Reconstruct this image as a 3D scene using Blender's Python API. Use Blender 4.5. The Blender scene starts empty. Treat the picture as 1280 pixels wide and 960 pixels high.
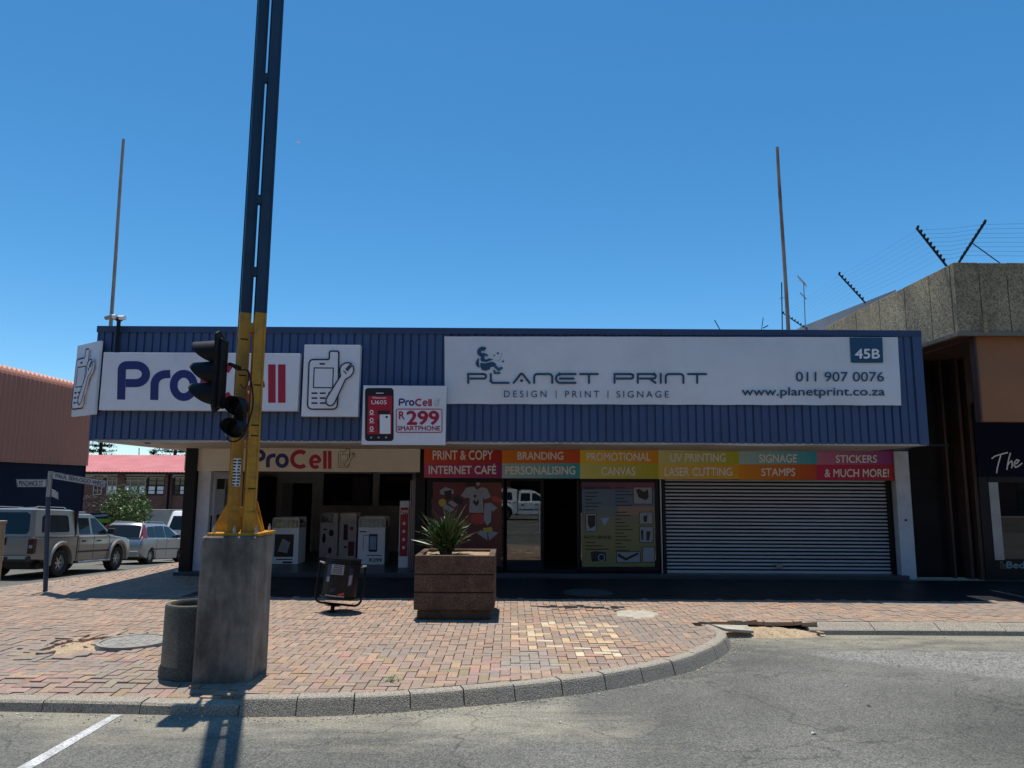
import bpy, bmesh, math, random
from mathutils import Vector, Matrix
R = math.radians
rnd = random.Random(7)
scene = bpy.context.scene
col = scene.collection

# ------------------------------------------------------------------ camera
F = 900.0
PITCH = math.atan(127 / 900.0)
ROLL = R(0.32)
H = 1.9
cam_d = bpy.data.cameras.new('camera')
cam_d.sensor_width = 36.0
cam_d.lens = F / 1280 * 36
cam_d.clip_end = 5000
cam_d.clip_start = 0.05
cam = bpy.data.objects.new('camera', cam_d)
col.objects.link(cam)
cam.matrix_world = Matrix.Translation((0, 0, H)) @ Matrix.Rotation(R(90) + PITCH, 4, 'X') @ Matrix.Rotation(ROLL, 4, 'Z')
scene.camera = cam

# ------------------------------------------------------------------ sky and sun
SUN_EL = 77.5
SUN_AZ = -18.6          # degrees from +Y towards +X (negative: to the left)
w = bpy.data.worlds.new("World")
scene.world = w
w.use_nodes = True
nt = w.node_tree
nt.nodes.clear()
sky = nt.nodes.new('ShaderNodeTexSky')
sky.sky_type = 'NISHITA'
sky.sun_disc = False
sky.sun_elevation = R(SUN_EL)
sky.sun_rotation = R(SUN_AZ)
sky.altitude = 1600
sky.air_density = 1.0
sky.dust_density = 0.7
sky.ozone_density = 4.0
bg = nt.nodes.new('ShaderNodeBackground')
bg.inputs['Strength'].default_value = 0.15
wo = nt.nodes.new('ShaderNodeOutputWorld')
hs = nt.nodes.new('ShaderNodeHueSaturation'); hs.inputs['Saturation'].default_value = 1.27; hs.inputs['Hue'].default_value = 0.49
nt.links.new(sky.outputs[0], hs.inputs['Color']); nt.links.new(hs.outputs[0], bg.inputs[0])
nt.links.new(bg.outputs[0], wo.inputs[0])
sd = bpy.data.lights.new('sun', 'SUN')
sd.energy = 5.0
sd.angle = R(0.5)
sd.color = (1.0, 0.955, 0.89)
so = bpy.data.objects.new('sun', sd)
col.objects.link(so)
dv = Vector((math.sin(R(SUN_AZ)) * math.cos(R(SUN_EL)), math.cos(R(SUN_AZ)) * math.cos(R(SUN_EL)), math.sin(R(SUN_EL))))
so.rotation_euler = dv.to_track_quat('Z', 'Y').to_euler()
so.location = (-10, 20, 40)
vs = scene.view_settings
vs.view_transform = 'Standard'
vs.look = 'None'
vs.exposure = 0.0
vs.gamma = 1.0
scene.cycles.max_bounces = 6
scene.cycles.transparent_max_bounces = 6

# ------------------------------------------------------------------ measuring helpers (image pixel + distance -> metres)
cp, sp = math.cos(PITCH), math.sin(PITCH)
cr, sr = math.cos(ROLL), math.sin(ROLL)
def ray(px, py):
    u = (px - 640) / F; v = (480 - py) / F
    a = u * cr - v * sr; b = u * sr + v * cr
    return (a, cp - b * sp, sp + b * cp)
def at(px, py, Y):
    d = ray(px, py); t = Y / d[1]
    return (d[0] * t, Y, H + d[2] * t)
def gp(px, py, z=0.0):
    d = ray(px, py); t = (z - H) / d[2]
    return (d[0] * t, d[1] * t, z)
def proj(x, y, z):
    z -= H
    ww = y * cp + z * sp; v = -y * sp + z * cp
    a = x / ww; b = v / ww
    return (640 + F * (a * cr + b * sr), 480 - F * (-a * sr + b * cr))
def sstep(t):
    t = max(0.0, min(1.0, t)); return t * t * (3 - 2 * t)
def g(x, y):
    """height of the ground: level in front of the shops, falling away down the side street"""
    yy = min(y, 60)
    d = 0.052 * max(0, yy - 11.9) + 0.023 * max(0, yy - 22)
    return -d * sstep((-7.4 - x) / 3.1)

# ------------------------------------------------------------------ materials
def nd(t, typ, **kw):
    n = t.nodes.new(typ)
    for k, v in kw.items(): setattr(n, k, v)
    return n
def mat(name, c, rough=0.6, metal=0.0, var=0.15, vscale=3.0, bump=0.0, bscale=60.0, dirt=None, dscale=1.2, damt=0.5,
        coord='Object', fine=0.0, fscale=200.0, spec=0.5, stretch=None, streak=0.0):
    m = bpy.data.materials.new(name); m.use_nodes = True
    t = m.node_tree; b = t.nodes['Principled BSDF']; L = t.links
    b.inputs['Roughness'].default_value = rough
    b.inputs['Metallic'].default_value = metal
    b.inputs['Specular IOR Level'].default_value = spec
    tc = nd(t, 'ShaderNodeTexCoord')
    src = tc.outputs[coord] if coord != 'World' else nd(t, 'ShaderNodeNewGeometry').outputs['Position']
    mp = nd(t, 'ShaderNodeMapping'); L.new(src, mp.inputs[0])
    if stretch: mp.inputs['Scale'].default_value = stretch
    n = nd(t, 'ShaderNodeTexNoise'); n.inputs['Scale'].default_value = vscale; n.inputs['Detail'].default_value = 6
    n.inputs['Roughness'].default_value = 0.65
    L.new(mp.outputs[0], n.inputs['Vector'])
    r = nd(t, 'ShaderNodeValToRGB')
    r.color_ramp.elements[0].position = 0.3; r.color_ramp.elements[1].position = 0.7
    r.color_ramp.elements[0].color = (*[max(0, q * (1 - var)) for q in c], 1)
    r.color_ramp.elements[1].color = (*[min(1, q * (1 + var)) for q in c], 1)
    L.new(n.outputs['Fac'], r.inputs[0])
    out = r.outputs[0]
    if fine > 0:
        n2 = nd(t, 'ShaderNodeTexNoise'); n2.inputs['Scale'].default_value = fscale; n2.inputs['Detail'].default_value = 2
        L.new(src, n2.inputs['Vector'])
        mr = nd(t, 'ShaderNodeMapRange'); mr.inputs[1].default_value = 0.35; mr.inputs[2].default_value = 0.65
        mr.inputs[3].default_value = 1 - fine; mr.inputs[4].default_value = 1 + fine
        L.new(n2.outputs['Fac'], mr.inputs[0])
        mx = nd(t, 'ShaderNodeMix', data_type='RGBA', blend_type='MULTIPLY'); mx.inputs[0].default_value = 1
        L.new(out, mx.inputs[6]); L.new(mr.outputs[0], mx.inputs[7]); out = mx.outputs[2]
    if dirt:
        n3 = nd(t, 'ShaderNodeTexNoise'); n3.inputs['Scale'].default_value = dscale; n3.inputs['Detail'].default_value = 8
        n3.inputs['Roughness'].default_value = 0.7
        if streak:
            m2 = nd(t, 'ShaderNodeMapping'); m2.inputs['Scale'].default_value = (1, 1, streak)
            L.new(src, m2.inputs[0]); L.new(m2.outputs[0], n3.inputs['Vector'])
        else: L.new(src, n3.inputs['Vector'])
        r3 = nd(t, 'ShaderNodeValToRGB'); r3.color_ramp.elements[0].position = 0.45; r3.color_ramp.elements[1].position = 0.72
        r3.color_ramp.elements[1].color = (damt, damt, damt, 1)
        L.new(n3.outputs['Fac'], r3.inputs[0])
        mx = nd(t, 'ShaderNodeMix', data_type='RGBA')
        L.new(r3.outputs[0], mx.inputs[0]); L.new(out, mx.inputs[6]); mx.inputs[7].default_value = (*dirt, 1)
        out = mx.outputs[2]
    L.new(out, b.inputs['Base Color'])
    if bump > 0:
        nb = nd(t, 'ShaderNodeTexNoise'); nb.inputs['Scale'].default_value = bscale; nb.inputs['Detail'].default_value = 4
        L.new(src, nb.inputs['Vector'])
        bp = nd(t, 'ShaderNodeBump'); bp.inputs['Strength'].default_value = bump; bp.inputs['Distance'].default_value = 0.01
        L.new(nb.outputs['Fac'], bp.inputs['Height']); L.new(bp.outputs[0], b.inputs['Normal'])
    return m
def flat(name, c, rough=0.45, metal=0.0, spec=0.5):
    return mat(name, c, rough, metal, var=0.06, vscale=4, spec=spec)
def glass(name, tint=(0.9, 0.95, 0.95), rough=0.0, base=(0.01, 0.012, 0.015), solid=False, refl=1.0, f0=0.05):
    m = bpy.data.materials.new(name); m.use_nodes = True
    t = m.node_tree; L = t.links
    t.nodes.remove(t.nodes['Principled BSDF'])
    o = t.nodes['Material Output']
    ge = nd(t, 'ShaderNodeNewGeometry'); dt = nd(t, 'ShaderNodeVectorMath', operation='DOT_PRODUCT'); L.new(ge.outputs['Incoming'], dt.inputs[0]); L.new(ge.outputs['Normal'], dt.inputs[1])
    ab = nd(t, 'ShaderNodeMath', operation='ABSOLUTE'); L.new(dt.outputs['Value'], ab.inputs[0])
    om = nd(t, 'ShaderNodeMath', operation='SUBTRACT'); om.inputs[0].default_value = 1.0; L.new(ab.outputs[0], om.inputs[1])
    fr = nd(t, 'ShaderNodeMath', operation='POWER'); L.new(om.outputs[0], fr.inputs[0]); fr.inputs[1].default_value = 5.0
    gl = nd(t, 'ShaderNodeBsdfGlossy'); gl.inputs['Roughness'].default_value = 0.01; gl.inputs['Color'].default_value = (refl, refl, refl, 1)
    if solid:
        tr = nd(t, 'ShaderNodeBsdfDiffuse'); tr.inputs[0].default_value = (*base, 1)
    else:
        tr = nd(t, 'ShaderNodeBsdfTransparent'); tr.inputs[0].default_value = (*tint, 1)
    mr = nd(t, 'ShaderNodeMath', operation='MULTIPLY_ADD'); mr.inputs[1].default_value = 1 - f0; mr.inputs[2].default_value = f0
    L.new(fr.outputs[0], mr.inputs[0])
    mx = nd(t, 'ShaderNodeMixShader'); L.new(mr.outputs[0], mx.inputs[0]); L.new(tr.outputs[0], mx.inputs[1]); L.new(gl.outputs[0], mx.inputs[2])
    L.new(mx.outputs[0], o.inputs[0])
    return m

def attr_mat(name, rough, bump=0.3, bscale=90, grime=0.35):
    """surface colour from the mesh colour attribute, with grime and grain"""
    m = bpy.data.materials.new(name); m.use_nodes = True
    t = m.node_tree; b = t.nodes['Principled BSDF']; L = t.links
    b.inputs['Roughness'].default_value = rough; b.inputs['Specular IOR Level'].default_value = 0.3
    a = nd(t, 'ShaderNodeAttribute'); a.attribute_name = 'Col'
    ge = nd(t, 'ShaderNodeNewGeometry')
    n = nd(t, 'ShaderNodeTexNoise'); n.inputs['Scale'].default_value = 1.1; n.inputs['Detail'].default_value = 8; n.inputs['Roughness'].default_value = 0.7
    L.new(ge.outputs['Position'], n.inputs['Vector'])
    r = nd(t, 'ShaderNodeValToRGB'); r.color_ramp.elements[0].position = 0.4; r.color_ramp.elements[1].position = 0.75
    r.color_ramp.elements[1].color = (grime * 1.6, grime * 1.6, grime * 1.6, 1)
    L.new(n.outputs['Fac'], r.inputs[0])
    mx = nd(t, 'ShaderNodeMix', data_type='RGBA'); mx.inputs[7].default_value = (0.28, 0.225, 0.175, 1)
    L.new(r.outputs[0], mx.inputs[0]); L.new(a.outputs['Color'], mx.inputs[6])
    n2 = nd(t, 'ShaderNodeTexNoise'); n2.inputs['Scale'].default_value = 70; n2.inputs['Detail'].default_value = 5
    L.new(ge.outputs['Position'], n2.inputs['Vector'])
    mr = nd(t, 'ShaderNodeMapRange'); mr.inputs[1].default_value = 0.3; mr.inputs[2].default_value = 0.7; mr.inputs[3].default_value = 0.72; mr.inputs[4].default_value = 1.24
    L.new(n2.outputs['Fac'], mr.inputs[0])
    m2 = nd(t, 'ShaderNodeMix', data_type='RGBA', blend_type='MULTIPLY'); m2.inputs[0].default_value = 1
    L.new(mx.outputs[2], m2.inputs[6]); L.new(mr.outputs[0], m2.inputs[7])
    L.new(m2.outputs[2], b.inputs['Base Color'])
    bp = nd(t, 'ShaderNodeBump'); bp.inputs['Strength'].default_value = bump; bp.inputs['Distance'].default_value = 0.006
    L.new(n2.outputs['Fac'], bp.inputs['Height']); L.new(bp.outputs[0], b.inputs['Normal'])
    return m

def asphalt_mat():
    m = bpy.data.materials.new('asphalt'); m.use_nodes = True
    t = m.node_tree; b = t.nodes['Principled BSDF']; L = t.links
    b.inputs['Roughness'].default_value = 0.85; b.inputs['Specular IOR Level'].default_value = 0.35
    ge = nd(t, 'ShaderNodeNewGeometry'); P = ge.outputs['Position']
    def noise(s, d=6, rg=0.6, vec=None):
        n = nd(t, 'ShaderNodeTexNoise'); n.inputs['Scale'].default_value = s; n.inputs['Detail'].default_value = d
        n.inputs['Roughness'].default_value = rg; L.new(vec or P, n.inputs['Vector']); return n.outputs['Fac']
    def ramp(fac, p0, c0, p1, c1):
        r = nd(t, 'ShaderNodeValToRGB'); r.color_ramp.elements[0].position = p0; r.color_ramp.elements[1].position = p1
        r.color_ramp.elements[0].color = (*c0, 1); r.color_ramp.elements[1].color = (*c1, 1); L.new(fac, r.inputs[0]); return r.outputs[0]
    def mix(f, a, c, bt='MIX'):
        x = nd(t, 'ShaderNodeMix', data_type='RGBA', blend_type=bt)
        for s, v in ((0, f), (6, a), (7, c)):
            if isinstance(v, (int, float)): x.inputs[s].default_value = v
            elif isinstance(v, tuple): x.inputs[s].default_value = (*v, 1)
            else: L.new(v, x.inputs[s])
        return x.outputs[2]
    base = ramp(noise(0.55, 7, 0.65), 0.32, (0.092, 0.091, 0.082), 0.7, (0.178, 0.174, 0.154))
    # stones of the aggregate
    vo = nd(t, 'ShaderNodeTexVoronoi'); vo.inputs['Scale'].default_value = 95; L.new(P, vo.inputs['Vector'])
    bw = nd(t, 'ShaderNodeRGBToBW'); L.new(vo.outputs['Color'], bw.inputs[0])
    st = ramp(bw.outputs[0], 0.2, (0.62, 0.62, 0.62), 0.95, (1.75, 1.73, 1.62))
    c = mix(1.0, base, st, 'MULTIPLY')
    # coarse worn area to the right, bare aggregate
    sx = nd(t, 'ShaderNodeSeparateXYZ'); L.new(P, sx.inputs[0])
    e = nd(t, 'ShaderNodeMath', operation='MULTIPLY_ADD'); L.new(sx.outputs[0], e.inputs[0]); e.inputs[1].default_value = 0.62
    e2 = nd(t, 'ShaderNodeMath', operation='MULTIPLY_ADD'); L.new(sx.outputs[1], e2.inputs[0]); e2.inputs[1].default_value = 1.0; e2.inputs[2].default_value = -11.52
    L.new(e2.outputs[0], e.inputs[2])
    mr = nd(t, 'ShaderNodeMapRange'); mr.inputs[1].default_value = -0.05; mr.inputs[2].default_value = 0.1; L.new(e.outputs[0], mr.inputs[0])
    lim = nd(t, 'ShaderNodeMapRange'); lim.inputs[1].default_value = 9.55; lim.inputs[2].default_value = 9.45; L.new(sx.outputs[1], lim.inputs[0])
    mm = nd(t, 'ShaderNodeMath', operation='MULTIPLY'); L.new(mr.outputs[0], mm.inputs[0]); L.new(lim.outputs[0], mm.inputs[1])
    gx = nd(t, 'ShaderNodeMapRange'); gx.inputs[1].default_value = 3.4; gx.inputs[2].default_value = 3.9; L.new(sx.outputs[0], gx.inputs[0])
    mm2 = nd(t, 'ShaderNodeMath', operation='MULTIPLY'); L.new(mm.outputs[0], mm2.inputs[0]); L.new(gx.outputs[0], mm2.inputs[1])
    vo2 = nd(t, 'ShaderNodeTexVoronoi'); vo2.inputs['Scale'].default_value = 62; L.new(P, vo2.inputs['Vector'])
    bw2 = nd(t, 'ShaderNodeRGBToBW'); L.new(vo2.outputs['Color'], bw2.inputs[0])
    coarse = ramp(bw2.outputs[0], 0.15, (0.09, 0.088, 0.08), 0.85, (0.31, 0.3, 0.265))
    c = mix(mm2.outputs[0], c, coarse)
    # sand washed along the kerb
    ms_ = nd(t, 'ShaderNodeMapping'); ms_.inputs['Scale'].default_value = (1.0, 2.6, 1.0); L.new(P, ms_.inputs[0]); s1 = noise(1.7, 9, 0.72, ms_.outputs[0])
    # distance band near the kerb Y 5.9..6.8 in front
    b1 = nd(t, 'ShaderNodeMapRange'); b1.inputs[1].default_value = 5.75; b1.inputs[2].default_value = 6.6; L.new(sx.outputs[1], b1.inputs[0])
    b1x = nd(t, 'ShaderNodeMapRange'); b1x.inputs[1].default_value = 7.6; b1x.inputs[2].default_value = 7.0; L.new(sx.outputs[1], b1x.inputs[0])
    bb = nd(t, 'ShaderNodeMath', operation='MULTIPLY'); L.new(b1.outputs[0], bb.inputs[0]); L.new(b1x.outputs[0], bb.inputs[1])
    bxx = nd(t, 'ShaderNodeMapRange'); bxx.inputs[1].default_value = 1.6; bxx.inputs[2].default_value = 0.3; L.new(sx.outputs[0], bxx.inputs[0])
    bb2 = nd(t, 'ShaderNodeMath', operation='MULTIPLY'); L.new(bb.outputs[0], bb2.inputs[0]); L.new(bxx.outputs[0], bb2.inputs[1])
    # far kerb band Y 9.4..10.5 at right
    b2 = nd(t, 'ShaderNodeMapRange'); b2.inputs[1].default_value = 9.0; b2.inputs[2].default_value = 10.3; L.new(sx.outputs[1], b2.inputs[0])
    b2x = nd(t, 'ShaderNodeMapRange'); b2x.inputs[1].default_value = 2.5; b2x.inputs[2].default_value = 3.0; L.new(sx.outputs[0], b2x.inputs[0])
    bb3 = nd(t, 'ShaderNodeMath', operation='MULTIPLY'); L.new(b2.outputs[0], bb3.inputs[0]); L.new(b2x.outputs[0], bb3.inputs[1])
    ad = nd(t, 'ShaderNodeMath', operation='ADD'); L.new(bb2.outputs[0], ad.inputs[0]); L.new(bb3.outputs[0], ad.inputs[1])
    sm = nd(t, 'ShaderNodeMath', operation='MULTIPLY_ADD'); L.new(ad.outputs[0], sm.inputs[0]); sm.inputs[1].default_value = 0.30; L.new(s1, sm.inputs[2])
    sf = ramp(sm.outputs[0], 0.59, (0, 0, 0), 0.86, (0.9, 0.9, 0.9))
    grain = ramp(noise(60, 4, 0.7), 0.38, (0.05, 0.05, 0.05), 0.62, (1, 1, 1))
    sfm = mix(1.0, sf, grain, 'MULTIPLY')
    c = mix(sfm, c, (0.43, 0.38, 0.27))
    # broad stains and fine cracks
    c = mix(0.5, c, ramp(noise(0.25, 4, 0.6, None), 0.35, (0.62, 0.62, 0.63), 0.65, (1.22, 1.22, 1.2)), 'MULTIPLY')
    vc = nd(t, 'ShaderNodeTexVoronoi', feature='DISTANCE_TO_EDGE'); vc.inputs['Scale'].default_value = 0.42
    wp = nd(t, 'ShaderNodeTexNoise'); wp.inputs['Scale'].default_value = 2.2; wp.inputs['Detail'].default_value = 6; L.new(P, wp.inputs['Vector'])
    va = nd(t, 'ShaderNodeVectorMath', operation='MULTIPLY_ADD'); L.new(wp.outputs['Color'], va.inputs[0]); va.inputs[1].default_value = (0.7, 0.7, 0.7); L.new(P, va.inputs[2])
    L.new(va.outputs[0], vc.inputs['Vector'])
    cf = ramp(vc.outputs['Distance'], 0.0, (0.45, 0.45, 0.45), 0.007, (1, 1, 1))
    c = mix(0.75, c, cf, 'MULTIPLY')
    L.new(c, b.inputs['Base Color'])
    bp = nd(t, 'ShaderNodeBump'); bp.inputs['Strength'].default_value = 0.6; bp.inputs['Distance'].default_value = 0.006
    L.new(bw.outputs[0], bp.inputs['Height']); L.new(bp.outputs[0], b.inputs['Normal'])
    return m

M = {}
M['asphalt'] = asphalt_mat()
M['ground'] = mat('dry_ground', (0.2, 0.16, 0.11), 0.95, var=0.3, vscale=0.2, coord='World')
M['bed'] = mat('paving_bed', (0.17, 0.14, 0.11), 0.95, var=0.3, vscale=6, fine=0.3, fscale=150, coord='World')
M['paver'] = attr_mat('clay_paver', 0.8, grime=0.5)
M['darktile'] = mat('charcoal_tile', (0.018, 0.018, 0.021), 0.5, spec=0.2, var=0.3, vscale=2, coord='World', dirt=(0.05, 0.048, 0.046), dscale=2.5, damt=0.4)  # near-black base colour paints the deep shade under the canopy
M['sand'] = mat('building_sand', (0.42, 0.31, 0.19), 0.95, var=0.25, vscale=8, bump=1.0, bscale=70, fine=0.5, fscale=90, coord='World')
M['cement'] = mat('spilt_cement', (0.42, 0.385, 0.3), 0.9, var=0.2, vscale=7, bump=0.6, bscale=40, fine=0.15, fscale=120, coord='World')
M['kerb'] = mat('kerb_aggregate', (0.36, 0.315, 0.245), 0.9, var=0.28, vscale=3.0, bump=1.0, bscale=90, fine=0.5, fscale=95, dirt=(0.09, 0.085, 0.075), dscale=3, damt=0.5, coord='World')
M['conc'] = mat('plinth_concrete', (0.2, 0.172, 0.14), 0.9, var=0.45, vscale=3.2, bump=0.5, bscale=45, fine=0.12, fscale=160, dirt=(0.022, 0.02, 0.019), dscale=2.6, damt=1.0, coord='World', streak=0.3)
M['bin_conc'] = mat('bin_aggregate', (0.10, 0.095, 0.075), 0.9, var=0.2, vscale=4, bump=1.0, bscale=130, fine=0.5, fscale=120, coord='World')
M['planter'] = mat('planter_aggregate', (0.11, 0.066, 0.04), 0.9, var=0.35, vscale=5, bump=1.0, bscale=80, fine=0.65, fscale=100, dirt=(0.04, 0.03, 0.025), dscale=3, damt=0.5, coord='World')
M['soil'] = mat('planter_soil', (0.34, 0.23, 0.13), 0.95, var=0.3, vscale=10, bump=1.0, bscale=50, fine=0.3, fscale=120, coord='World')
M['yellow'] = mat('yellow_paint', (0.6, 0.285, 0.02), 0.42, var=0.15, vscale=3, dirt=(0.1, 0.055, 0.025), dscale=6, damt=0.8, coord='World', bump=0.1, bscale=30)
M['polenavy'] = mat('pole_navy_paint', (0.022, 0.044, 0.08), 0.4, var=0.2, vscale=2, dirt=(0.06, 0.07, 0.09), dscale=3, damt=0.4, coord='World')
M['black'] = mat('black_plastic', (0.011, 0.011, 0.012), 0.5, var=0.3, vscale=5, spec=0.25)
M['dark'] = mat('dark_frame_paint', (0.012, 0.012, 0.013), 0.4, var=0.2, vscale=3, spec=0.25)
M['blue'] = mat('blue_cladding_paint', (0.047, 0.088, 0.185), 0.42, var=0.14, vscale=0.7, dirt=(0.05, 0.065, 0.14), dscale=1.3, damt=0.5, coord='World', streak=0.2)
M['bluecap'] = mat('blue_capping_paint', (0.036, 0.062, 0.14), 0.42, var=0.14, vscale=0.9, dirt=(0.04, 0.045, 0.1), dscale=2, damt=0.5, coord='World')
M['signwhite'] = mat('sign_white', (0.78, 0.79, 0.82), 0.4, var=0.035, vscale=1.2, dirt=(0.5, 0.5, 0.5), dscale=1.3, damt=0.35, coord='World')
M['banner'] = mat('banner_vinyl', (0.75, 0.75, 0.76), 0.5, var=0.05, vscale=0.6, dirt=(0.58, 0.57, 0.59), dscale=0.8, damt=0.5, coord='World', bump=0.15, bscale=3)
M['beige'] = mat('header_board_beige', (0.74, 0.66, 0.53), 0.5, var=0.06, vscale=1, dirt=(0.55, 0.46, 0.34), dscale=1.5, damt=0.4, coord='World')
M['soffit'] = mat('soffit_paint', (0.5, 0.46, 0.4), 0.7, var=0.1, vscale=1, dirt=(0.25, 0.2, 0.16), dscale=1.8, damt=0.6, coord='World')
M['plaster'] = mat('white_plaster', (0.62, 0.63, 0.66), 0.7, var=0.08, vscale=2, dirt=(0.3, 0.3, 0.3), dscale=3, damt=0.4, coord='World', bump=0.2, bscale=60)
M['navyink'] = flat('navy_lettering', (0.02, 0.03, 0.16))
M['redink'] = flat('red_lettering', (0.42, 0.012, 0.045))
M['inkteal'] = flat('deep_blue_print', (0.016, 0.075, 0.145))
M['inktealL'] = flat('mid_blue_print', (0.03, 0.12, 0.21))
M['outline'] = flat('black_outline', (0.015, 0.016, 0.025))
M['white'] = mat('white_print', (0.86, 0.85, 0.83), 0.5, var=0.03)
M['grey'] = mat('grey_print', (0.3, 0.31, 0.33), 0.5, var=0.1)
M['shutter'] = mat('shutter_galvanised', (0.5, 0.51, 0.53), 0.38, metal=0.0, var=0.1, vscale=1.5, dirt=(0.5, 0.49, 0.47), dscale=2, damt=0.5, coord='World')
M['steel'] = mat('worn_steel', (0.35, 0.35, 0.36), 0.4, metal=0.7, var=0.15)
M['rustpole'] = mat('rusted_white_pole', (0.38, 0.29, 0.23), 0.7, var=0.15, vscale=2, dirt=(0.14, 0.06, 0.03), dscale=2.5, damt=0.9, coord='World', streak=0.5)
M['tilefloor'] = mat('shop_floor', (0.06, 0.062, 0.07), 0.35, var=0.2, vscale=2, coord='World')
M['interior'] = mat('interior_wall', (0.55, 0.55, 0.5), 0.8, var=0.1, coord='World')
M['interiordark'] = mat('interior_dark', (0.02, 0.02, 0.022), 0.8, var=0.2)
M['glass'] = glass('shop_glass', (0.75, 0.8, 0.8), f0=0.085)
M['glassdark'] = glass('tinted_glass', base=(0.008, 0.009, 0.011), solid=True)
M['cargl'] = glass('car_glass', base=(0.012, 0.016, 0.018), solid=True, refl=0.75)
M['roofred'] = mat('red_roof_sheet', (0.52, 0.13, 0.12), 0.5, var=0.1, vscale=0.5, dirt=(0.55, 0.25, 0.22), dscale=1, damt=0.5, coord='World')
M['brick'] = None
M['brown'] = mat('brown_cladding', (0.42, 0.15, 0.09), 0.55, var=0.1, vscale=0.4, coord='World', dirt=(0.33, 0.12, 0.08), dscale=0.8, damt=0.4)
M['navywall'] = mat('navy_wall_paint', (0.009, 0.011, 0.026), 0.8, var=0.2, vscale=0.6, coord='World', spec=0.08)
M['drip'] = mat('drip_edge_paint', (0.2, 0.165, 0.13), 0.8, coord='World')
M['parapet'] = mat('exposed_aggregate_panel', (0.36, 0.275, 0.165), 0.95, var=0.2, vscale=1.2, bump=1.0, bscale=32, fine=0.4, fscale=30, dirt=(0.085, 0.07, 0.05), dscale=1.1, damt=0.6, coord='World', streak=0.35)
M['orange'] = mat('orange_brown_panel', (0.33, 0.13, 0.05), 0.7, var=0.12, vscale=1, coord='World', dirt=(0.2, 0.11, 0.07), dscale=1.2, damt=0.5)
M['fin'] = mat('rust_brown_pier', (0.075, 0.036, 0.026), 0.6, var=0.2, vscale=2, coord='World')
M['walldark'] = mat('dark_wall_tile', (0.02, 0.018, 0.018), 0.7, var=0.25, vscale=2, coord='World', spec=0.12)
M['asbestos'] = mat('grey_roof_sheet', (0.3, 0.3, 0.3), 0.8, var=0.15, vscale=1, coord='World')
M['leaf'] = mat('shrub_leaf', (0.085, 0.15, 0.022), 0.5, var=0.5, vscale=3, coord='World')
M['leafdark'] = mat('conifer_leaf', (0.022, 0.04, 0.016), 0.6, var=0.4, vscale=1, coord='World')
M['yucca'] = mat('yucca_leaf', (0.045, 0.09, 0.022), 0.4, var=0.45, vscale=5, coord='World', dirt=(0.16, 0.13, 0.06), dscale=9, damt=0.6)
M['bark'] = mat('bark', (0.08, 0.055, 0.04), 0.9, var=0.3, vscale=6)
M['roadpaint'] = mat('white_road_paint', (0.5, 0.5, 0.48), 0.8, var=0.15, vscale=5, fine=0.35, fscale=60, dirt=(0.17, 0.165, 0.15), dscale=6, damt=0.7, coord='World')
M['manhole_dark'] = mat('manhole_dark_concrete', (0.06, 0.058, 0.052), 0.9, var=0.2, vscale=6, bump=0.6, bscale=50, fine=0.2, coord='World')  # darker copy of the cover concrete, canopy shade put into its colour
M['manhole'] = mat('manhole_concrete', (0.27, 0.255, 0.22), 0.9, var=0.2, vscale=6, bump=0.6, bscale=50, fine=0.2, coord='World')
M['goldpaint'] = mat('champagne_car_paint', (0.33, 0.315, 0.285), 0.32, metal=0.5, var=0.05)
M['silverpaint'] = mat('silver_car_paint', (0.42, 0.42, 0.41), 0.28, metal=0.5, var=0.04)
M['whitepaint'] = mat('white_car_paint', (0.78, 0.79, 0.8), 0.3, var=0.03)
M['tyre'] = mat('tyre_rubber', (0.02, 0.02, 0.02), 0.85, var=0.2)
M['rim'] = mat('alloy_rim', (0.45, 0.45, 0.45), 0.35, metal=0.7, var=0.1)
M['trim'] = mat('dark_car_trim', (0.02, 0.021, 0.022), 0.55, var=0.2)
M['redlens'] = mat('red_lamp_lens', (0.2, 0.015, 0.015), 0.2, var=0.1)
M['darklens'] = mat('dark_red_lamp_lens', (0.05, 0.01, 0.012), 0.2, var=0.1)
M['clearlens'] = mat('clear_lamp_lens', (0.6, 0.6, 0.6), 0.15, var=0.1)
M['plate'] = mat('number_plate', (0.55, 0.58, 0.52), 0.5, var=0.1)
M['dullwood'] = mat('tan_post', (0.34, 0.27, 0.17), 0.8, var=0.2, vscale=5)
for k, c in dict(red=(0.45, 0.012, 0.03), purple=(0.27, 0.035, 0.15), oran=(0.62, 0.13, 0.02), teal=(0.05, 0.32, 0.42), amber=(0.68, 0.33, 0.015), olive=(0.52, 0.47, 0.03),
                 palegrn=(0.48, 0.47, 0.16), paleteal=(0.35, 0.5, 0.55), pink=(0.45, 0.16, 0.28), dullred=(0.42, 0.05, 0.045),
                 black2=(0.01, 0.01, 0.012), gold=(0.45, 0.36, 0.05), green=(0.12, 0.4, 0.05), navy=(0.015, 0.02, 0.06), lblue=(0.25, 0.36, 0.5), wine=(0.2, 0.03, 0.06)).items():
    M['p_' + k] = flat('print_' + k, c, 0.4)

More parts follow.
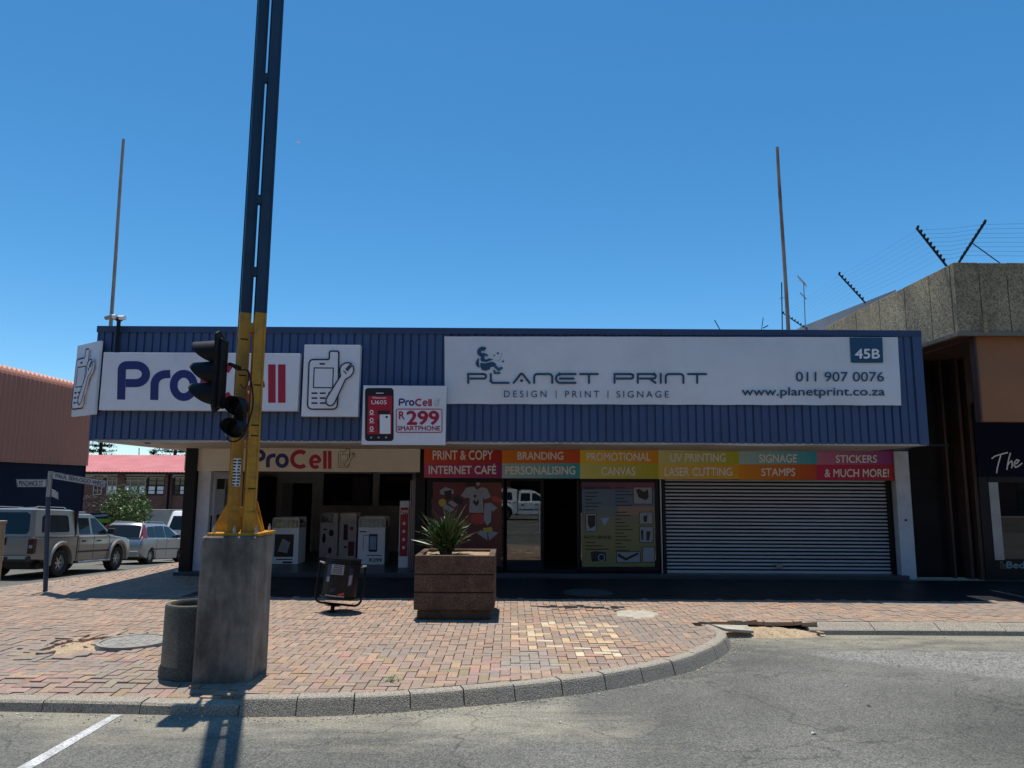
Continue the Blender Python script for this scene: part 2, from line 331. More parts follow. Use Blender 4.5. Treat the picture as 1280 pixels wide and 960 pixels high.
def brick_mat():
    m = mat('face_brick', (0.17, 0.065, 0.045), 0.85, var=0.2, vscale=2, coord='World')
    t = m.node_tree; b = t.nodes['Principled BSDF']
    br = nd(t, 'ShaderNodeTexBrick'); br.inputs['Scale'].default_value = 1.0
    br.inputs['Brick Width'].default_value = 0.23; br.inputs['Row Height'].default_value = 0.085; br.inputs['Mortar Size'].default_value = 0.01
    br.inputs['Color1'].default_value = (0.2, 0.075, 0.05, 1); br.inputs['Color2'].default_value = (0.12, 0.045, 0.035, 1); br.inputs['Mortar'].default_value = (0.16, 0.13, 0.11, 1)
    ge = nd(t, 'ShaderNodeNewGeometry'); sx = nd(t, 'ShaderNodeSeparateXYZ'); cx = nd(t, 'ShaderNodeCombineXYZ')
    ad = nd(t, 'ShaderNodeMath', operation='ADD')
    t.links.new(ge.outputs['Position'], sx.inputs[0]); t.links.new(sx.outputs[0], ad.inputs[0]); t.links.new(sx.outputs[1], ad.inputs[1])
    t.links.new(ad.outputs[0], cx.inputs[0]); t.links.new(sx.outputs[2], cx.inputs[1])
    t.links.new(cx.outputs[0], br.inputs['Vector']); t.links.new(br.outputs[0], b.inputs['Base Color'])
    return m
M['brick'] = brick_mat()

# ------------------------------------------------------------------ object helpers
ORG = {}
def tag(o, label=None, cat=None, group=None, kind=None):
    if label: o['label'] = label
    if cat: o['category'] = cat
    if group: o['group'] = group
    if kind: o['kind'] = kind
    return o
def thing(name, loc, label, cat, group=None, rz=0.0):
    o = bpy.data.objects.new(name, None); col.objects.link(o)
    o.location = loc; o.rotation_euler = (0, 0, rz); o.empty_display_size = 0.2
    ORG[o] = Vector(loc)
    return tag(o, label, cat, group)
def copy_tree(o, parent=None):
    c = o.copy(); col.objects.link(c)
    if parent: c.parent = parent
    for ch in list(o.children): copy_tree(ch, c)
    return c

class MB:
    def __init__(s): s.v = []; s.f = []; s.cols = []; s.mi = []
    def add(s, vs_, fs_, c=None, mi=0):
        n = len(s.v); s.v += [tuple(p) for p in vs_]
        for f in fs_:
            s.f.append([i + n for i in f]); s.cols.append(c); s.mi.append(mi)
        return s
    def box(s, x0, x1, y0, y1, z0, z1, c=None):
        if x0 > x1: x0, x1 = x1, x0
        if y0 > y1: y0, y1 = y1, y0
        if z0 > z1: z0, z1 = z1, z0
        return s.add([(x0, y0, z0), (x1, y0, z0), (x1, y1, z0), (x0, y1, z0), (x0, y0, z1), (x1, y0, z1), (x1, y1, z1), (x0, y1, z1)],
                     [(0, 3, 2, 1), (4, 5, 6, 7), (0, 1, 5, 4), (1, 2, 6, 5), (2, 3, 7, 6), (3, 0, 4, 7)], c)
    def obox(s, mtx, sx, sy, sz):
        pts = [mtx @ Vector((x * sx / 2, y * sy / 2, z * sz / 2)) for z in (-1, 1) for y in (-1, 1) for x in (-1, 1)]
        return s.add(pts, [(0, 2, 3, 1), (4, 5, 7, 6), (0, 1, 5, 4), (1, 3, 7, 5), (3, 2, 6, 7), (2, 0, 4, 6)])
    def bar(s, a, b, wx, wy, up=(0, 0, 1)):
        a = Vector(a); b = Vector(b); d = b - a; L = d.length; z = d.normalized()
        u = Vector(up)
        if abs(z.dot(u)) > 0.98: u = Vector((0, 1, 0))
        x = u.cross(z).normalized(); y = z.cross(x)
        m = Matrix((x, y, z)).transposed().to_4x4(); m.translation = (a + b) / 2
        return s.obox(m, wx, wy, L)
    def prism(s, poly, fn, d0, d1):
        """2D polygon, fn(u, v, d) -> point; extruded from depth d0 to d1"""
        n = len(poly)
        A = [fn(u, v, d0) for u, v in poly]; B = [fn(u, v, d1) for u, v in poly]
        fs_ = [list(range(n)), list(range(2 * n - 1, n - 1, -1))] + [(i, i + n, (i + 1) % n + n, (i + 1) % n) for i in range(n)]
        return s.add(A + B, fs_)
    def cyl(s, a, b, r0, r1=None, n=16, caps=True):
        r1 = r0 if r1 is None else r1
        a = Vector(a); b = Vector(b); z = (b - a).normalized()
        u = Vector((0, 0, 1)) if abs(z.z) < 0.95 else Vector((1, 0, 0))
        x = u.cross(z).normalized(); y = z.cross(x)
        P = []
        for p, r in ((a, r0), (b, r1)):
            for i in range(n):
                t = 2 * math.pi * i / n; P.append(p + x * (math.cos(t) * r) + y * (math.sin(t) * r))
        fs_ = [(i, (i + 1) % n, (i + 1) % n + n, i + n) for i in range(n)]
        if caps: fs_ += [list(range(n - 1, -1, -1)), list(range(n, 2 * n))]
        return s.add(P, fs_)
    def tube(s, pts, r, n=8, closed=False):
        pts = [Vector(p) for p in pts]; N = len(pts); P = []; px = None
        for i, p in enumerate(pts):
            if closed: t = pts[(i + 1) % N] - pts[i - 1]
            else: t = pts[min(i + 1, N - 1)] - pts[max(i - 1, 0)]
            t.normalize()
            if px is None:
                u = Vector((0, 0, 1)) if abs(t.z) < 0.9 else Vector((1, 0, 0)); x = u.cross(t).normalized()
            else: x = (px - t * px.dot(t)).normalized()
            px = x; y = t.cross(x); rr = r[i] if isinstance(r, (list, tuple)) else r
            P += [p + x * (math.cos(2 * math.pi * k / n) * rr) + y * (math.sin(2 * math.pi * k / n) * rr) for k in range(n)]
        fs_ = []
        for i in range(N if closed else N - 1):
            j = (i + 1) % N
            fs_ += [(i * n + k, i * n + (k + 1) % n, j * n + (k + 1) % n, j * n + k) for k in range(n)]
        if not closed: fs_ += [list(range(n - 1, -1, -1)), list(range((N - 1) * n, N * n))]
        return s.add(P, fs_)
    def lathe(s, prof, c=(0, 0, 0), n=28, axis='Z', closed=False):
        P = []; m = len(prof)
        for i in range(n):
            t = 2 * math.pi * i / n
            for r, h in prof:
                if axis == 'Z': P.append((c[0] + r * math.cos(t), c[1] + r * math.sin(t), c[2] + h))
                elif axis == 'Y': P.append((c[0] + r * math.cos(t), c[1] + h, c[2] + r * math.sin(t)))
                else: P.append((c[0] + h, c[1] + r * math.cos(t), c[2] + r * math.sin(t)))
        fs_ = []
        for i in range(n):
            j = (i + 1) % n
            for k in range(m if closed else m - 1):
                l = (k + 1) % m
                fs_.append((i * m + k, j * m + k, j * m + l, i * m + l))
        return s.add(P, fs_)
    def build(s, name, m, parent=None, local=False, bevel=0, smooth=False, origin=None, kind=None, fixn=True):
        vs_ = s.v
        if parent is not None:
            if not local:
                o0 = ORG[parent]; vs_ = [(a - o0.x, b - o0.y, c - o0.z) for a, b, c in vs_]
        else:
            if origin is None:
                xs = [p[0] for p in vs_]; ys = [p[1] for p in vs_]; zs = [p[2] for p in vs_]
                origin = ((min(xs) + max(xs)) / 2, (min(ys) + max(ys)) / 2, min(zs))
            if not local: vs_ = [(a - origin[0], b - origin[1], c - origin[2]) for a, b, c in vs_]
        me = bpy.data.meshes.new(name)
        me.from_pydata(vs_, [], s.f)
        mats = m if isinstance(m, (list, tuple)) else [m]
        for q in mats: me.materials.append(M[q] if isinstance(q, str) else q)
        if len(mats) > 1: me.polygons.foreach_set('material_index', s.mi)
        if any(c is not None for c in s.cols):
            ca = me.color_attributes.new('Col', 'FLOAT_COLOR', 'CORNER')
            dat = []
            for p, c in zip(me.polygons, s.cols):
                c = c or (0.2, 0.2, 0.2)
                dat += [c[0], c[1], c[2], 1.0] * p.loop_total
            ca.data.foreach_set('color', dat)
        if fixn:
            bm = bmesh.new(); bm.from_mesh(me); bmesh.ops.recalc_face_normals(bm, faces=bm.faces); bm.to_mesh(me); bm.free()
        if smooth:
            me.polygons.foreach_set('use_smooth', [True] * len(me.polygons))
            try: me.set_sharp_from_angle(angle=R(38))
            except Exception: pass
        o = bpy.data.objects.new(name, me); col.objects.link(o)
        if parent is not None:
            o.parent = parent; ORG[o] = ORG[parent]
        else:
            if not local: o.location = origin
            ORG[o] = Vector(origin) if not local else Vector((0, 0, 0))
        if bevel:
            b = o.modifiers.new('bevel', 'BEVEL'); b.width = bevel; b.segments = 2; b.limit_method = 'ANGLE'; b.angle_limit = R(40)
        if name in ('lettering', 'picture', 'plate_marks', 'sticker_print', 'stock', 'phone_picture', 'astronaut_mark', 'wire', 'grip_pattern', 'outline') and not kind: kind = 'stuff'
        if kind: o['kind'] = kind
        return o

# --------- flat print: text and strokes
_tc = {}
def text2d(s, bold=0.0, space=1.0):
    """2D mesh of the words, normalised to its own bounding box"""
    key = (s, bold, space)
    if key in _tc: return _tc[key]
    cu = bpy.data.curves.new('words', 'FONT'); cu.body = s; cu.size = 1; cu.offset = bold; cu.space_character = space; cu.resolution_u = 4
    o = bpy.data.objects.new('words', cu); col.objects.link(o)
    bpy.context.view_layer.update()
    dg = bpy.context.evaluated_depsgraph_get()
    me = bpy.data.meshes.new_from_object(o.evaluated_get(dg))
    v = [(p.co.x, p.co.y) for p in me.vertices]; f = [list(p.vertices) for p in me.polygons]
    bpy.data.objects.remove(o); bpy.data.curves.remove(cu); bpy.data.meshes.remove(me)
    x0 = min(p[0] for p in v); x1 = max(p[0] for p in v); y0 = min(p[1] for p in v); y1 = max(p[1] for p in v)
    v = [((a - x0) / (x1 - x0), (b - y0) / (y1 - y0)) for a, b in v]
    _tc[key] = (v, f, (x1 - x0) / (y1 - y0)); return _tc[key]
def put_text(mb, s, quad, d=-0.004, bold=0.0, space=1.0, shear=0.0):
    """quad = function (u, v, d) -> point, u,v in 0..1 within the word's box"""
    v, f, a = text2d(s, 0.0, space); b = max(0, bold) * 0.8
    offs = [(0, 0)] if b < 0.004 else [(-b / a, 0), (b / a, 0), (0, -b), (0, b)]
    for k, (du, dv_) in enumerate(offs): mb.add([quad(p[0] + shear * p[1] + du, p[1] + dv_, d - 0.0004 * k) for p in v], f)
def boxfn(px0, py0, px1, py1, Y, nx=0.0):
    """rectangle on the plane y=Y that covers the measured image box (top left px0,py0 - bottom right px1,py1); d moves along y"""
    a = at(px0, py1, Y); b = at(px1, py0, Y); a2 = at(px1, py1, Y); b2 = at(px0, py0, Y)
    x0 = (a[0] + b2[0]) / 2; x1 = (b[0] + a2[0]) / 2; z0 = (a[2] + a2[2]) / 2; z1 = (b[2] + b2[2]) / 2
    return lambda u, v, d=0.0: (x0 + (x1 - x0) * u, Y + d, z0 + (z1 - z0) * v)
def bx_dims(fn):
    p = fn(0, 0, 0); q = fn(1, 1, 0); return p, q
def stroke(pts, wd, closed=False, cap=0):
    """2D polyline -> list of quads polygons; returns verts, faces"""
    pts = [Vector(p) for p in pts]; N = len(pts)
    V = []; Fc = []
    h = wd / 2
    for i in range(N):
        if closed: a = pts[i - 1]; b = pts[(i + 1) % N]
        else: a = pts[i - 1] if i > 0 else None; b = pts[i + 1] if i < N - 1 else None
        p = pts[i]
        d1 = (p - a).normalized() if a is not None else (b - p).normalized()
        d2 = (b - p).normalized() if b is not None else d1
        n1 = Vector((-d1.y, d1.x)); n2 = Vector((-d2.y, d2.x)); n = (n1 + n2)
        if n.length < 1e-4: n = n1
        n.normalize(); k = h / max(0.45, n.dot(n1))
        V += [p + n * k, p - n * k]
    for i in range(N if closed else N - 1):
        j = (i + 1) % N; Fc.append((2 * i, 2 * i + 1, 2 * j + 1, 2 * j))
    V = [(q.x, q.y) for q in V]
    if cap and not closed:
        for p, q in ((pts[0], pts[1]), (pts[-1], pts[-2])):
            d = (p - q).normalized(); n = len(V); m = 8; nn = Vector((-d.y, d.x))
            for k in range(m + 1):
                t = math.pi * k / m; w_ = p + nn * (math.cos(t) * h) + d * (math.sin(t) * h); V.append((w_.x, w_.y))
            Fc.append(list(range(n, n + m + 1)))
    return V, Fc
def arc(cx, cy, rx, ry, a0, a1, n=10):
    return [(cx + rx * math.cos(R(a0 + (a1 - a0) * i / n)), cy + ry * math.sin(R(a0 + (a1 - a0) * i / n))) for i in range(n + 1)]
def put_stroke(mb, pts, wd, fn, d=-0.004, closed=False, cap=0):
    mb.k = getattr(mb, 'k', 0) + 1; d -= 0.0004 * mb.k
    V, Fc = stroke(pts, wd, closed, cap)
    mb.add([fn(a, b, d) for a, b in V], Fc)
def put_poly(mb, pts, fn, d=-0.004): mb.add([fn(a, b, d) for a, b in pts], [list(range(len(pts)))])
def rrect(x0, y0, x1, y1, r, n=5):
    return arc(x1 - r, y1 - r, r, r, 0, 90, n) + arc(x0 + r, y1 - r, r, r, 90, 180, n) + arc(x0 + r, y0 + r, r, r, 180, 270, n) + arc(x1 - r, y0 + r, r, r, 270, 360, n)
def metric(fn):
    """turns unit box fn into one in metres, origin at the box's lower left"""
    p = fn(0, 0, 0); q = fn(1, 1, 0); W = q[0] - p[0]; Hh = q[2] - p[2]
    return (lambda a, b, d=0.0: fn(a / W, b / Hh, d)), W, Hh
#PART2
# ------------------------------------------------------------------ ground and road
def grid_sheet(name, xs, ys, dz, m, kind='structure', extra=None):
    mb = MB(); nx = len(xs)
    mb.v = [(x, y, g(x, y) + dz + (extra(x, y) if extra else 0)) for y in ys for x in xs]
    mb.f = [(j * nx + i, j * nx + i + 1, (j + 1) * nx + i + 1, (j + 1) * nx + i) for j in range(len(ys) - 1) for i in range(nx - 1)]
    mb.cols = [None] * len(mb.f); mb.mi = [0] * len(mb.f)
    o = mb.build(name, m, local=True, kind=kind)
    return o
gx_ = [-1500, -300, -80, -40, -30, -24] + [-20 + 0.5 * i for i in range(28)] + [-6, 0, 6, 12, 20, 40, 300, 1500]
gy_ = [-1500, -300, -60, -20, 0, 6, 9, 11] + [12 + 1.0 * i for i in range(49)] + [70, 120, 400, 1500]
tag(grid_sheet('ground', gx_, gy_, -0.30, 'ground'), 'dry sandy ground under and beyond the street')
rx_ = [-40, -30, -24] + [-20 + 0.5 * i for i in range(28)] + [-6, 0, 6, 12, 20, 30]
ry_ = [-21, -10, 0, 6, 9, 11] + [12 + 1.0 * i for i in range(33)]
tag(grid_sheet('road', rx_, ry_, -0.15, 'asphalt'), 'worn grey asphalt road with sand along its kerb')

# pavement outline (top outer edge of the kerb), metres
kp = [(-10.5, 44.0), (-10.5, 30.0), (-10.5, 20.0), (-10.5, 14.0), (-10.5, 10.8)]
kp += [(-6.9 + 3.6 * math.cos(R(a)), 10.6 + 3.65 * math.sin(R(a))) for a in (190, 205, 220, 235, 250, 262)]
kp += [(-5.8, 6.93), (-4.6, 6.88), (-3.5, 6.83), (-2.42, 6.78)]
k2 = [(-2.42, 6.78), (-1.85, 6.81), (-1.26, 6.89), (-.76, 7.02), (-.25, 7.18), (.27, 7.38), (.78, 7.60), (1.21, 7.85), (1.62, 8.15), (2.02, 8.50), (2.38, 8.93), (2.66, 9.36), (2.83, 9.78), (2.86, 10.12), (2.80, 10.44)]
k3 = [(4.2, 10.50), (12.5, 10.50)]
def resample(p, step):
    out = []; segs = []; L = 0
    for a, b in zip(p, p[1:]):
        d = math.dist(a, b); segs.append((L, d, a, b)); L += d
    n = max(1, round(L / step))
    for i in range(n + 1):
        s = L * i / n
        for (l0, d, a, b) in segs:
            if s <= l0 + d + 1e-6: break
        t = (s - l0) / d; out.append((a[0] + (b[0] - a[0]) * t, a[1] + (b[1] - a[1]) * t))
    return out
def smooth(p, n=6):
    """Catmull-Rom through the points"""
    out = []
    for i in range(len(p) - 1):
        p0 = p[max(0, i - 1)]; p1 = p[i]; p2 = p[i + 1]; p3 = p[min(len(p) - 1, i + 2)]
        for k in range(n):
            t = k / n
            out.append(tuple(0.5 * ((2 * p1[a]) + (-p0[a] + p2[a]) * t + (2 * p0[a] - 5 * p1[a] + 4 * p2[a] - p3[a]) * t * t + (-p0[a] + 3 * p1[a] - 3 * p2[a] + p3[a]) * t ** 3) for a in (0, 1)))
    out.append(p[-1]); return out
def offset(path, d):
    """shift a path to its left-hand side (towards the paving)"""
    out = []
    for i, p in enumerate(path):
        a = path[max(0, i - 1)]; b = path[min(len(path) - 1, i + 1)]
        tx, ty = b[0] - a[0], b[1] - a[1]; l = math.hypot(tx, ty)
        out.append((p[0] - ty / l * d, p[1] + tx / l * d))
    return out
k2s = smooth(k2)
kerb = MB()
kerb.box(-2.3, 2.4, 7.4, 7.5, -0.28, -0.26)
kerb_o = kerb.build('kerb', 'kerb', kind='structure')
tag(kerb_o, 'grey concrete kerb of separate stones round the brick pavement')
def kerb_run(path, step, prof, wid, seg=4):
    tot = sum(math.dist(a, b) for a, b in zip(path, path[1:])); n = max(1, round(tot / step)); fine = resample(path, tot / (n * seg) * 1.00001)
    for s in range(n):
        pts = fine[s * seg:(s + 1) * seg + 1]
        # shrink the ends for the joint
        def lerp(a, b, t): return (a[0] + (b[0] - a[0]) * t, a[1] + (b[1] - a[1]) * t)
        q = list(pts); dl = math.dist(pts[0], pts[1]); j = 0.006 / dl
        q[0] = lerp(pts[0], pts[1], j); q[-1] = lerp(pts[-1], pts[-2], j)
        mb = MB(); m = len(prof)
        dz = rnd.uniform(-0.006, 0.004); do = rnd.uniform(-0.006, 0.006)
        offs = [offset(q, o_ + do) for o_, z in prof]
        for i in range(len(q)):
            for k, (o_, z) in enumerate(prof):
                x, y = offs[k][i]; mb.v.append((x, y, g(q[i][0], q[i][1]) + z + dz))
        fs_ = [(i * m + k, i * m + (k + 1) % m, (i + 1) * m + (k + 1) % m, (i + 1) * m + k) for i in range(len(q) - 1) for k in range(m)]
        fs_ += [list(range(m)), list(range((len(q) - 1) * m, len(q) * m))]
        mb.f = fs_; mb.cols = [None] * len(fs_); mb.mi = [0] * len(fs_)
        mb.build('kerb_stone', 'kerb', kerb_o)
P_up = [(-0.075, -0.24), (0.0, -0.03), (0.010, -0.010), (0.03, 0.0), (0.135, 0.0), (0.135, -0.24)]
P_drop = [(-0.04, -0.26), (0.0, -0.075), (0.02, -0.055), (0.15, -0.048), (0.15, -0.26)]
P_right = [(-0.03, -0.24), (0.0, -0.085), (0.02, -0.07), (0.16, -0.006), (0.19, 0.0), (0.19, -0.24)]
kerb_run(kp, 0.9, P_drop, 0.27, 2)
kerb_run(k2s, 0.52, P_up, 0.135, 4)
kerb_run(k3, 0.95, P_right, 0.19, 1)

# inner edge of the paving
in1 = offset(resample(kp, 0.25), 0.155)
def dip(x, y):
    """the paving dips to the dropped kerb at the left"""
    if x > -2.4 or (x > -9.2 and y > 8.2): return 0.0
    d = min((x - a) ** 2 + (y - b) ** 2 for a, b in in1) ** .5
    return -0.048 * sstep(1 - d / 0.5) * sstep((-2.4 - x) / 0.5)
in2 = offset(k2s, 0.14)
def clip_half(poly, p, n):
    out = []
    for i in range(len(poly)):
        a = poly[i]; b = poly[(i + 1) % len(poly)]
        da = (a[0] - p[0]) * n[0] + (a[1] - p[1]) * n[1]; db = (b[0] - p[0]) * n[0] + (b[1] - p[1]) * n[1]
        if da >= 0: out.append(a)
        if da * db < 0: t = da / (da - db); out.append((a[0] + (b[0] - a[0]) * t, a[1] + (b[1] - a[1]) * t))
    return out
SEG = []
for path in (in1, in2):
    for a, b in zip(path, path[1:]):
        l = math.dist(a, b)
        if l > 1e-6: SEG.append((a, (-(b[1] - a[1]) / l, (b[0] - a[0]) / l), ((a[0] + b[0]) / 2, (a[1] + b[1]) / 2)))
def clip_paver(poly):
    cx = sum(p[0] for p in poly) / len(poly); cy = sum(p[1] for p in poly) / len(poly)
    if cy > 10.35 and cx > 2.55:
        y0 = 10.69 if cx > 4.2 else 10.62
        if cx < 4.25: y0 = 10.57
        return clip_half(poly, (0, y0), (0, 1))
    if cx > 3.2: return []
    if cx > -10.0 and cy > 10.35 : return poly
    near = [s for s in SEG if abs(s[2][0] - cx) < 0.45 and abs(s[2][1] - cy) < 0.45]
    if not near:
        # inside or outside: compare with the nearest segment
        s = min(SEG, key=lambda s: (s[2][0] - cx) ** 2 + (s[2][1] - cy) ** 2)
        return poly if (cx - s[0][0]) * s[1][0] + (cy - s[0][1]) * s[1][1] > 0 else []
    for s in near:
        poly = clip_half(poly, s[0], s[1])
        if len(poly) < 3: return []
    return poly

# things that break the paving: missing bricks, round covers
def ell(px, py, rx, ry):
    c = gp(px, py); a = gp(px + rx, py); b = gp(px, py - ry)
    return (c[0], c[1], abs(a[0] - c[0]), abs(b[1] - c[1]))
hole_l = ell(105, 806, 38, 11); cover_l = ell(167, 804, 31, 11)
hole_m = (1.02, 11.75, 0.68, 0.13); cem_m = ell(797, 767, 31, 5.5)
hole_r = ell(978, 784, 42, 5); stain = ell(667, 825, 34, 10)
cover_s = ell(735, 741, 30, 4.5)
def ine(e, x, y, k=1.0): return ((x - e[0]) / (e[2] * k)) ** 2 + ((y - e[1]) / (e[3] * k)) ** 2
PAL = [tuple(v * k for v, k in zip(q, (1.2, 1.13, 1.05))) for q in [(.29, .225, .19), (.27, .215, .185), (.31, .235, .195), (.25, .20, .175), (.34, .235, .185), (.37, .25, .19), (.33, .265, .225), (.235, .2, .18), (.38, .27, .2), (.30, .25, .22), (.28, .21, .175)]]
ORG_ = [(.46, .29, .19), (.50, .34, .23), (.43, .26, .18)]
YEL = [(.68, .50, .28), (.62, .44, .24), (.66, .56, .38), (.55, .36, .2)]
CEM = (.33, .30, .24)
yel = [gp(640, 778), gp(765, 776), gp(775, 822), gp(700, 815), gp(636, 806)]
def inpoly(x, y, P):
    c = False
    for i in range(len(P)):
        a = P[i]; b = P[i - 1]
        if (a[1] > y) != (b[1] > y) and x < (b[0] - a[0]) * (y - a[1]) / (b[1] - a[1]) + a[0]: c = not c
    return c
from mathutils import noise as mnoise
def pcol(x, y):
    n = mnoise.noise(Vector((x * 0.55, y * 0.55, 3.1)))
    n2 = mnoise.noise(Vector((x * 0.9 + 20, y * 0.9, 1.1)))
    if inpoly(x, y, yel) and rnd.random() < 0.5: return rnd.choice(YEL if rnd.random() < 0.72 else ORG_)
    k = 0.07 + max(0, n2) * 0.4
    if rnd.random() < k: c = rnd.choice(ORG_)
    else: c = rnd.choice(PAL)
    if n < -0.12 and rnd.random() < 0.75:
        c = rnd.choice([(.27, .235, .21), (.29, .25, .22), (.25, .22, .195), (.28, .24, .21)])
    f = rnd.uniform(0.9, 1.1); c = tuple((q * .68 + m_ * .34) * f * t_ for q, m_, t_ in zip(c, (.34, .26, .20), (.94, .89, .83)))
    e = ine(stain, x, y)
    if e < 1.25: c = tuple(q * .25 + w_ * .75 for q, w_ in zip(c, CEM))
    return c
U = 0.106; J = 0.0035
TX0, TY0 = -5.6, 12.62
items = []   # (screen size, poly, z, tilt, colour, cx, cy, orient, clipped)
ang = 0.0
for j in range(int(6.6 / U), int(45 / U)):
    for i in range(int(-10.6 / U), int(12.4 / U)):
        y = j * U; x = i * U
        if y > 16 and (x > -6.8): break
        k = (i - j) % 4
        if k == 0: lx, ly = 2 * U, U
        elif k == 3: lx, ly = U, 2 * U
        else: continue
        if y > 27 : continue
        cx, cy = x + lx / 2, y + ly / 2
        if cx > 3.1 and cy < 10.4: continue
        if y > 15.45 and cx > -7.15: continue
        if cx > TX0 and cy > TY0: continue
        jj = J + rnd.uniform(-0.001, 0.0015)
        poly = [(x + jj, y + jj), (x + lx - jj, y + jj), (x + lx - jj, y + ly - jj), (x + jj, y + ly - jj)]
        full = poly; poly = clip_paver(poly)
        if len(poly) < 3: continue
        wob = rnd.uniform(0.85, 1.1)
        if ine(hole_l, cx, cy) < wob or ine(cover_l, cx, cy) < 1.12: continue
        if abs(cx - hole_m[0]) < hole_m[2] and abs(cy - hole_m[1] + 0.05 * math.sin(cx * 9)) < hole_m[3] * wob: continue
        if ine(hole_r, cx, cy) < 1.25 * wob or ine(cem_m, cx, cy) < 0.7: continue
        if ine(cover_s, cx, cy) < 1.1: continue
        z = rnd.uniform(-0.004, 0.003); tx, ty = rnd.gauss(0, 0.007), rnd.gauss(0, 0.007)
        for hh in (hole_l, hole_r):
            e = ine(hh, cx, cy)
            if e < 2.8: z += rnd.uniform(0.0, 0.02); tx += rnd.gauss(0, 0.05); ty += rnd.gauss(0, 0.05)
        if abs(cx - hole_m[0]) < 0.8 and abs(cy - hole_m[1]) < 0.3: z += rnd.uniform(0, .012); tx += rnd.gauss(0, 0.04); ty += rnd.gauss(0, 0.05)
        z += dip(cx, cy)
        if z < -.01 and cy < 8.3: ty += (dip(cx, cy + .05) - dip(cx, cy - .05)) / .1
        z += 0.012 * mnoise.noise(Vector((cx * 0.8, cy * 0.8, 0)))
        sx_, sy_ = proj(cx, cy, 0)
        vis = -10 < sx_ < 1290 and sy_ < 965 and not (242 < sx_ < 346 and sy_ < 853) and not (195 < sx_ < 250 and 750 < sy_ < 850)
        items.append((cy if vis else 99, poly, z, tx, ty, pcol(cx, cy), cx, cy, k, poly is full or len(poly) == 4 and poly == full))
order = sorted(range(len(items)), key=lambda q: items[q][0])
single = set([q for q in order if items[q][9]][:298])
bed = MB()
bedpoly = [(x, y) for x, y in in1] + [(x, y) for x, y in in2[1:]] + [(3.0, 10.66), (12.4, 10.66), (12.4, 15.5), (-7.0, 15.5), (-7.0, 44)]
# bed as a grid following the fall of the ground
bxs = [-10.4 + 0.4 * i for i in range(10)] + [-6.6]
bys = [10.6 + 1.0 * i for i in range(34)]
for j in range(len(bys) - 1):
    for i in range(len(bxs) - 1):
        q = [(bxs[i], bys[j]), (bxs[i + 1], bys[j]), (bxs[i + 1], bys[j + 1]), (bxs[i], bys[j + 1])]
        if bys[j] >= 15.6 and bxs[i + 1] > -6.7: continue
        zz = -0.035 if bys[j] < 26.5 else -0.004
        bed.add([(a, b, g(a, b) + zz) for a, b in q], [(0, 1, 2, 3)])
for j in range(20):
    for i in range(66):
        x, y = -10.5 + i * .2, 6.6 + j * .2; q = clip_paver([(x, y), (x + .2, y), (x + .2, y + .2), (x, y + .2)])
        if len(q) > 2 and x < 2.8 and sum(p[1] for p in q) / len(q) < 10.6: bed.add([(a, b, -0.035 + dip(a, b)) for a, b in q], [list(range(len(q)))])
bed.add([(-6.6, 10.6, -0.035), (12.4, 10.6, -0.035), (12.4, 15.6, -0.035), (-6.6, 15.6, -0.035)], [(0, 1, 2, 3)])
pav = bed.build('pavement', 'bed', kind='structure', origin=(0, 10, 0))
tag(pav, 'red brown clay brick pavement laid in a herringbone around the corner')
fieldm = MB()
meshes = {}
TH = 0.05
for q in order:
    s, poly, z, tx, ty, c, cx, cy, k, fullb = items[q]
    gz = g(cx, cy)
    if q in single:
        ci = tuple(round(v * 22) / 22 for v in c); key = (k, ci)
        if key not in meshes:
            lx, ly = ((2 * U - 2 * J) / 2, (U - 2 * J) / 2) if k == 0 else ((U - 2 * J) / 2, (2 * U - 2 * J) / 2)
            mb = MB(); h = 0.003
            mb.add([(-lx, -ly, -TH), (lx, -ly, -TH), (lx, ly, -TH), (-lx, ly, -TH), (-lx, -ly, -h), (lx, -ly, -h), (lx, ly, -h), (-lx, ly, -h),
                    (-lx + h, -ly + h, 0), (lx - h, -ly + h, 0), (lx - h, ly - h, 0), (-lx + h, ly - h, 0)],
                   [(0, 1, 5, 4), (1, 2, 6, 5), (2, 3, 7, 6), (3, 0, 4, 7), (4, 5, 9, 8), (5, 6, 10, 9), (6, 7, 11, 10), (7, 4, 8, 11), (8, 9, 10, 11)], ci)
            o = mb.build('paver', 'paver', pav, local=True); meshes[key] = o.data
        else:
            o = bpy.data.objects.new('paver', meshes[key]); col.objects.link(o); o.parent = pav
        o.location = (cx, cy - 10, z + gz); o.rotation_euler = (ty, -tx, 0)
    else:
        n = len(poly)
        def zz(p): return gz + z + (p[0] - cx) * tx + (p[1] - cy) * ty
        top = [(p[0] + (cx - p[0]) * 0.03, p[1] + (cy - p[1]) * 0.03, zz(p)) for p in poly]; mid = [(p[0], p[1], zz(p) - 0.003) for p in poly]; bot = [(p[0], p[1], zz(p) - TH) for p in poly]
        fs_ = [list(range(n))] + [(n + i, n + (i + 1) % n, (i + 1) % n, i) for i in range(n)] + [(2 * n + i, 2 * n + (i + 1) % n, n + (i + 1) % n, n + i) for i in range(n)]
        fieldm.add(top + mid + bot, fs_, c)
fieldm.build('paver_field', 'paver', pav, kind='stuff', fixn=False)

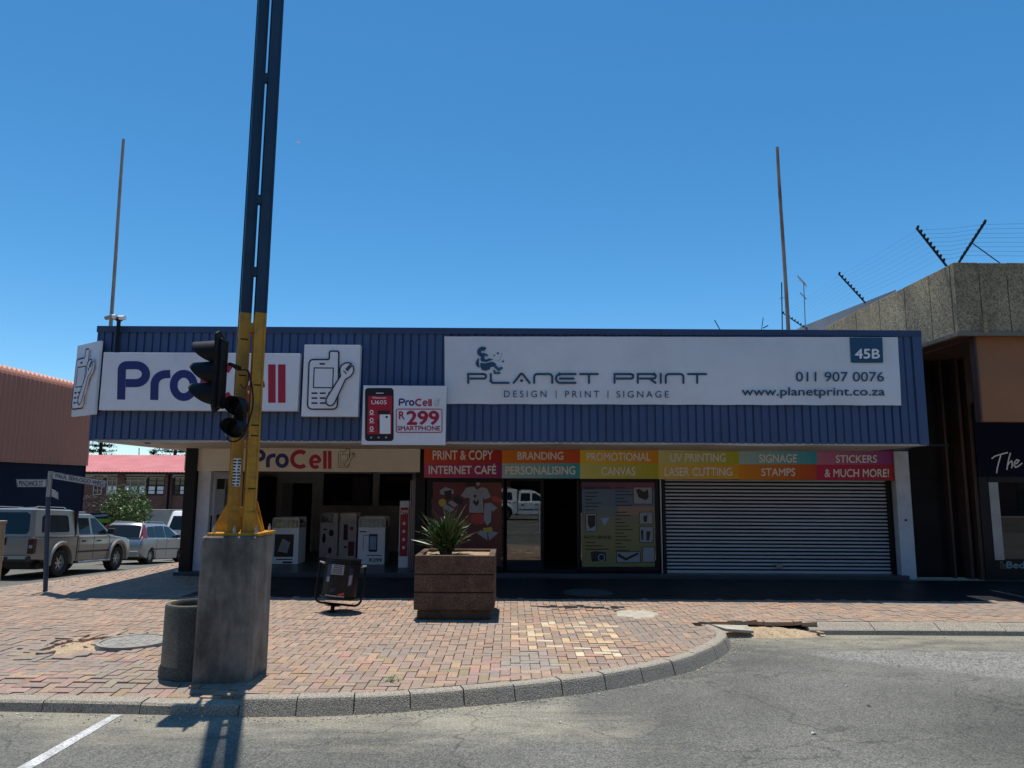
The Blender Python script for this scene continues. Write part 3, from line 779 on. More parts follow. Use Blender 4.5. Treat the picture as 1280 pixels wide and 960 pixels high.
# added tiles in front of the shops, canopy shade put into their near-black colour
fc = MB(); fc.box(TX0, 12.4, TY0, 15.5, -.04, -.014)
fo = fc.build('forecourt', 'bed', kind='structure', origin=(0, 14, 0)); tag(fo, 'strip of charcoal tiles under the canopy in front of the shopfronts')  # added tiles, their charcoal is canopy shade put into the colour
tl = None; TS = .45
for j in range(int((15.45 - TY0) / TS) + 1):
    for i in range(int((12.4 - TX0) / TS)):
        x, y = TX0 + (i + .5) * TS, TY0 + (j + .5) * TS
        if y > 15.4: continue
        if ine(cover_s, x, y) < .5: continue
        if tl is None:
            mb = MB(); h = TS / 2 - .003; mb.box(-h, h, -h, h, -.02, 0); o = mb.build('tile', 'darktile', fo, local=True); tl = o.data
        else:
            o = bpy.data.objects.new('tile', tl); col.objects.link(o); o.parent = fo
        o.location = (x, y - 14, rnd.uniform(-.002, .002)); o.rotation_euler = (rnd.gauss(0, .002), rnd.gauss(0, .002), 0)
# sand and cement where bricks are missing
def mound(name, e, hgt, base, m, label, cat, k=1.0, seed=0, rings=9, n=36):
    mb = MB(); P = [(e[0], e[1], base + hgt)]
    for r in range(1, rings + 1):
        for i in range(n):
            t = 2 * math.pi * i / n; rr = r / rings * (1 + 0.12 * mnoise.noise(Vector((math.cos(t) * 2, math.sin(t) * 2, seed))))
            x = e[0] + math.cos(t) * e[2] * rr * k; y = e[1] + math.sin(t) * e[3] * rr * k
            hh = hgt * (1 - (r / rings) ** 2) + 0.02 * mnoise.noise(Vector((x * 7, y * 7, seed))) * (1 if r < rings else 0)
            P.append((x, y, base + hh))
    fs_ = [(0, 1 + i, 1 + (i + 1) % n) for i in range(n)]
    for r in range(rings - 1):
        for i in range(n):
            a = 1 + r * n; fs_.append((a + i, a + n + i, a + n + (i + 1) % n, a + (i + 1) % n))
    mb.add(P, fs_)
    o = mb.build(name, m, smooth=True, kind='stuff'); tag(o, label, cat); return o
mound('sand_patch', hole_l, 0.05, -0.045, 'sand', 'yellow sand and gravel bare where bricks are missing beside the round cover', 'sand', 1.12, 1)
mound('cement_heap', cem_m, 0.05, -0.02, 'cement', 'pale spilt cement lump flat on the bricks beside the row of missing bricks', 'cement', 1.0, 2)
mound('hole_sand', (3.5, 10.58, 1.0, 0.36), 0.095, -0.157, 'sand', 'sand in the hole where kerb stones are missing', 'sand', 1.0, 4)
# bits of broken brick in the gaps
for (ax, ay, bx_, by_, n_, zb) in ((hole_m[0] - .6, hole_m[1] - .1, hole_m[0] + .62, hole_m[1] + .06, 34, -0.03), (hole_l[0] - .5, hole_l[1] - .12, hole_l[0] + .4, hole_l[1] + .25, 30, -0.02), (3.0, 10.3, 4.4, 10.56, 22, -0.12)):
    mb = MB()
    for i in range(n_):
        x = rnd.uniform(ax, bx_); y = rnd.uniform(ay, by_); s = rnd.uniform(.012, .04)
        m4 = Matrix.Translation((x, y, zb + s * .4)) @ Matrix.Rotation(rnd.uniform(0, 3), 4, 'Z') @ Matrix.Rotation(rnd.uniform(-.5, .5), 4, 'X')
        c = rnd.choice(PAL + ORG_); n0 = len(mb.cols); mb.obox(m4, s * 1.6, s, s * .8); mb.cols[n0:] = [c] * 6
    tag(mb.build('brick_rubble', 'paver', kind='stuff'), 'small broken bits of brick in the gap in the paving', 'rubble')
# loose kerb slab lying askew over the hole at the kerb
a, b, c_, d_ = gp(889, 780.5, .0), gp(934, 781.5, -.01), gp(942, 788.5, -.06), gp(908, 786, -.03)
mb = MB(); A = [a, b, c_, d_]
mb.add(A + [(p[0], p[1], p[2] - 0.035) for p in A], [(0, 1, 2, 3), (7, 6, 5, 4), (0, 4, 5, 1), (1, 5, 6, 2), (2, 6, 7, 3), (3, 7, 4, 0)])
tag(mb.build('concrete_slab', 'cement'), 'pale broken concrete slab lying tilted at the end of the kerb curve', 'slab')
# round covers
def cover(e, z, label, mm='manhole'):
    c = (e[0], e[1], z); r = (e[2] + e[3]) / 2
    t = thing('manhole_cover', c, label, 'manhole cover')
    mb = MB(); mb.lathe([(0, 0), (r * .86, 0), (r * .87, -.008), (r * .9, -.008), (r * .9, -0.02)], c, 40); mb.build('lid', mm, t, smooth=True)
    mb = MB(); mb.lathe([(r * .905, -.03), (r * .905, 0.003), (r, .003), (r * 1.02, -.05)], c, 40); mb.build('ring', mm, t, smooth=True)
    mb = MB()
    for i in range(7):
        for j in range(7):
            x = (i - 3) * r * .2; y = (j - 3) * r * .2
            if x * x + y * y < (r * .75) ** 2 and (i * 3 + j * 5) % 4: mb.box(c[0] + x - r * .05, c[0] + x + r * .05, c[1] + y - r * .03, c[1] + y + r * .03, z - .001, z + .003)
    mb.build('grip_pattern', mm, t)
cover(cover_l, 0.03, 'round concrete manhole cover in the sunlit bricks beside the bare sand')
cover(cover_s, 0.006, 'round manhole cover in the shade in front of the poster window', 'manhole_dark')
# road line
mb = MB()
A = [gp(140, 893.5, -.146), gp(152, 893.5, -.146), gp(30, 966, -.146), gp(10, 966, -.146)]
mb.add(A, [(0, 1, 2, 3)]); o = mb.build('painted_line', 'roadpaint', kind='structure'); tag(o, 'worn white painted line on the asphalt at the lower left')
# weeds in the joints
for (px, py, n_, lab) in ((488, 851, 26, 'tiny yellow green weed growing in a joint near the kerb'),):
    c = gp(px, py); mb = MB()
    for i in range(n_):
        t = rnd.uniform(0, 6.28); L = rnd.uniform(.03, .08); x = c[0] + rnd.gauss(0, .045); y = c[1] + rnd.gauss(0, .03)
        dx, dy = math.cos(t) * L, math.sin(t) * L
        mb.add([(x - dy * .12, y + dx * .12, 0.0), (x + dy * .12, y - dx * .12, 0), (x + dx, y + dy, L * .7)], [(0, 1, 2)])
    tag(mb.build('weed', 'leaf'), lab, 'weed')
# fallen leaves and litter
for i, (px, py, lab) in enumerate([(473, 782, 'dry brown leaf on the bricks in front of the leaning litter basket'), (493, 763, 'small scrap on the bricks between litter basket and planter'), (456, 775, 'tiny scrap by the foot of the litter basket'),
                              (1086, 883, 'dark scrap lying alone on the right side of the asphalt'), (1058, 858, 'small white scrap on the asphalt right of the kerb curve'), (1017, 917, 'pale scrap on the asphalt at the lower right'), (700, 903, 'small pale scrap on the asphalt just below the curved kerb')]):
    zz = -.147 if py > 855 else .004
    c = gp(px, py, zz); t = rnd.uniform(0, 6); s = rnd.uniform(.018, .035); mb = MB()
    mb.add([(c[0] + math.cos(t) * s, c[1] + math.sin(t) * s, zz + .004), (c[0] - math.sin(t) * s * .5, c[1] + math.cos(t) * s * .5, zz + .012), (c[0] - math.cos(t) * s, c[1] - math.sin(t) * s, zz + .003), (c[0] + math.sin(t) * s * .5, c[1] - math.cos(t) * s * .5, zz + .014)], [(0, 1, 2, 3)])
    tag(mb.build('fallen_leaf' if i == 0 else 'litter_scrap', 'roadpaint' if i > 3 else 'bark'), lab, 'litter')

# grit and small stones gathered at the foot of the kerb
mb = MB(); path = resample([(-5.0, 6.9), (-2.42, 6.76)] + k2s, .02)
for i in range(700):
    p = path[int(rnd.random() ** .9 * (len(path) - 1))]; a = path[max(0, path.index(p) - 1)]; b = path[min(len(path) - 1, path.index(p) + 1)]
    l = math.dist(a, b) or 1; nx, ny = (b[1] - a[1]) / l, -(b[0] - a[0]) / l; d = abs(rnd.gauss(0, .11)) + .055; s = rnd.uniform(.004, .012)
    m4 = Matrix.Translation((p[0] + nx * d, p[1] + ny * d, -.15 + s * .3)) @ Matrix.Rotation(rnd.uniform(0, 6), 4, 'Z') @ Matrix.Rotation(rnd.uniform(0, 1), 4, 'X')
    n0 = len(mb.cols); mb.obox(m4, s * 1.5, s, s * .8); c = rnd.choice([(.55, .5, .4), (.4, .36, .3), (.62, .58, .5), (.3, .26, .2)]); mb.cols[n0:] = [c] * 6
for i in range(160):
    x, y = rnd.uniform(2.9, 9), rnd.gauss(9.9, .28); s = rnd.uniform(.005, .014)
    if y > 10.4: continue
    m4 = Matrix.Translation((x, y, -.15 + s * .3)) @ Matrix.Rotation(rnd.uniform(0, 6), 4, 'Z'); n0 = len(mb.cols); mb.obox(m4, s * 1.5, s, s * .8); mb.cols[n0:] = [(.55, .5, .4)] * 6
tag(mb.build('kerb_grit', 'paver', kind='stuff', fixn=False), 'small stones and grit gathered on the asphalt along the kerb', 'grit')
# ------------------------------------------------------------------ the shop building
YF = 13.4; YS = 15.7; FL = 0.08
XL, XR = -7.86, 7.74
ZB, ZT = 2.70, 4.86
shop = thing('shop_building', (0, YS, 0), 'single storey shop building with a long blue ribbed metal fascia over shaded shopfronts', 'shop building')
def ribbed(name, a, b, z0, z1, nrm, parent, m='blue', pitch=0.152, depth=0.028, groove=0.042):
    """ribbed sheet from a to b (plan), nrm = outward direction"""
    L = math.dist(a, b); ux, uy = (b[0] - a[0]) / L, (b[1] - a[1]) / L; n = int(L / pitch); p = L / n; prof = []
    for i in range(n):
        s = i * p; e = rnd.uniform(-.003, .003); dp = depth * rnd.uniform(.8, 1.25); o0 = rnd.uniform(-.002, .002) - (.003 if i % 5 == 0 else 0)
        prof += [(s, o0), (s + p - groove + e, o0), (s + p - groove + .010 + e, -dp), (s + p - .010, -dp)]
    prof.append((L, 0))
    mb = MB(); P = []
    rows = [z0, z1]
    for z in rows:
        for s, d in prof:
            P.append((a[0] + ux * s + nrm[0] * d, a[1] + uy * s + nrm[1] * d, z + (0.004 * math.sin(s * 1.3) if z == z0 else 0)))
    k = len(prof)
    mb.add(P, [(i, i + 1, k + i + 1, k + i) for i in range(k - 1)])
    return mb.build(name, m, parent, fixn=False)
ribbed('fascia_cladding', (XL, YF), (XR, YF), ZB, ZT - .06, (0, -1), shop)
ribbed('side_cladding', (XL, 30), (XL, YF), ZB, ZT - .06, (-1, 0), shop)
ribbed('side_cladding', (XR, YF), (XR, 15.69), ZB, ZT - .06, (1, 0), shop)
mb = MB(); mb.box(XL - .02, XR + .02, YF - .025, YF + .12, ZT - .12, ZT); mb.box(XL - .022, XL + .12, YF + .12, 30, ZT - .12, ZT - .001); mb.box(XR - .12, XR + .022, YF + .12, 15.6, ZT - .12, ZT - .001)
mb.build('fascia_capping', 'bluecap', shop, bevel=.006)
mb = MB(); mb.box(XL + .03, XR - .03, YF + .035, YF + .06, ZB, ZT - .02); mb.box(XL + .035, XL + .06, YF + .06, 30, ZB, ZT - .02); mb.build('fascia_backing', 'bluecap', shop)
mb = MB(); mb.box(XL, XL + .035, YF - .012, YF + .03, ZB - .01, ZT - .12); mb.build('corner_trim', 'blue', shop)
mb = MB(); mb.box(XR - .16, XR + .012, YF - .016, YF + .03, ZB - .01, ZT - .12); mb.build('corner_trim', 'blue', shop)
# soffit in boards with a joint, sagging a little
xs = [XL + .01, -5.0, -2.1, 0.9, 3.6, 5.6, XR - .01]
for i in range(len(xs) - 1):
    mb = MB(); a, b = xs[i] + .004, xs[i + 1] - .004; n = 8; dz = [0, 0, 0.0, .0, .0, 0][i]
    P = []
    for k in range(n + 1):
        x = a + (b - a) * k / n; sag = -0.012 * math.sin(math.pi * k / n) * (1 if i % 2 else 1.8)
        for y in (YF + .01, YS - .02):
            for z in (ZB - .022 + sag, ZB + .01): P.append((x, y, z))
    fs_ = []
    for k in range(n):
        q = k * 4
        fs_ += [(q, q + 4, q + 6, q + 2), (q + 1, q + 3, q + 7, q + 5), (q, q + 1, q + 5, q + 4), (q + 2, q + 6, q + 7, q + 3)]
    fs_ += [(0, 2, 3, 1), (n * 4, n * 4 + 1, n * 4 + 3, n * 4 + 2)]
    mb.add(P, fs_); mb.build('soffit_board', 'soffit', shop)
mb = MB(); mb.box(XL + .01, -7.02, YS - .02, 29.9, ZB - .02, ZB + .01); mb.build('soffit_board', 'soffit', shop)
mb = MB(); mb.box(XL + .06, XR - .06, YF + .06, 29.9, 4.05, 4.15); mb.build('roof', 'asbestos', shop)
mb = MB(); mb.cyl((at(183, 553, 13.45)[0], 13.5, ZB + .0), (at(183, 553, 13.45)[0], 13.5, ZB - .06), .06, .05, 14); mb.build('downlight', 'black', shop)
# walls
mb = MB()
mb.box(-7.0, -6.85, 16.1, 29.8, -.4, 4.04); mb.box(8.15, 8.3, 15.95, 29.8, -.2, 4.04); mb.box(-7.0, 8.3, 29.8, 29.95, -.4, 4.04)
mb.build('outer_wall', 'plaster', shop)
mb = MB(); mb.box(-7.0, 8.3, YS + .04, YS + .1, 2.4, 4.04); mb.build('lintel', 'dark', shop)
# raised stoep, polished
mb = MB(); mb.box(-7.05, 8.32, 15.42, YS + .2, -.05, FL); mb.build('front_step', 'tilefloor', shop, bevel=.01)
mb = MB(); mb.box(-7.0, 8.15, YS + .2, 21, -.05, FL - .004); mb.build('shop_floor', 'tilefloor', shop)
mb = MB(); mb.box(-6.85, 8.15, YS + .1, 21, 2.72, 2.76); mb.build('shop_ceiling', 'interior', shop)
def X(px, py=650, Y=YS): return at(px, py, Y)[0]
def Z(py, px=640, Y=YS): return at(px, py, Y)[2]
# posts at the left corner of the phone shop
mb = MB(); mb.box(X(231), X(244.5), YS - .16, YS + .1, -.1, 2.69); mb.build('corner_post', 'dark', shop, bevel=.005)
mb = MB(); mb.box(X(245.5), X(261.5), YS - .05, YS + .12, FL, Z(590)); mb.build('pilaster', 'plaster', shop, bevel=.005)
mb = MB(); mb.box(-2.06, -1.86, YS - .02, YS + .2, FL, 2.4); mb.build('party_pillar', 'dark', shop)
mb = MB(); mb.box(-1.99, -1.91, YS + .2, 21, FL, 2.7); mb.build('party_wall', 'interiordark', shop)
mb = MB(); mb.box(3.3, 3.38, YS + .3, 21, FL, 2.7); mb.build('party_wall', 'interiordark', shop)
# right column
cxa, cxb = X(1118, 640), X(1136, 640)
mb = MB(); mb.box(cxa, cxb, YS - .14, YS + .1, 0, ZB - .02); mb.build('column', 'plaster', shop, bevel=.006)
mb = MB(); mb.box((cxa + cxb) / 2 - .02, (cxa + cxb) / 2 + .02, YS - .155, YS - .14, 1.2, 1.24); mb.build('column_hook', 'dark', shop)
# ---- phone shop inside
YB = 20.3
mb = MB(); zdt = Z(604, 370, YB)
xa, xb = X(352, 650, YB), X(389, 650, YB)
mb.box(-6.85, xa, YB, YB + .1, FL, 2.72); mb.box(xb, -5.9 + .0, YB, YB + .1, FL, 2.72) if xb < -5.9 else None
mb.box(xa, xb, YB, YB + .1, zdt, 2.72)
xw0, xw1, xw2, xw3 = X(404, 610, YB), X(466, 610, YB), X(474, 610, YB), X(515, 610, YB)
zw0, zw1 = Z(632, 440, YB), Z(592, 440, YB)
mb.box(xb, -1.99, YB, YB + .1, FL, zw0); mb.box(xb, -1.99, YB, YB + .1, zw1, 2.72)
mb.box(xb, xw0, YB, YB + .1, zw0, zw1); mb.box(xw1, xw2, YB, YB + .1, zw0, zw1); mb.box(xw3, -1.99, YB, YB + .1, zw0, zw1)
mb.build('back_wall', 'interior', shop)
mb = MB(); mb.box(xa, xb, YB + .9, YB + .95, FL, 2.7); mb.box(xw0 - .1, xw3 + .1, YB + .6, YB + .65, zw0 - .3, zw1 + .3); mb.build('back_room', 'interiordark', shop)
for a_, b_ in ((xw0, xw1), (xw2, xw3)):
    mb = MB(); mb.box(a_, b_, YB + .04, YB + .05, zw0, zw1); mb.build('inner_window', 'glassdark', shop)
mb = MB(); mb.box(xa - .08, xa, YB - .03, YB + .02, FL, zdt); mb.box(xb, xb + .08, YB - .03, YB + .02, FL, zdt); mb.box(xa - .08, xb + .08, YB - .03, YB + .02, zdt, zdt + .08); mb.build('inner_door_frame', 'interior', shop)
mb = MB(); mb.box(-6.84, X(340, 650, 20), 19.7, 20.28, FL, 2.1)
for k in range(5): mb.box(-6.84, X(340, 650, 20) + .04, 19.6, 19.7, .3 + k * .42, .33 + k * .42)
mb.build('wall_shelving', 'interiordark', shop)
# open glass door leaf against the left pilaster, with notices
dl = MB(); x0, x1 = X(263, 650, 15.8), X(300, 650, 16.1)
door = MB(); fn = lambda u, v, d=0: (x0 + (x1 - x0) * u, 15.8 + .35 * u + d, FL + 2.08 * v)
for (u0, u1, v0, v1) in ((0, .12, 0, 1), (.88, 1, 0, 1), (.12, .88, .93, 1), (.12, .88, 0, .12)):
    door.prism([(u0, v0), (u1, v0), (u1, v1), (u0, v1)], fn, -.02, .02)
dframe = door.build('door_leaf', 'steel', shop)
mb = MB(); mb.prism([(.12, .12), (.88, .12), (.88, .93), (.12, .93)], fn, -.004, .004); mb.build('door_pane', 'glass', dframe)
mb = MB(); mb.prism([(.12, .3), (.42, .3), (.42, .93), (.12, .93)], fn, -.008, -.005); mb.build('door_notice', 'grey', dframe)
mb = MB(); mb.prism([(.15, .82), (.4, .82), (.4, .93), (.15, .93)], fn, -.012, -.009); mb.build('door_notice', 'black', dframe)
mb = MB(); mb.prism([(.2, .46), (.4, .46), (.4, .56), (.2, .56)], fn, -.012, -.009); mb.build('door_notice', 'black', dframe)
mb = MB(); mb.prism([(.02, .38), (.07, .38), (.07, .55), (.02, .55)], fn, -.06, -.03); mb.build('door_handle', 'black', dframe)

# ---- print shop front (px x0, x1)
def frame_rect(mb, x0, x1, z0, z1, wd, y0, y1):
    mb.box(x0, x0 + wd, y0, y1, z0, z1); mb.box(x1 - wd, x1, y0, y1, z0, z1); mb.box(x0 + wd, x1 - wd, y0, y1, z1 - wd, z1); mb.box(x0 + wd, x1 - wd, y0, y1, z0, z0 + wd)
zh = Z(597.5)
def bay(px0, px1, name, pane=True, wd=.05, gl='glass'):
    x0, x1 = X(px0), X(px1); mb = MB(); frame_rect(mb, x0, x1, FL + .02, zh, wd, YS, YS + .06)
    fr = mb.build(name, 'dark', shop, bevel=.004)
    if pane:
        mb = MB(); mb.box(x0 + wd, x1 - wd, YS + .028, YS + .034, FL + .02 + wd, zh - wd); mb.build('pane', gl, fr)
    return fr
bay(533, 634, 'shop_window', wd=.10)
bay(678, 726, 'door_opening', pane=False, wd=.03)
bay(721, 824, 'shop_window', wd=.08)
drf = bay(630, 679, 'glass_door', wd=.055)
mb = MB(); mb.cyl((X(674), YS - .05, .9), (X(674), YS - .05, 1.5), .014, n=8); mb.build('door_handle', 'steel', drf)
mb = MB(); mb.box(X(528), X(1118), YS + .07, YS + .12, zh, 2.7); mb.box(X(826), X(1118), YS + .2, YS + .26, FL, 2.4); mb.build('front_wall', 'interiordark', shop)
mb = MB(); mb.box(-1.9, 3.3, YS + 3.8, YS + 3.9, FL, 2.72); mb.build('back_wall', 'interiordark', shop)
mb = MB(); mb.box(X(686, 650, 18), X(722, 650, 18), 18, 18.6, FL, Z(637, 700, 18)); mb.build('counter', 'walldark', shop)
mb = MB(); mb.cyl((X(826), YS - .03, FL), (X(826), YS - .03, zh), .018, n=8); mb.build('downpipe', 'steel', shop)
# roller shutter
sx0, sx1 = X(832), X(1113)
sh = thing('roller_shutter', ((sx0 + sx1) / 2, YS, FL), 'closed silver grey roller shutter of horizontal slats over the right half of the print shop', 'roller shutter')
n = 25; z0, z1 = FL + .05, zh; p = (z1 - z0) / n
sl = None
for i in range(n):
    if sl is None:
        mb = MB(); prof = [(.02, .36), (.0, .37), (-.014, .47), (-.018, .68), (-.014, .86), (.0, .97), (.02, .98)]
        P = []
        for x in (sx0, sx1):
            for d, t in prof: P.append((x, YS + .1 + d, z0 + t * p))
        k = len(prof); mb.add(P, [(j, j + 1, k + j + 1, k + j) for j in range(k - 1)])
        sl = mb.build('slat', 'shutter', sh, fixn=False, smooth=True)
    else:
        o = bpy.data.objects.new('slat', sl.data); col.objects.link(o); o.parent = sh; o.location = (0, rnd.gauss(0, .0018), i * p + rnd.gauss(0, .0012)); o.rotation_euler = (0, rnd.gauss(0, .00035), 0)
mb = MB(); mb.box(sx0 - .05, sx0 + .015, YS + .04, YS + .16, FL, zh); mb.build('guide_rail', 'dark', sh)
mb = MB(); mb.box(sx1 - .015, sx1 + .09, YS + .04, YS + .16, FL, zh); mb.build('guide_rail', 'dark', sh)
mb = MB(); mb.box(sx0 + .016, sx1 - .016, YS + .06, YS + .13, FL + .001, z0); mb.build('bottom_bar', 'shutter', sh)
mb = MB(); xm = (sx0 + sx1) / 2; mb.box(xm - .07, xm + .07, YS + .035, YS + .06, FL + .1, FL + .2); mb.build('lock_plate', 'steel', sh, bevel=.004)

# ------------------------------------------------------------------ printed boards
def board(name, px0, py0, px1, py1, Y, th, m, label, cat, frame=None):
    f = boxfn(px0, py0, px1, py1, Y); p, q = bx_dims(f)
    t = thing(name, ((p[0] + q[0]) / 2, Y, p[2]), label, cat)
    mb = MB(); mb.box(p[0], q[0], Y, Y + th, p[2], q[2]); mb.build('panel', m, t, bevel=.004)
    return t
def on(Y): return lambda a, b, d=0.0: at(a, b, Y + d)
# beige header of the phone shop
t = board('header_board', 231, 556.5, 525, 589.5, YS - .08, .07, 'beige', 'long beige signboard over the phone shop entrance with navy and red lettering', 'sign')
PY = YS - .08
def procell(t, fn, X0, Y0, sx, sy, d=-.004, split=True):
    """letter strokes; reference drawing on the big light box in its own units (origin 146,451)"""
    def m(pts): return [(X0 + (x - 146) * sx, Y0 + (y - 451) * sy) for x, y in pts]
    def st(mb, pts, wd, **k): put_stroke(mb, m(pts), wd * (sx + sy) / 2, fn, d, **k)
    P = MB(); R_ = MB()
    def done(last=None):
        nonlocal P, R_
        if split or last:
            for mm, k in ((P, 'navyink'), (R_, 'redink')):
                if mm.v: mm.build('letter' if split else 'lettering', k, t)
            P = MB(); R_ = MB()
    st(P, [(151.3, 499.5), (152.15, 463.5)] + arc(158.5, 462.5, 6.3, 6, 180, 270, 5) + arc(170, 467.7, 12.4, 11.2, -90, 90, 12) + [(157.2, 478.9)], 10.2); done()
    st(P, [(192.7, 500), (193.2, 480)] + arc(208, 480, 14.6, 12.3, 180, 270, 8)[1:] + [(212.8, 467.5)], 10.2); done()
    st(P, arc(229.6, 481.8, 12.6, 14.6, 0, 360, 28)[:-1], 9.8, closed=True); done()
    st(R_, arc(276, 478, 20.5, 20.3, -52, -308, 24), 10.6); done()
    st(R_, [(304, 485), (326, 485)], 7.2)
    st(R_, arc(315, 484.5, 11.4, 14.6, 0, -310, 24), 9.4); done()
    st(R_, [(339.8, 503.5), (339.8, 455.5)], 9.3); done(); st(R_, [(352.2, 503.5), (352.2, 455.5)], 9.3); done(True)
# width 146..357 -> 312..414.5 ; height 451..503 -> 561..586
procell(t, on(PY), 312.0, 561.5, 102.5 / 211, 24.5 / 52.5)

def phone_icon(t, fn, s, d=-.01, fill='signwhite', relief=.03):
    """mobile phone with a spanner; drawn in its own units, fn(u, v, depth)"""
    body = [(60, 290)] + arc(112, 285, 52, 50, 180, 270, 6) + [(292, 234), (304, 218), (305, 150), (318, 133), (402, 135), (417, 150), (415, 300), (410, 600), (400, 770)] + arc(345, 775, 55, 55, 0, 90, 6) + arc(97, 775, 55, 55, 90, 180, 6)
    mb = MB(); mb.prism(body, fn, d - relief * .7, d + relief * .3); mb.build('phone_relief', fill, t)
    w_ = [(262, 722), (276, 688), (438, 430), (430, 380), (432, 335), (455, 298), (500, 274), (545, 274), (566, 284), (506, 346), (522, 366), (574, 306), (592, 320), (597, 355), (588, 398), (560, 436), (497, 474), (368, 752), (338, 784), (300, 790), (268, 765)]
    mb2 = MB(); mb2.prism(w_, fn, d - relief * 1.5, d - relief * .72); mb2.build('spanner_relief', fill, t)
    o = MB(); d1 = d - relief * .7 - .002; d2 = d - relief * 1.5 - .002
    put_stroke(o, body, 17, fn, d1, closed=True)
    put_stroke(o, [(122, 335), (352, 337), (343, 573), (113, 571)], 13, fn, d1, closed=True)
    put_stroke(o, [(186, 286), (250, 287)], 20, fn, d1)
    for y in (638, 697, 757):
        for a, b in ((90, 160), (190, 258)): put_stroke(o, [(a, y), (b, y)], 19, fn, d1)
    put_stroke(o, [(290, 638), (306, 638)], 19, fn, d1)
    put_stroke(o, w_, 15, fn, d2, closed=True); put_stroke(o, [(472, 368), (510, 406)], 12, fn, d2)
    o.build('outline', 'outline', t)
fi = lambda a, b, d=0.0: at(421 + a / 672 * 25.5, 557.0 + b / 960 * 31.5, PY + d)
phone_icon(t, fi, 1, d=-.002, fill='beige', relief=.006)

# big light box with the shop name
YBX = YF - .18
t = board('light_box_sign', 126.5, 441, 373.5, 513, YBX, .15, 'signwhite', 'long white light box sign with big navy and red letters on the blue fascia', 'sign')
procell(t, on(YBX), 146, 451, 1, 1)
# square sign with phone and spanner
t = board('phone_icon_sign', 378.5, 431, 449, 520.5, YBX, .15, 'signwhite', 'white square sign with an outlined mobile phone and spanner facing the street', 'sign')
fs2 = lambda a, b, d=0.0: at(380 + a / 9.6, 425 + b / 9.6, YBX + d)
phone_icon(t, fs2, 1, d=-.005, relief=.02)
# the same sign at the corner, turned away
A = at(125.5, 425.5, 13.25); B = at(97, 432.5, 13.78); A0 = at(122.0, 517, 13.25); B0 = at(93.5, 521.5, 13.78)
t = thing('phone_icon_sign', ((A[0] + B[0]) / 2, 13.5, A0[2]), 'white sign with phone and spanner turned sideways at the left corner of the fascia', 'sign')
z0c, z1c = (A0[2] + B0[2]) / 2, (A[2] + B[2]) / 2
dx, dy = A[0] - B[0], A[1] - B[1]; Lc = math.hypot(dx, dy); nx_, ny_ = dy / Lc, -dx / Lc
if ny_ > 0: nx_, ny_ = -nx_, -ny_
cfn = lambda u, v, d=0.0: (B[0] + dx * u - nx_ * d, B[1] + dy * u - ny_ * d, z1c + (z0c - z1c) * v)
mb = MB(); mb.prism([(0, 0), (1, 0), (1, 1), (0, 1)], cfn, 0, .05); mb.build('panel', 'signwhite', t)
phone_icon(t, lambda a, b, d=0.0: cfn((a - 5) / 655, (b - 60) / 852, d), 1, d=-.004, relief=.035)
mb = MB(); mb.bar((A[0] - .1, A[1] + .22, z1c - .3), (XL + .05, YF + .3, z1c - .3), .04, .04); mb.bar((A[0] - .1, A[1] + .22, z0c + .3), (XL + .05, YF + .3, z0c + .3), .04, .04); mb.build('bracket', 'black', t)

# price sign
YP = YF - .22
t = board('price_sign', 453, 482, 557.2, 556, YP, .12, 'signwhite', 'white price sign showing a black smartphone, hung below the fascia edge at mid front', 'sign')
fz = lambda a, b, d=0.0: at(440 + a / 6.4, 470 + b / 6.4, YP + d)
mb = MB(); put_poly(mb, rrect(104, 96, 333, 521, 26), fz, -.003); mb.build('phone_picture', 'p_black2', t)
mb = MB(); put_poly(mb, [(130, 158), (322, 158), (316, 465), (122, 465)], fz, -.005); mb.build('phone_picture', 'p_red', t)
mb = MB(); put_text(mb, 'Hisense', lambda u, v, d: fz(166 + 106 * u, 181 - 15 * v, d), -.007, .02); put_text(mb, 'U605', lambda u, v, d: fz(155 + 122 * u, 226 - 32 * v, d), -.007, .01)
put_poly(mb, rrect(222, 308, 308, 462, 8), fz, -.009)
for y in (288, 352, 420): put_stroke(mb, arc(157, y, 12, 14, 0, 360, 12)[:-1], 7, fz, -.007, closed=True)
for x in (153, 212, 273): put_stroke(mb, arc(x, 492, 7, 6, 0, 360, 8)[:-1], 2.5, fz, -.006, closed=True)
put_stroke(mb, [(192, 137), (252, 137)], 6, fz, -.006)
for y in (310, 375, 443): put_stroke(mb, [(138, y), (178, y)], 4, fz, -.007)
mb.build('phone_picture', 'white', t)
mb = MB(); put_poly(mb, [(205, 345), (222, 345), (222, 462), (205, 430)], fz, -.006); put_stroke(mb, [(206, 290), (300, 290)], 30, fz, -.006); put_poly(mb, arc(277, 328, 10, 10, 0, 360, 12)[:-1], fz, -.011); mb.build('phone_picture', 'outline', t)
procell(t, fz, 372, 179, 266 / 211, 63 / 52.5, split=False); R2 = MB()
put_stroke(R2, rrect(354, 265, 720, 451, 14), 7, fz, -.004, closed=True)
put_text(R2, 'R', lambda u, v, d: fz(377 + 42 * u, 344 - 60 * v, d), -.004, .05); put_text(R2, '299', lambda u, v, d: fz(440 + 252 * u, 388 - 106 * v, d), -.004, .06)
put_text(R2, 'SMARTPHONE', lambda u, v, d: fz(364 + 340 * u, 436 - 36 * v, d), -.004, .04); R2.build('lettering', 'redink', t)
mb = MB(); put_stroke(mb, rrect(664, 195, 694, 240, 6), 3, fz, -.004, closed=True); put_stroke(mb, [(672, 232), (700, 190)], 3, fz, -.004); put_stroke(mb, [(688, 172), (688, 195)], 3, fz, -.004); put_stroke(mb, [(694, 184), (710, 190)], 3, fz, -.004); mb.build('phone_mark', 'grey', t)

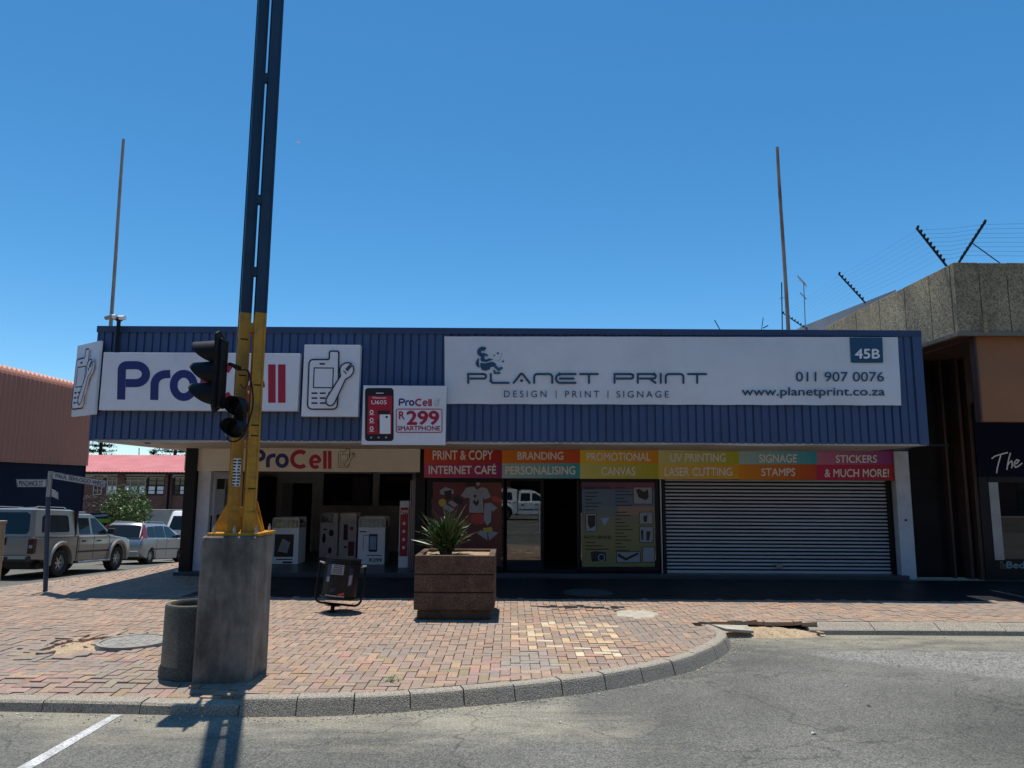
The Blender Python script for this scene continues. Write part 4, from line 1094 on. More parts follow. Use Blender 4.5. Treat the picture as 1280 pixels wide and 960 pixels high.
# long banner
YV = YF - .05
t = thing('banner_sign', (at(840, 507, YV)[0], YV, at(840, 507, YV)[2]), 'very long pale grey vinyl banner with dark blue lettering across the right of the fascia', 'banner')
A = at(555.5, 420.5, YV); B = at(1122, 421.5, YV); C_ = at(1126.5, 507, YV); D_ = at(556, 505, YV)
mb = MB(); nx = 60; ny = 6; P = []
for j in range(ny + 1):
    for i in range(nx + 1):
        u, v = i / nx, j / ny
        x = (A[0] * (1 - u) + B[0] * u) * (1 - v) + (D_[0] * (1 - u) + C_[0] * u) * v
        z = (A[2] * (1 - u) + B[2] * u) * (1 - v) + (D_[2] * (1 - u) + C_[2] * u) * v
        if j == ny: z += .006 * abs(math.sin(u * 31))
        P.append((x, YV + .006 * math.sin(u * 55) + .004 * math.sin(v * 7 + u * 13), z))
mb.add(P, [(j * (nx + 1) + i, j * (nx + 1) + i + 1, (j + 1) * (nx + 1) + i + 1, (j + 1) * (nx + 1) + i) for j in range(ny) for i in range(nx)])
mb.add([(A[0] + .05, YV + .03, A[2] - .05), (B[0] - .05, YV + .03, B[2] - .05), (C_[0] - .08, YV + .03, C_[2] + .05), (D_[0] + .05, YV + .03, D_[2] + .05)], [(0, 1, 2, 3)])
mb.build('sheet', 'banner', t, smooth=True, fixn=False)
fb = on(YV); D1 = -.02
L = MB(); wd = 2.6; T0, T1 = 467.6, 478.6; mdl = 473.2
def PL(pts, **k): put_stroke(L, pts, wd, fb, D1, cap=1, **k)
def NX():
    global L
    L.build('letter', 'inkteal', t); L = MB()
def Pp(x0, x1): PL([(x0 + 1.2, 478.6), (x0 + 1.2, T0), (x1 - 3.5, T0)] + arc(x1 - 3.7, (T0 + mdl) / 2, 2.8, (mdl - T0) / 2, -90, 90, 6) + [(x0 + 3.9, mdl)])
def Nn(x0, x1): PL([(x0 + 1.2, T1), (x0 + 1.2, 471.5)] + arc(x0 + 5.2, 471.6, 4, 4, 180, 270, 5)[1:] + arc(x1 - 5.2, 471.6, 4, 4, 270, 360, 5) + [(x1 - 1.2, T1)])
def Tt(x0, x1): PL([(x0 + 1.2, T0), (x1 - 1.2, T0)]); PL([((x0 + x1) / 2, T0), ((x0 + x1) / 2, T1)])
Pp(584, 608.5); NX()
PL([(613.5, 467.5), (613.5, 475.5)] + arc(616.6, 475.5, 3.1, 3.1, 180, 90, 4) + [(636, 478.6)]); NX()
PL([(642, 478.6), (650.5, 468)] + arc(652, 468.6, 1.8, 1.4, 210, 330, 4) + [(653.8, 468.2), (662, 478.6)]); put_poly(L, arc(652, 475.8, 1.9, 1.9, 0, 360, 12)[:-1], fb, D1); NX()
Nn(666.5, 691.5); NX()
PL([(719.5, T0), (700, T0)] + arc(700, (T0 + T1) / 2, 5, (T1 - T0) / 2, 270, 90, 8) + [(719.5, T1)]); PL([(700, mdl), (717, mdl)]); NX()
Tt(724, 748.5); NX()
Pp(767, 792.5); NX()
PL([(797.3, 478.6), (797.3, T0), (817, T0)] + arc(817, (T0 + mdl) / 2, 2.8, (mdl - T0) / 2, -90, 90, 6) + [(800, mdl)]); PL([(812, mdl), (819.5, T1)]); NX()
PL([(826, T0 - .3), (826, T1)]); NX(); Nn(831, 855.5); NX(); Tt(859, 884); NX()
L = MB()
def W(s, x0, y0, x1, y1, b=0.0, sp=1.0, mbx=None, fn=fb, d=D1):
    put_text(mbx if mbx is not None else L, s, lambda u, v, dd: fn(x0 + (x1 - x0) * u, y1 + (y0 - y1) * v, dd), d, b, sp)
W('DESIGN', 630, 488.3, 683, 496.6, 0, 1.5); W('PRINT', 706.5, 488.6, 749, 496.8, 0, 1.5); W('SIGNAGE', 770.5, 488.8, 836, 497, 0, 1.4)
put_stroke(L, [(695.2, 488), (695.2, 498)], .9, fb, D1); put_stroke(L, [(760, 488), (760, 498)], .9, fb, D1)
W('011 907 0076', 995, 465, 1105, 476.8, .012); W('www.planetprint.co.za', 927.5, 484.3, 1106, 497.6, .018)
L.build('lettering', 'inkteal', t)
L = MB(); put_poly(L, [(1062, 421.8), (1103, 422), (1104, 452.5), (1103, 453.5), (1065, 453.5), (1063.8, 452.3)], fb, D1 + .004); L.build('number_patch', 'inkteal', t)
L = MB(); W('45B', 1069, 436.3, 1099.5, 448, .045, 1.0, L, fb, D1 - .004); L.build('lettering', 'white', t)
# astronaut sitting on the lettering
q = lambda pts: [(570 + x / 9.846, 420 + y / 9.846) for x, y in pts]
L = MB(); L2 = MB()
put_stroke(L, q(arc(328, 196, 44, 40, -42, -300, 16)), 4.9, fb, D1)
put_stroke(L, q([(345, 218), (385, 242)]), 2.2, fb, D1, cap=1)
put_poly(L, q(arc(328, 285, 27, 30, 0, 360, 14)[:-1]), fb, D1)
put_stroke(L, q([(330, 300), (375, 305), (415, 290)]), 3.0, fb, D1, cap=1); put_stroke(L, q([(425, 292), (450, 290)]), 1.3, fb, D1, cap=1)
put_poly(L, q([(240, 330), (262, 285), (285, 270), (280, 320), (290, 390), (262, 380), (245, 350)]), fb, D1)
put_poly(L, q([(300, 330), (345, 335), (395, 330), (430, 318), (470, 325), (500, 350), (465, 378), (430, 380), (410, 415), (360, 430), (315, 415), (298, 375)]), fb, D1)
put_stroke(L2, q([(480, 372), (525, 415), (560, 395)]), 3.3, fb, D1, cap=1); put_stroke(L2, q([(470, 430), (480, 458), (535, 455)]), 2.6, fb, D1, cap=1)
for x, y, r in ((471, 240, 10), (516, 213, 13), (578, 313, 13)): put_poly(L, q(arc(x, y, r, r, 0, 360, 10)[:-1]), fb, D1)
put_stroke(L, q([(500, 300), (530, 308), (572, 210)]), .35, fb, D1)
L.build('astronaut_mark', 'inkteal', t); L2.build('astronaut_mark', 'inktealL', t)

# coloured strip of the print shop
def attr_print():
    m = bpy.data.materials.new('coloured_print'); m.use_nodes = True; b = m.node_tree.nodes['Principled BSDF']; b.inputs['Roughness'].default_value = .4
    a = m.node_tree.nodes.new('ShaderNodeAttribute'); a.attribute_name = 'Col'; m.node_tree.links.new(a.outputs['Color'], b.inputs['Base Color']); return m
M['cprint'] = attr_print()
YH = YS - .1
xsn = [530, 627.5, 725, 823, 923.5, 1021, 1119.5]
rowsn = [((0.688, 0.0758, 0.003), (0.418, 0.003, 0.003), (0.558, 0.0583, 0.183), (0.266, 0.00333, 0.141), 'PRINT & COPY', (541, 563.2, 616, 574.6), 'INTERNET CAFÉ', (536, 579.8, 620, 592.4)),
         ((0.772, 0.222, 0.003), (0.633, 0.0575, 0.003), (0.352, 0.564, 0.564), (0.003, 0.357, 0.494), 'BRANDING', (647, 565, 704, 574.6), 'PERSONALISING', (632, 583, 719, 593)),
         ((0.819, 0.569, 0.0317), (0.768, 0.292, 0.003), (0.652, 0.627, 0.19), (0.453, 0.453, 0.003), 'PROMOTIONAL', (733.5, 566, 813, 576), 'CANVAS', (752, 584, 794, 594)),
         ((0.648, 0.623, 0.248), (0.448, 0.486, 0.003), (0.754, 0.567, 0.129), (0.761, 0.386, 0.003), 'UV PRINTING', (838, 567, 907, 577), 'LASER CUTTING', (831, 584.6, 915, 594.8)),
         ((0.398, 0.561, 0.561), (0.003, 0.377, 0.527), (0.766, 0.291, 0.003), (0.575, 0.05, 0.003), 'SIGNAGE', (949, 568, 996, 578), 'STAMPS', (952, 585.4, 994, 595)),
         ((0.561, 0.186, 0.323), (0.283, 0.00833, 0.208), (0.569, 0.00667, 0.0942), (0.44, 0.003, 0.003), 'STICKERS', (1045, 569, 1096, 578.4), '& MUCH MORE!', (1031, 586.4, 1111, 596.2))]
p = at(530, 598, YH)
t = thing('services_sign', (at(824, 598, YH)[0], YH, at(824, 598, YH)[2]), 'long strip sign of coloured panels listing print services above the print shop', 'sign')
fh = on(YH)
for i, (c0, c1, c2, c3, s1, b1, s2, b2) in enumerate(rowsn):
    mb = MB(); yt, ym, yb = 560.3 + (xsn[i] - 530) * .006, 578.8 + (xsn[i] - 530) * .004, 597.2 + (xsn[i] - 530) * .006
    for (ya, yb_, ca, cb) in ((yt, ym, c0, c1), (ym, yb, c2, c3)):
        for k in range(14):
            u0, u1 = k / 14, (k + 1) / 14; xa = xsn[i] + (xsn[i + 1] - xsn[i]) * u0 + .05; xb = xsn[i] + (xsn[i + 1] - xsn[i]) * u1 + (0 if k == 13 else .05)
            c = tuple(a * (1 - u0) + b * u0 for a, b in zip(ca, cb))
            mb.add([fh(xa, ya, 0), fh(xb, ya, 0), fh(xb, yb_, 0), fh(xa, yb_, 0)], [(0, 1, 2, 3)], c)
    a = fh(xsn[i] + .1, yb, 0); b = fh(xsn[i + 1] - .1, yt, 0); mb.box(a[0], b[0], YH + .003, YH + .05, a[2], b[2], (.1, .1, .1))
    pn = mb.build('panel', 'cprint', t, fixn=False)
    L = MB(); W(s1, *b1, .035, 1.0, L, fh, -.006); W(s2, *b2, .035, 1.0, L, fh, -.006); L.build('lettering', 'white', pn)

# posters in the print shop windows
YW = YS + .018
fp = on(YW)
A = [fp(541, 599.5, 0), fp(627, 600, 0), fp(627.5, 707, 0), fp(541, 706, 0)]
t = thing('window_poster', (at(584, 706, YW)[0], YW, A[2][2]), 'dark red window poster of white T-shirts and an open book behind the potted plant', 'poster')
mb = MB()
for k in range(10):
    for j in range(8):
        u0, u1, v0, v1 = k / 10, (k + 1) / 10, j / 8, (j + 1) / 8
        base = tuple(.62 * q for q in (.22 - .08 * v0 + .08 * max(0, u0 - .5), .035 + .07 * max(0, u0 - .45) * (1 - v0), .06 - .03 * u0))
        mb.add([fp(541 + 86 * u, 600 + 107 * v, 0) for u, v in ((u0, v0), (u1, v0), (u1, v1), (u0, v1))], [(0, 1, 2, 3)], base)
mb.build('sheet', 'cprint', t, fixn=False)
z8 = lambda pts: [(530 + x / 8.727, 595 + y / 8.727) for x, y in pts]
mb = MB()
put_poly(mb, z8([(400, 215), (460, 130), (540, 115), (580, 150), (630, 120), (690, 140), (730, 230), (665, 255), (640, 230), (650, 400), (490, 400), (500, 250), (470, 230), (455, 245)]), fp, -.003)
put_poly(mb, z8([(660, 300), (730, 290), (800, 350), (750, 390), (735, 370), (730, 500), (690, 540), (650, 480)]), fp, -.002)
put_poly(mb, z8([(575, 625), (620, 590), (690, 625), (690, 700)]), fp, -.003); put_poly(mb, z8([(700, 625), (740, 600), (812, 620), (710, 705)]), fp, -.003)
put_poly(mb, z8([(200, 345), (240, 310), (330, 360), (290, 400)]), fp, -.003); put_poly(mb, z8([(260, 290), (300, 265), (370, 310), (330, 345)]), fp, -.004)
put_poly(mb, z8(arc(590, 75, 20, 34, 0, 360, 12)[:-1]), fp, -.003); put_poly(mb, z8([(170, 160), (230, 120), (320, 150), (330, 190), (250, 210), (180, 200)]), fp, -.003)
mb.build('picture', 'grey', t)
mb = MB(); put_poly(mb, z8([(530, 285), (550, 260), (570, 290), (590, 250), (600, 290), (575, 330)]), fp, -.006); put_poly(mb, z8(arc(555, 220, 14, 18, 0, 360, 10)[:-1]), fp, -.006)
put_poly(mb, z8([(320, 250), (360, 200), (430, 260), (420, 310), (350, 300)]), fp, -.006); put_poly(mb, z8([(215, 170), (300, 150), (300, 250), (250, 260)]), fp, -.006); put_poly(mb, z8([(450, 60), (560, 40), (560, 110), (450, 110)]), fp, -.002)
mb.build('picture', 'p_black2', t)
mb = MB(); put_poly(mb, z8(arc(200, 290, 42, 42, 0, 360, 14)[:-1]), fp, -.002); put_poly(mb, z8([(640, 570), (740, 555), (750, 600), (700, 620), (650, 610)]), fp, -.0025); mb.build('picture', 'p_gold', t)
mb = MB(); put_poly(mb, z8([(520, 420), (600, 400), (650, 430), (655, 520), (560, 530), (500, 480)]), fp, -.0015); put_poly(mb, z8([(740, 210), (850, 250), (850, 300), (740, 270)]), fp, -.0015); mb.build('picture', 'p_dullred', t)
# services poster
t = thing('window_poster', (at(773, 708, YW)[0], YW, at(773, 708, YW)[2]), 'yellow and blue window poster listing stamp and photo services beside the roller shutter', 'poster')
mb = MB(); X0p, X1p, Y0p, Y1p = 727.5, 818.5, 601, 708.5
for k in range(8):
    for j in range(10):
        u0, u1, v0, v1 = k / 8, (k + 1) / 8, j / 10, (j + 1) / 10
        blue = (.16, .25, .36); yl = (.36, .34, .13); s = sstep((v0 - .1) / .45 + .15 * (u0 - .5)); c = tuple(.6 * (a * (1 - s) + b * s) for a, b in zip(blue, yl))
        if j == 0: c = (.1 + .12 * u0, .05, .09)
        if j == 3 and k > 3: c = (.32, .2, .12)
        mb.add([fp(X0p + (X1p - X0p) * u, Y0p + (Y1p - Y0p) * v, 0) for u, v in ((u0, v0), (u1, v0), (u1, v1), (u0, v1))], [(0, 1, 2, 3)], c)
mb.build('sheet', 'cprint', t, fixn=False)
z87 = lambda pts: [(725 + x / 8.727, 600 + y / 8.727) for x, y in pts]
mb = MB(); dk = MB()
for (x0, y0, x1, y1) in ((582, 78, 788, 262), (648, 350, 795, 480), (650, 508, 800, 682), (682, 730, 815, 895), (400, 782, 658, 900), (62, 365, 182, 560)):
    put_poly(mb, z87(rrect(x0, y0, x1, y1, 10)), fp, -.003); put_stroke(dk, z87(rrect(x0, y0, x1, y1, 10)), .75, fp, -.004, closed=True)
mb.build('picture', 'grey', t)
for y in (140, 180, 215, 252, 290, 328): put_stroke(dk, z87([(60, y), (60 + 60 + (y * 7 % 150), y)]), 1.0, fp, -.004)
for y in range(85, 770, 38):
    if not 300 < y < 345: put_stroke(dk, z87([(385, y), (385 + 60 + (y * 13 % 150), y)]), 1.0, fp, -.004)
for y in (680, 718, 755): put_stroke(dk, z87([(60, y), (60 + 100 + (y * 7 % 190), y)]), 1.0, fp, -.004)
W('RUBBER STAMPS', 730, 608.2, 763, 611.6, .05, 1, dk, fp, -.004); W('PHOTO SERVICES', 730.5, 669.8, 764, 673.6, .05, 1, dk, fp, -.004)
put_poly(dk, z87([(610, 110), (640, 95), (700, 130), (740, 100), (750, 190), (720, 220), (640, 190)]), fp, -.005); put_poly(dk, z87([(690, 395), (735, 385), (730, 455), (695, 455)]), fp, -.005)
put_poly(dk, z87([(665, 550), (690, 540), (690, 650), (670, 650)]), fp, -.005); put_poly(dk, z87([(725, 560), (770, 560), (755, 660), (725, 660)]), fp, -.005)
put_poly(dk, z87([(85, 385), (170, 385), (165, 500), (110, 530), (85, 480)]), fp, -.005); put_poly(dk, z87([(115, 790), (170, 775), (280, 790), (285, 880), (130, 890)]), fp, -.004); put_poly(dk, z87([(420, 800), (500, 850), (630, 790), (640, 810), (500, 880), (410, 830)]), fp, -.005)
dk.build('picture', 'p_black2', t)
mb = MB(); put_stroke(mb, z87(arc(235, 845, 34, 36, 0, 360, 14)[:-1]), 1, fp, -.006, closed=True); put_poly(mb, z87([(225, 420), (320, 410), (270, 500)]), fp, -.003); mb.build('picture', 'p_lblue', t)

# ------------------------------------------------------------------ display cabinets in the phone shop
def cabinet(pxa, pxb, pyt, pyb, Y, dp, label, pic):
    x0, x1 = X(pxa, pyb, Y), X(pxb, pyb, Y); zt = Z(pyt, (pxa + pxb) / 2, Y)
    t = thing('display_cabinet', ((x0 + x1) / 2, Y + dp / 2, FL), label, 'display cabinet', 'display cabinets inside the phone shop')
    zg = FL + (zt - FL) * .78
    mb = MB(); mb.box(x0, x1, Y, Y + dp, FL, zg); mb.build('body', 'white', t, bevel=.008)
    mb = MB(); mb.box(x0 + .02, x1 - .02, Y + .01, Y + dp - .02, zg, zt - .03); mb.build('glass_top', 'glass', t)
    mb = MB()
    for a in (x0, x1 - .02):
        for b in (Y, Y + dp - .02): mb.box(a, a + .02, b, b + .02, zg, zt)
    mb.box(x0, x1, Y, Y + .02, zt - .03, zt); mb.box(x0, x1, Y + dp - .02, Y + dp, zt - .03, zt); mb.build('top_frame', 'steel', t)
    mb = MB()
    for k in range(5):
        a = x0 + .06 + (x1 - x0 - .14) * k / 5; mb.box(a, a + .07, Y + .12, Y + .16, zg + .002, zg + .1 + .03 * (k % 2))
    mb.build('stock', 'grey' if pic != 0 else 'p_gold', t)
    w_, hh = x1 - x0, zg - FL; f = lambda u, v, d=0.0: (x0 + u * w_, Y + d, FL + v * hh)
    a = MB(); b = MB(); c = MB()
    if pic == 0: put_poly(a, [(.12, .2), (.82, .2), (.82, .82), (.12, .82)], f); put_poly(b, [(.25, .35), (.6, .3), (.7, .6), (.4, .7)], f, -.008); put_stroke(a, [(.2, .13), (.8, .13)], .03, f); put_stroke(a, [(.45, .05), (.8, .05)], .05, f)
    if pic == 1: put_poly(a, arc(.65, .7, .14, .1, 0, 360, 12)[:-1], f); put_poly(a, arc(.25, .55, .1, .14, 0, 360, 12)[:-1], f); put_poly(a, arc(.6, .2, .1, .09, 0, 360, 12)[:-1], f); put_stroke(a, [(.2, .8), (.4, .8)], .04, f)
    if pic == 2: put_poly(a, [(.25, .5), (.5, .5), (.5, .95), (.25, .95)], f); put_poly(c, [(.62, .78), (.82, .78), (.82, .88), (.62, .88)], f); put_poly(b, [(.55, .05), (.9, .05), (.9, .46), (.55, .46)], f); put_stroke(a, [(.3, .3), (.5, .3)], .05, f)
    if pic == 3: put_poly(a, rrect(.4, .34, .72, .82, .04), f); put_poly(c, [(.44, .4), (.68, .4), (.68, .76), (.44, .76)], f, -.012); put_stroke(a, [(.05, .88), (.3, .88)], .03, f); put_stroke(a, [(.2, .42), (.2, .78), (.38, .78)], .015, f); put_text(a, 'R399', lambda u, v, d: f(.45 + .45 * u, .07 + .1 * v, d), -.004, .04); put_stroke(a, [(.35, .25), (.9, .25)], .02, f)
    for m_, k_ in ((a, 'p_black2'), (b, 'p_wine' if pic == 2 else 'grey'), (c, 'p_red' if pic == 2 else 'p_lblue')):
        if m_.v: m_.build('picture', k_, t)
cabinet(338, 372, 647, 703, 17.0, .6, 'white display cabinet with dark poster, partly behind the concrete plinth', 0)
cabinet(398.5, 421, 641, 693, 18.6, .5, 'white display cabinet with round dark pictures at the back of the phone shop', 1)
cabinet(423, 444.5, 641, 693, 18.6, .5, 'white display cabinet with a red label and purple picture behind the black litter basket', 2)
cabinet(446.5, 480.5, 646, 703, 17.0, .6, 'white display cabinet with a large smartphone picture and price below', 3)
# red banner column and trellis gate at its right edge
xb0, xb1 = X(499, 660, 16.4), X(511, 660, 16.4)
t = thing('banner_stand', ((xb0 + xb1) / 2, 16.4, FL), 'narrow red and white standing banner just inside the phone shop', 'banner stand')
zt_ = Z(626, 505, 16.4)
mb = MB(); mb.box(xb0, xb1, 16.4, 16.5, FL, zt_); mb.build('post', 'white', t, bevel=.005)
f = lambda u, v, d=0.0: (xb0 + (xb1 - xb0) * u, 16.4 + d, FL + (zt_ - FL) * v)
mb = MB(); put_poly(mb, [(.08, .17), (.92, .17), (.92, .9), (.08, .9)], f); mb.build('print', 'p_red', t)
mb = MB(); put_text(mb, '299', lambda u, v, d: f(.12 + .76 * u, .8 + .06 * v, d), -.008, .05)
for v in (.3, .42, .54, .66): put_poly(mb, arc(.5, v, .16, .025, 0, 360, 10)[:-1], f, -.008)
mb.build('print', 'white', t)
t = thing('trellis_gate', (X(519, 660, 16), 15.95, FL), 'folded dark security trellis gate at the right side of the phone shop', 'gate')
xa, xb = X(512.5, 660, 15.95), X(522, 660, 15.95)
for i in range(5):
    x = xa + (xb - xa) * i / 4; mb = MB(); mb.box(x - .008, x + .008, 15.93, 15.95, FL, 2.0); mb.build('upright', 'steel', t)
for k in range(22):
    z = .15 + k * .083; mb = MB(); mb.bar((xa, 15.92, z), (xb, 15.92, z + .05), .012, .006); mb.build('link', 'steel', t)
# ------------------------------------------------------------------ signal pole on its plinth
PX, PYc = -2.82, 7.60
ztop = at(297, 670, 7.4)[2]
t = thing('concrete_plinth', (PX, PYc, 0), 'tall stained grey concrete plinth with chamfered corners carrying the yellow signal pole', 'plinth')
def oct_(s, c): return [(-s + c, -s), (s - c, -s), (s, -s + c), (s, s - c), (s - c, s), (-s + c, s), (-s, s - c), (-s, -s + c)]
rot = R(1.5); cx_, sx_ = math.cos(rot), math.sin(rot)
def plf(s, c, z): return [(PX + x * cx_ - y * sx_, PYc + x * sx_ + y * cx_, z) for x, y in oct_(s, c)]
mb = MB(); rings = [plf(.285, .035, -.14), plf(.285, .035, .02), plf(.28, .035, ztop - .04), plf(.277, .035, ztop - .015), plf(.265, .03, ztop)]
for r_ in rings: mb.v += r_
mb.f = [(k * 8 + i, k * 8 + (i + 1) % 8, (k + 1) * 8 + (i + 1) % 8, (k + 1) * 8 + i) for k in range(4) for i in range(8)] + [list(range(7, -1, -1)), list(range(32, 40))]
mb.cols = [None] * len(mb.f); mb.mi = [0] * len(mb.f)
mb.build('block', 'conc', t)
YPOL = 7.62
xl, xr = at(296.5, 560, YPOL)[0], at(316, 560, YPOL)[0]
t = thing('signal_pole', ((xl + xr) / 2, YPOL, ztop), 'tall twin steel signal pole, yellow below and dark navy above, bolted on the concrete plinth', 'pole')
zc = at(315, 392, YPOL)[2]; zcol = at(315, 392, YPOL)[2]
bpx0, bpx1 = at(257, 668, 7.36)[0], at(345, 668, 7.86)[0]
mb = MB(); mb.box(bpx0 + .01, bpx1 - .01, YPOL - .26, YPOL + .26, ztop + .001, ztop + .03); mb.build('base_plate', 'yellow', t, bevel=.004)
pr = R(30)
for x in (xl, xr):
    for (za, zb_, m_) in ((ztop + .03, zcol, 'yellow'), (zcol, 12.0, 'polenavy')):
        mb = MB(); m4 = Matrix.Translation((x, YPOL, (za + zb_) / 2)) @ Matrix.Rotation(pr, 4, 'Z')
        h = .052; s = .1
        # channel section: flanges and web so that edges read
        mb.obox(m4, .104, .104, zb_ - za)
        for sx in (-1, 1):
            for sy in (-1, 1): mb.obox(m4 @ Matrix.Translation((sx * .049, sy * .049, 0)), .02, .02, zb_ - za)
        mb.build('post', m_, t)
for py in (98, 250, 340, 640):
    z = at(318, py, YPOL)[2]; mb = MB(); mb.box(xl, xr, YPOL - .03, YPOL + .03, z - .05, z + .05); mb.build('spacer', 'yellow' if py > 392 else 'polenavy', t)
z = at(318, 410, YPOL)[2]; mb = MB(); mb.box(xl, xr, YPOL - .035, YPOL + .03, z - .05, z + .05); mb.build('spacer', 'yellow', t)
for (a, b, dy) in ((xl - .045, xl - .2, -.03), (xr + .045, xr + .15, -.02), (xl - .045, xl - .16, .1), (xr + .045, xr + .13, .1)):
    mb = MB(); f = lambda u, v, d: (u, YPOL + dy + d, ztop + .03 + v); mb.prism([(a, 0), (b, 0), (b, .02), (a, .31)], f, -.008, .008); mb.build('gusset', 'yellow', t)
for x in (xl, xr):
    mb = MB(); m4 = Matrix.Translation((x, YPOL, ztop + .13)) @ Matrix.Rotation(pr, 4, 'Z'); mb.obox(m4, .13, .13, .2); mb.build('post_shoe', 'yellow', t)
for (x, y) in ((bpx0 + .06, YPOL - .2), (bpx1 - .06, YPOL - .2), (bpx0 + .06, YPOL + .2), (bpx1 - .06, YPOL + .2), ((bpx0 + bpx1) / 2, YPOL - .22)):
    mb = MB(); mb.cyl((x, y, ztop + .03), (x, y, ztop + .075), .016, n=6); mb.cyl((x, y, ztop + .075), (x, y, ztop + .1), .008, n=6); mb.build('bolt', 'steel', t)
# steel bands and a sticker
for i, (px, py) in enumerate(((298, 425), (298, 470), (317, 482), (317, 532), (317, 545), (315, 611))):
    p = at(px, py, YPOL); x = xl if px < 305 else xr
    mb = MB(); m4 = Matrix.Translation((x, YPOL, p[2])) @ Matrix.Rotation(pr, 4, 'Z'); mb.obox(m4, .116, .116, .012); mb.build('clamp_band', 'black', t)
ms = Matrix.Translation((xl, YPOL, 0)) @ Matrix.Rotation(pr, 4, 'Z')
za, zb_ = at(292, 608, YPOL - .05)[2], at(292, 573, YPOL - .05)[2]
mb = MB(); P = [ms @ Vector((a, -.0565, b)) for a, b in ((-.052, za), (.047, za), (.047, zb_), (-.052, zb_))]
mb.add(P, [(0, 1, 2, 3)]); st = mb.build('sticker', 'white', t)
mb = MB()
for k in range(9):
    for j in range(2):
        z = za + (zb_ - za) * (k + .2) / 9.2; a = -.046 + j * .048 + rnd.uniform(0, .006); b = a + rnd.uniform(.022, .038)
        mb.add([ms @ Vector((u, -.0575, v)) for u, v in ((a, z), (b, z), (b, z + .017), (a, z + .017))], [(0, 1, 2, 3)])
mb.build('sticker_print', 'p_black2', st)

# vehicle signal head, seen from behind its side
HX, HY = at(272, 460, 7.3)[0] + .02, 7.3
zt_, zb_ = at(272, 411, 7.1)[2], at(268, 516, 7.1)[2]
t = thing('traffic_light', (HX, HY, zb_), 'black three lamp traffic light head seen side-on with hoods pointing left', 'traffic light')
zm = (zt_ + zb_) / 2; hh = (zt_ - zb_) / 2
f = lambda u, v, d: (HX + d - u * .12, HY + u, zm + v)
mb = MB(); mb.prism([(-.13, -hh), (.05, -hh + .06), (.22, -hh * .72), (.25, -hh * .55), (.25, hh * .62), (.2, hh * .75), (-.02, hh), (-.1, hh), (-.2, hh * .9), (-.2, -hh * .8)], f, -.01, .01); mb.build('backboard', 'black', t)
mb = MB(); mb.box(HX + .01, HX + .05, HY - .09, HY + .09, zm - .36, zm + .36); mb.build('housing', 'black', t, bevel=.02)
for k, py in enumerate((437, 463.5, 490)):
    z = at(258, py, 7.15)[2]
    mb = MB(); N = 9; n = 16; r = .125; P = []
    for layer in (0, 1):
        rr = r - .006 * layer
        for i in range(N):
            s = i / (N - 1); half = R(165 * math.sqrt(1 - .87 * s))
            for j in range(n):
                a = R(90) - half + 2 * half * j / (n - 1)
                P.append((HX - .012 - .25 * s, HY + math.cos(a) * rr, z + math.sin(a) * rr - .018 * s))
    q = N * n
    fs_ = [(i * n + j, i * n + j + 1, (i + 1) * n + j + 1, (i + 1) * n + j) for i in range(N - 1) for j in range(n - 1)]
    fs_ += [tuple(v + q for v in reversed(ff)) for ff in fs_]
    fs_ += [((N - 1) * n + j, (N - 1) * n + j + 1, q + (N - 1) * n + j + 1, q + (N - 1) * n + j) for j in range(n - 1)]
    mb.add(P, fs_); mb.build('hood', 'black', t, smooth=True)
    mb = MB(); mb.lathe([(0, -.02), (.06, -.015), (.1, 0)], (HX - .012, HY, z), 20, 'X'); mb.build('lens', ('darklens', 'p_gold', 'glassdark')[k], t, smooth=True)
mb = MB(); mb.bar((HX + .1, HY, zm + .1), (xl, YPOL - .02, zm + .1), .03, .03); mb.bar((HX + .1, HY, zm - .28), (xl, YPOL - .02, zm - .28), .03, .03); mb.build('bracket', 'black', t)
# pedestrian signal, two round lamps
p1 = at(297, 508, 7.35); p2 = at(294, 535, 7.35)
t = thing('pedestrian_light', (p2[0], 7.4, p2[2] - .15), 'black pedestrian signal of two round hooded lamps on the yellow pole', 'pedestrian signal')
for i, p in enumerate((p1, p2)):
    mb = MB(); mb.lathe([(0, .12), (.08, .12), (.096, .08), (.1, 0), (.098, -.005), (.092, 0), (.09, .06)], (p[0], 7.35, p[2]), 24, 'Y'); mb.build('lamp_body', 'black', t, smooth=True)
    mb = MB(); N = 6; n = 16; P = []
    for k in range(N):
        s = k / (N - 1); half = R(140 - 60 * s)
        for j in range(n):
            a = R(90) - half + 2 * half * j / (n - 1); P.append((p[0] - .03 * s + math.cos(a) * .098, 7.35 - .1 * s, p[2] + math.sin(a) * .098))
    mb.add(P, [(k * n + j, k * n + j + 1, (k + 1) * n + j + 1, (k + 1) * n + j) for k in range(N - 1) for j in range(n - 1)]); mb.build('hood', 'black', t, smooth=True)
    mb = MB(); mb.lathe([(0, .05), (.05, .052), (.09, .06)], (p[0], 7.35, p[2]), 24, 'Y'); mb.build('lens', 'black', t, smooth=True)
    f = lambda u, v, d=0.0: (p[0] + u, 7.395 + d, p[2] + v)
    mb = MB(); put_stroke(mb, [(-.035, -.04), (0, .045), (.035, -.04)], .014, f, 0); put_stroke(mb, [(0, .045), (0, -.02)], .01, f, 0); mb.build('figure', 'trim', t)
mb = MB(); mb.bar((p1[0], 7.45, p1[2]), (p2[0], 7.45, p2[2]), .1, .09); mb.bar((p1[0], 7.45, p1[2] - .12), (xl + .03, YPOL, p1[2] - .12), .03, .03); mb.build('bracket', 'black', t)
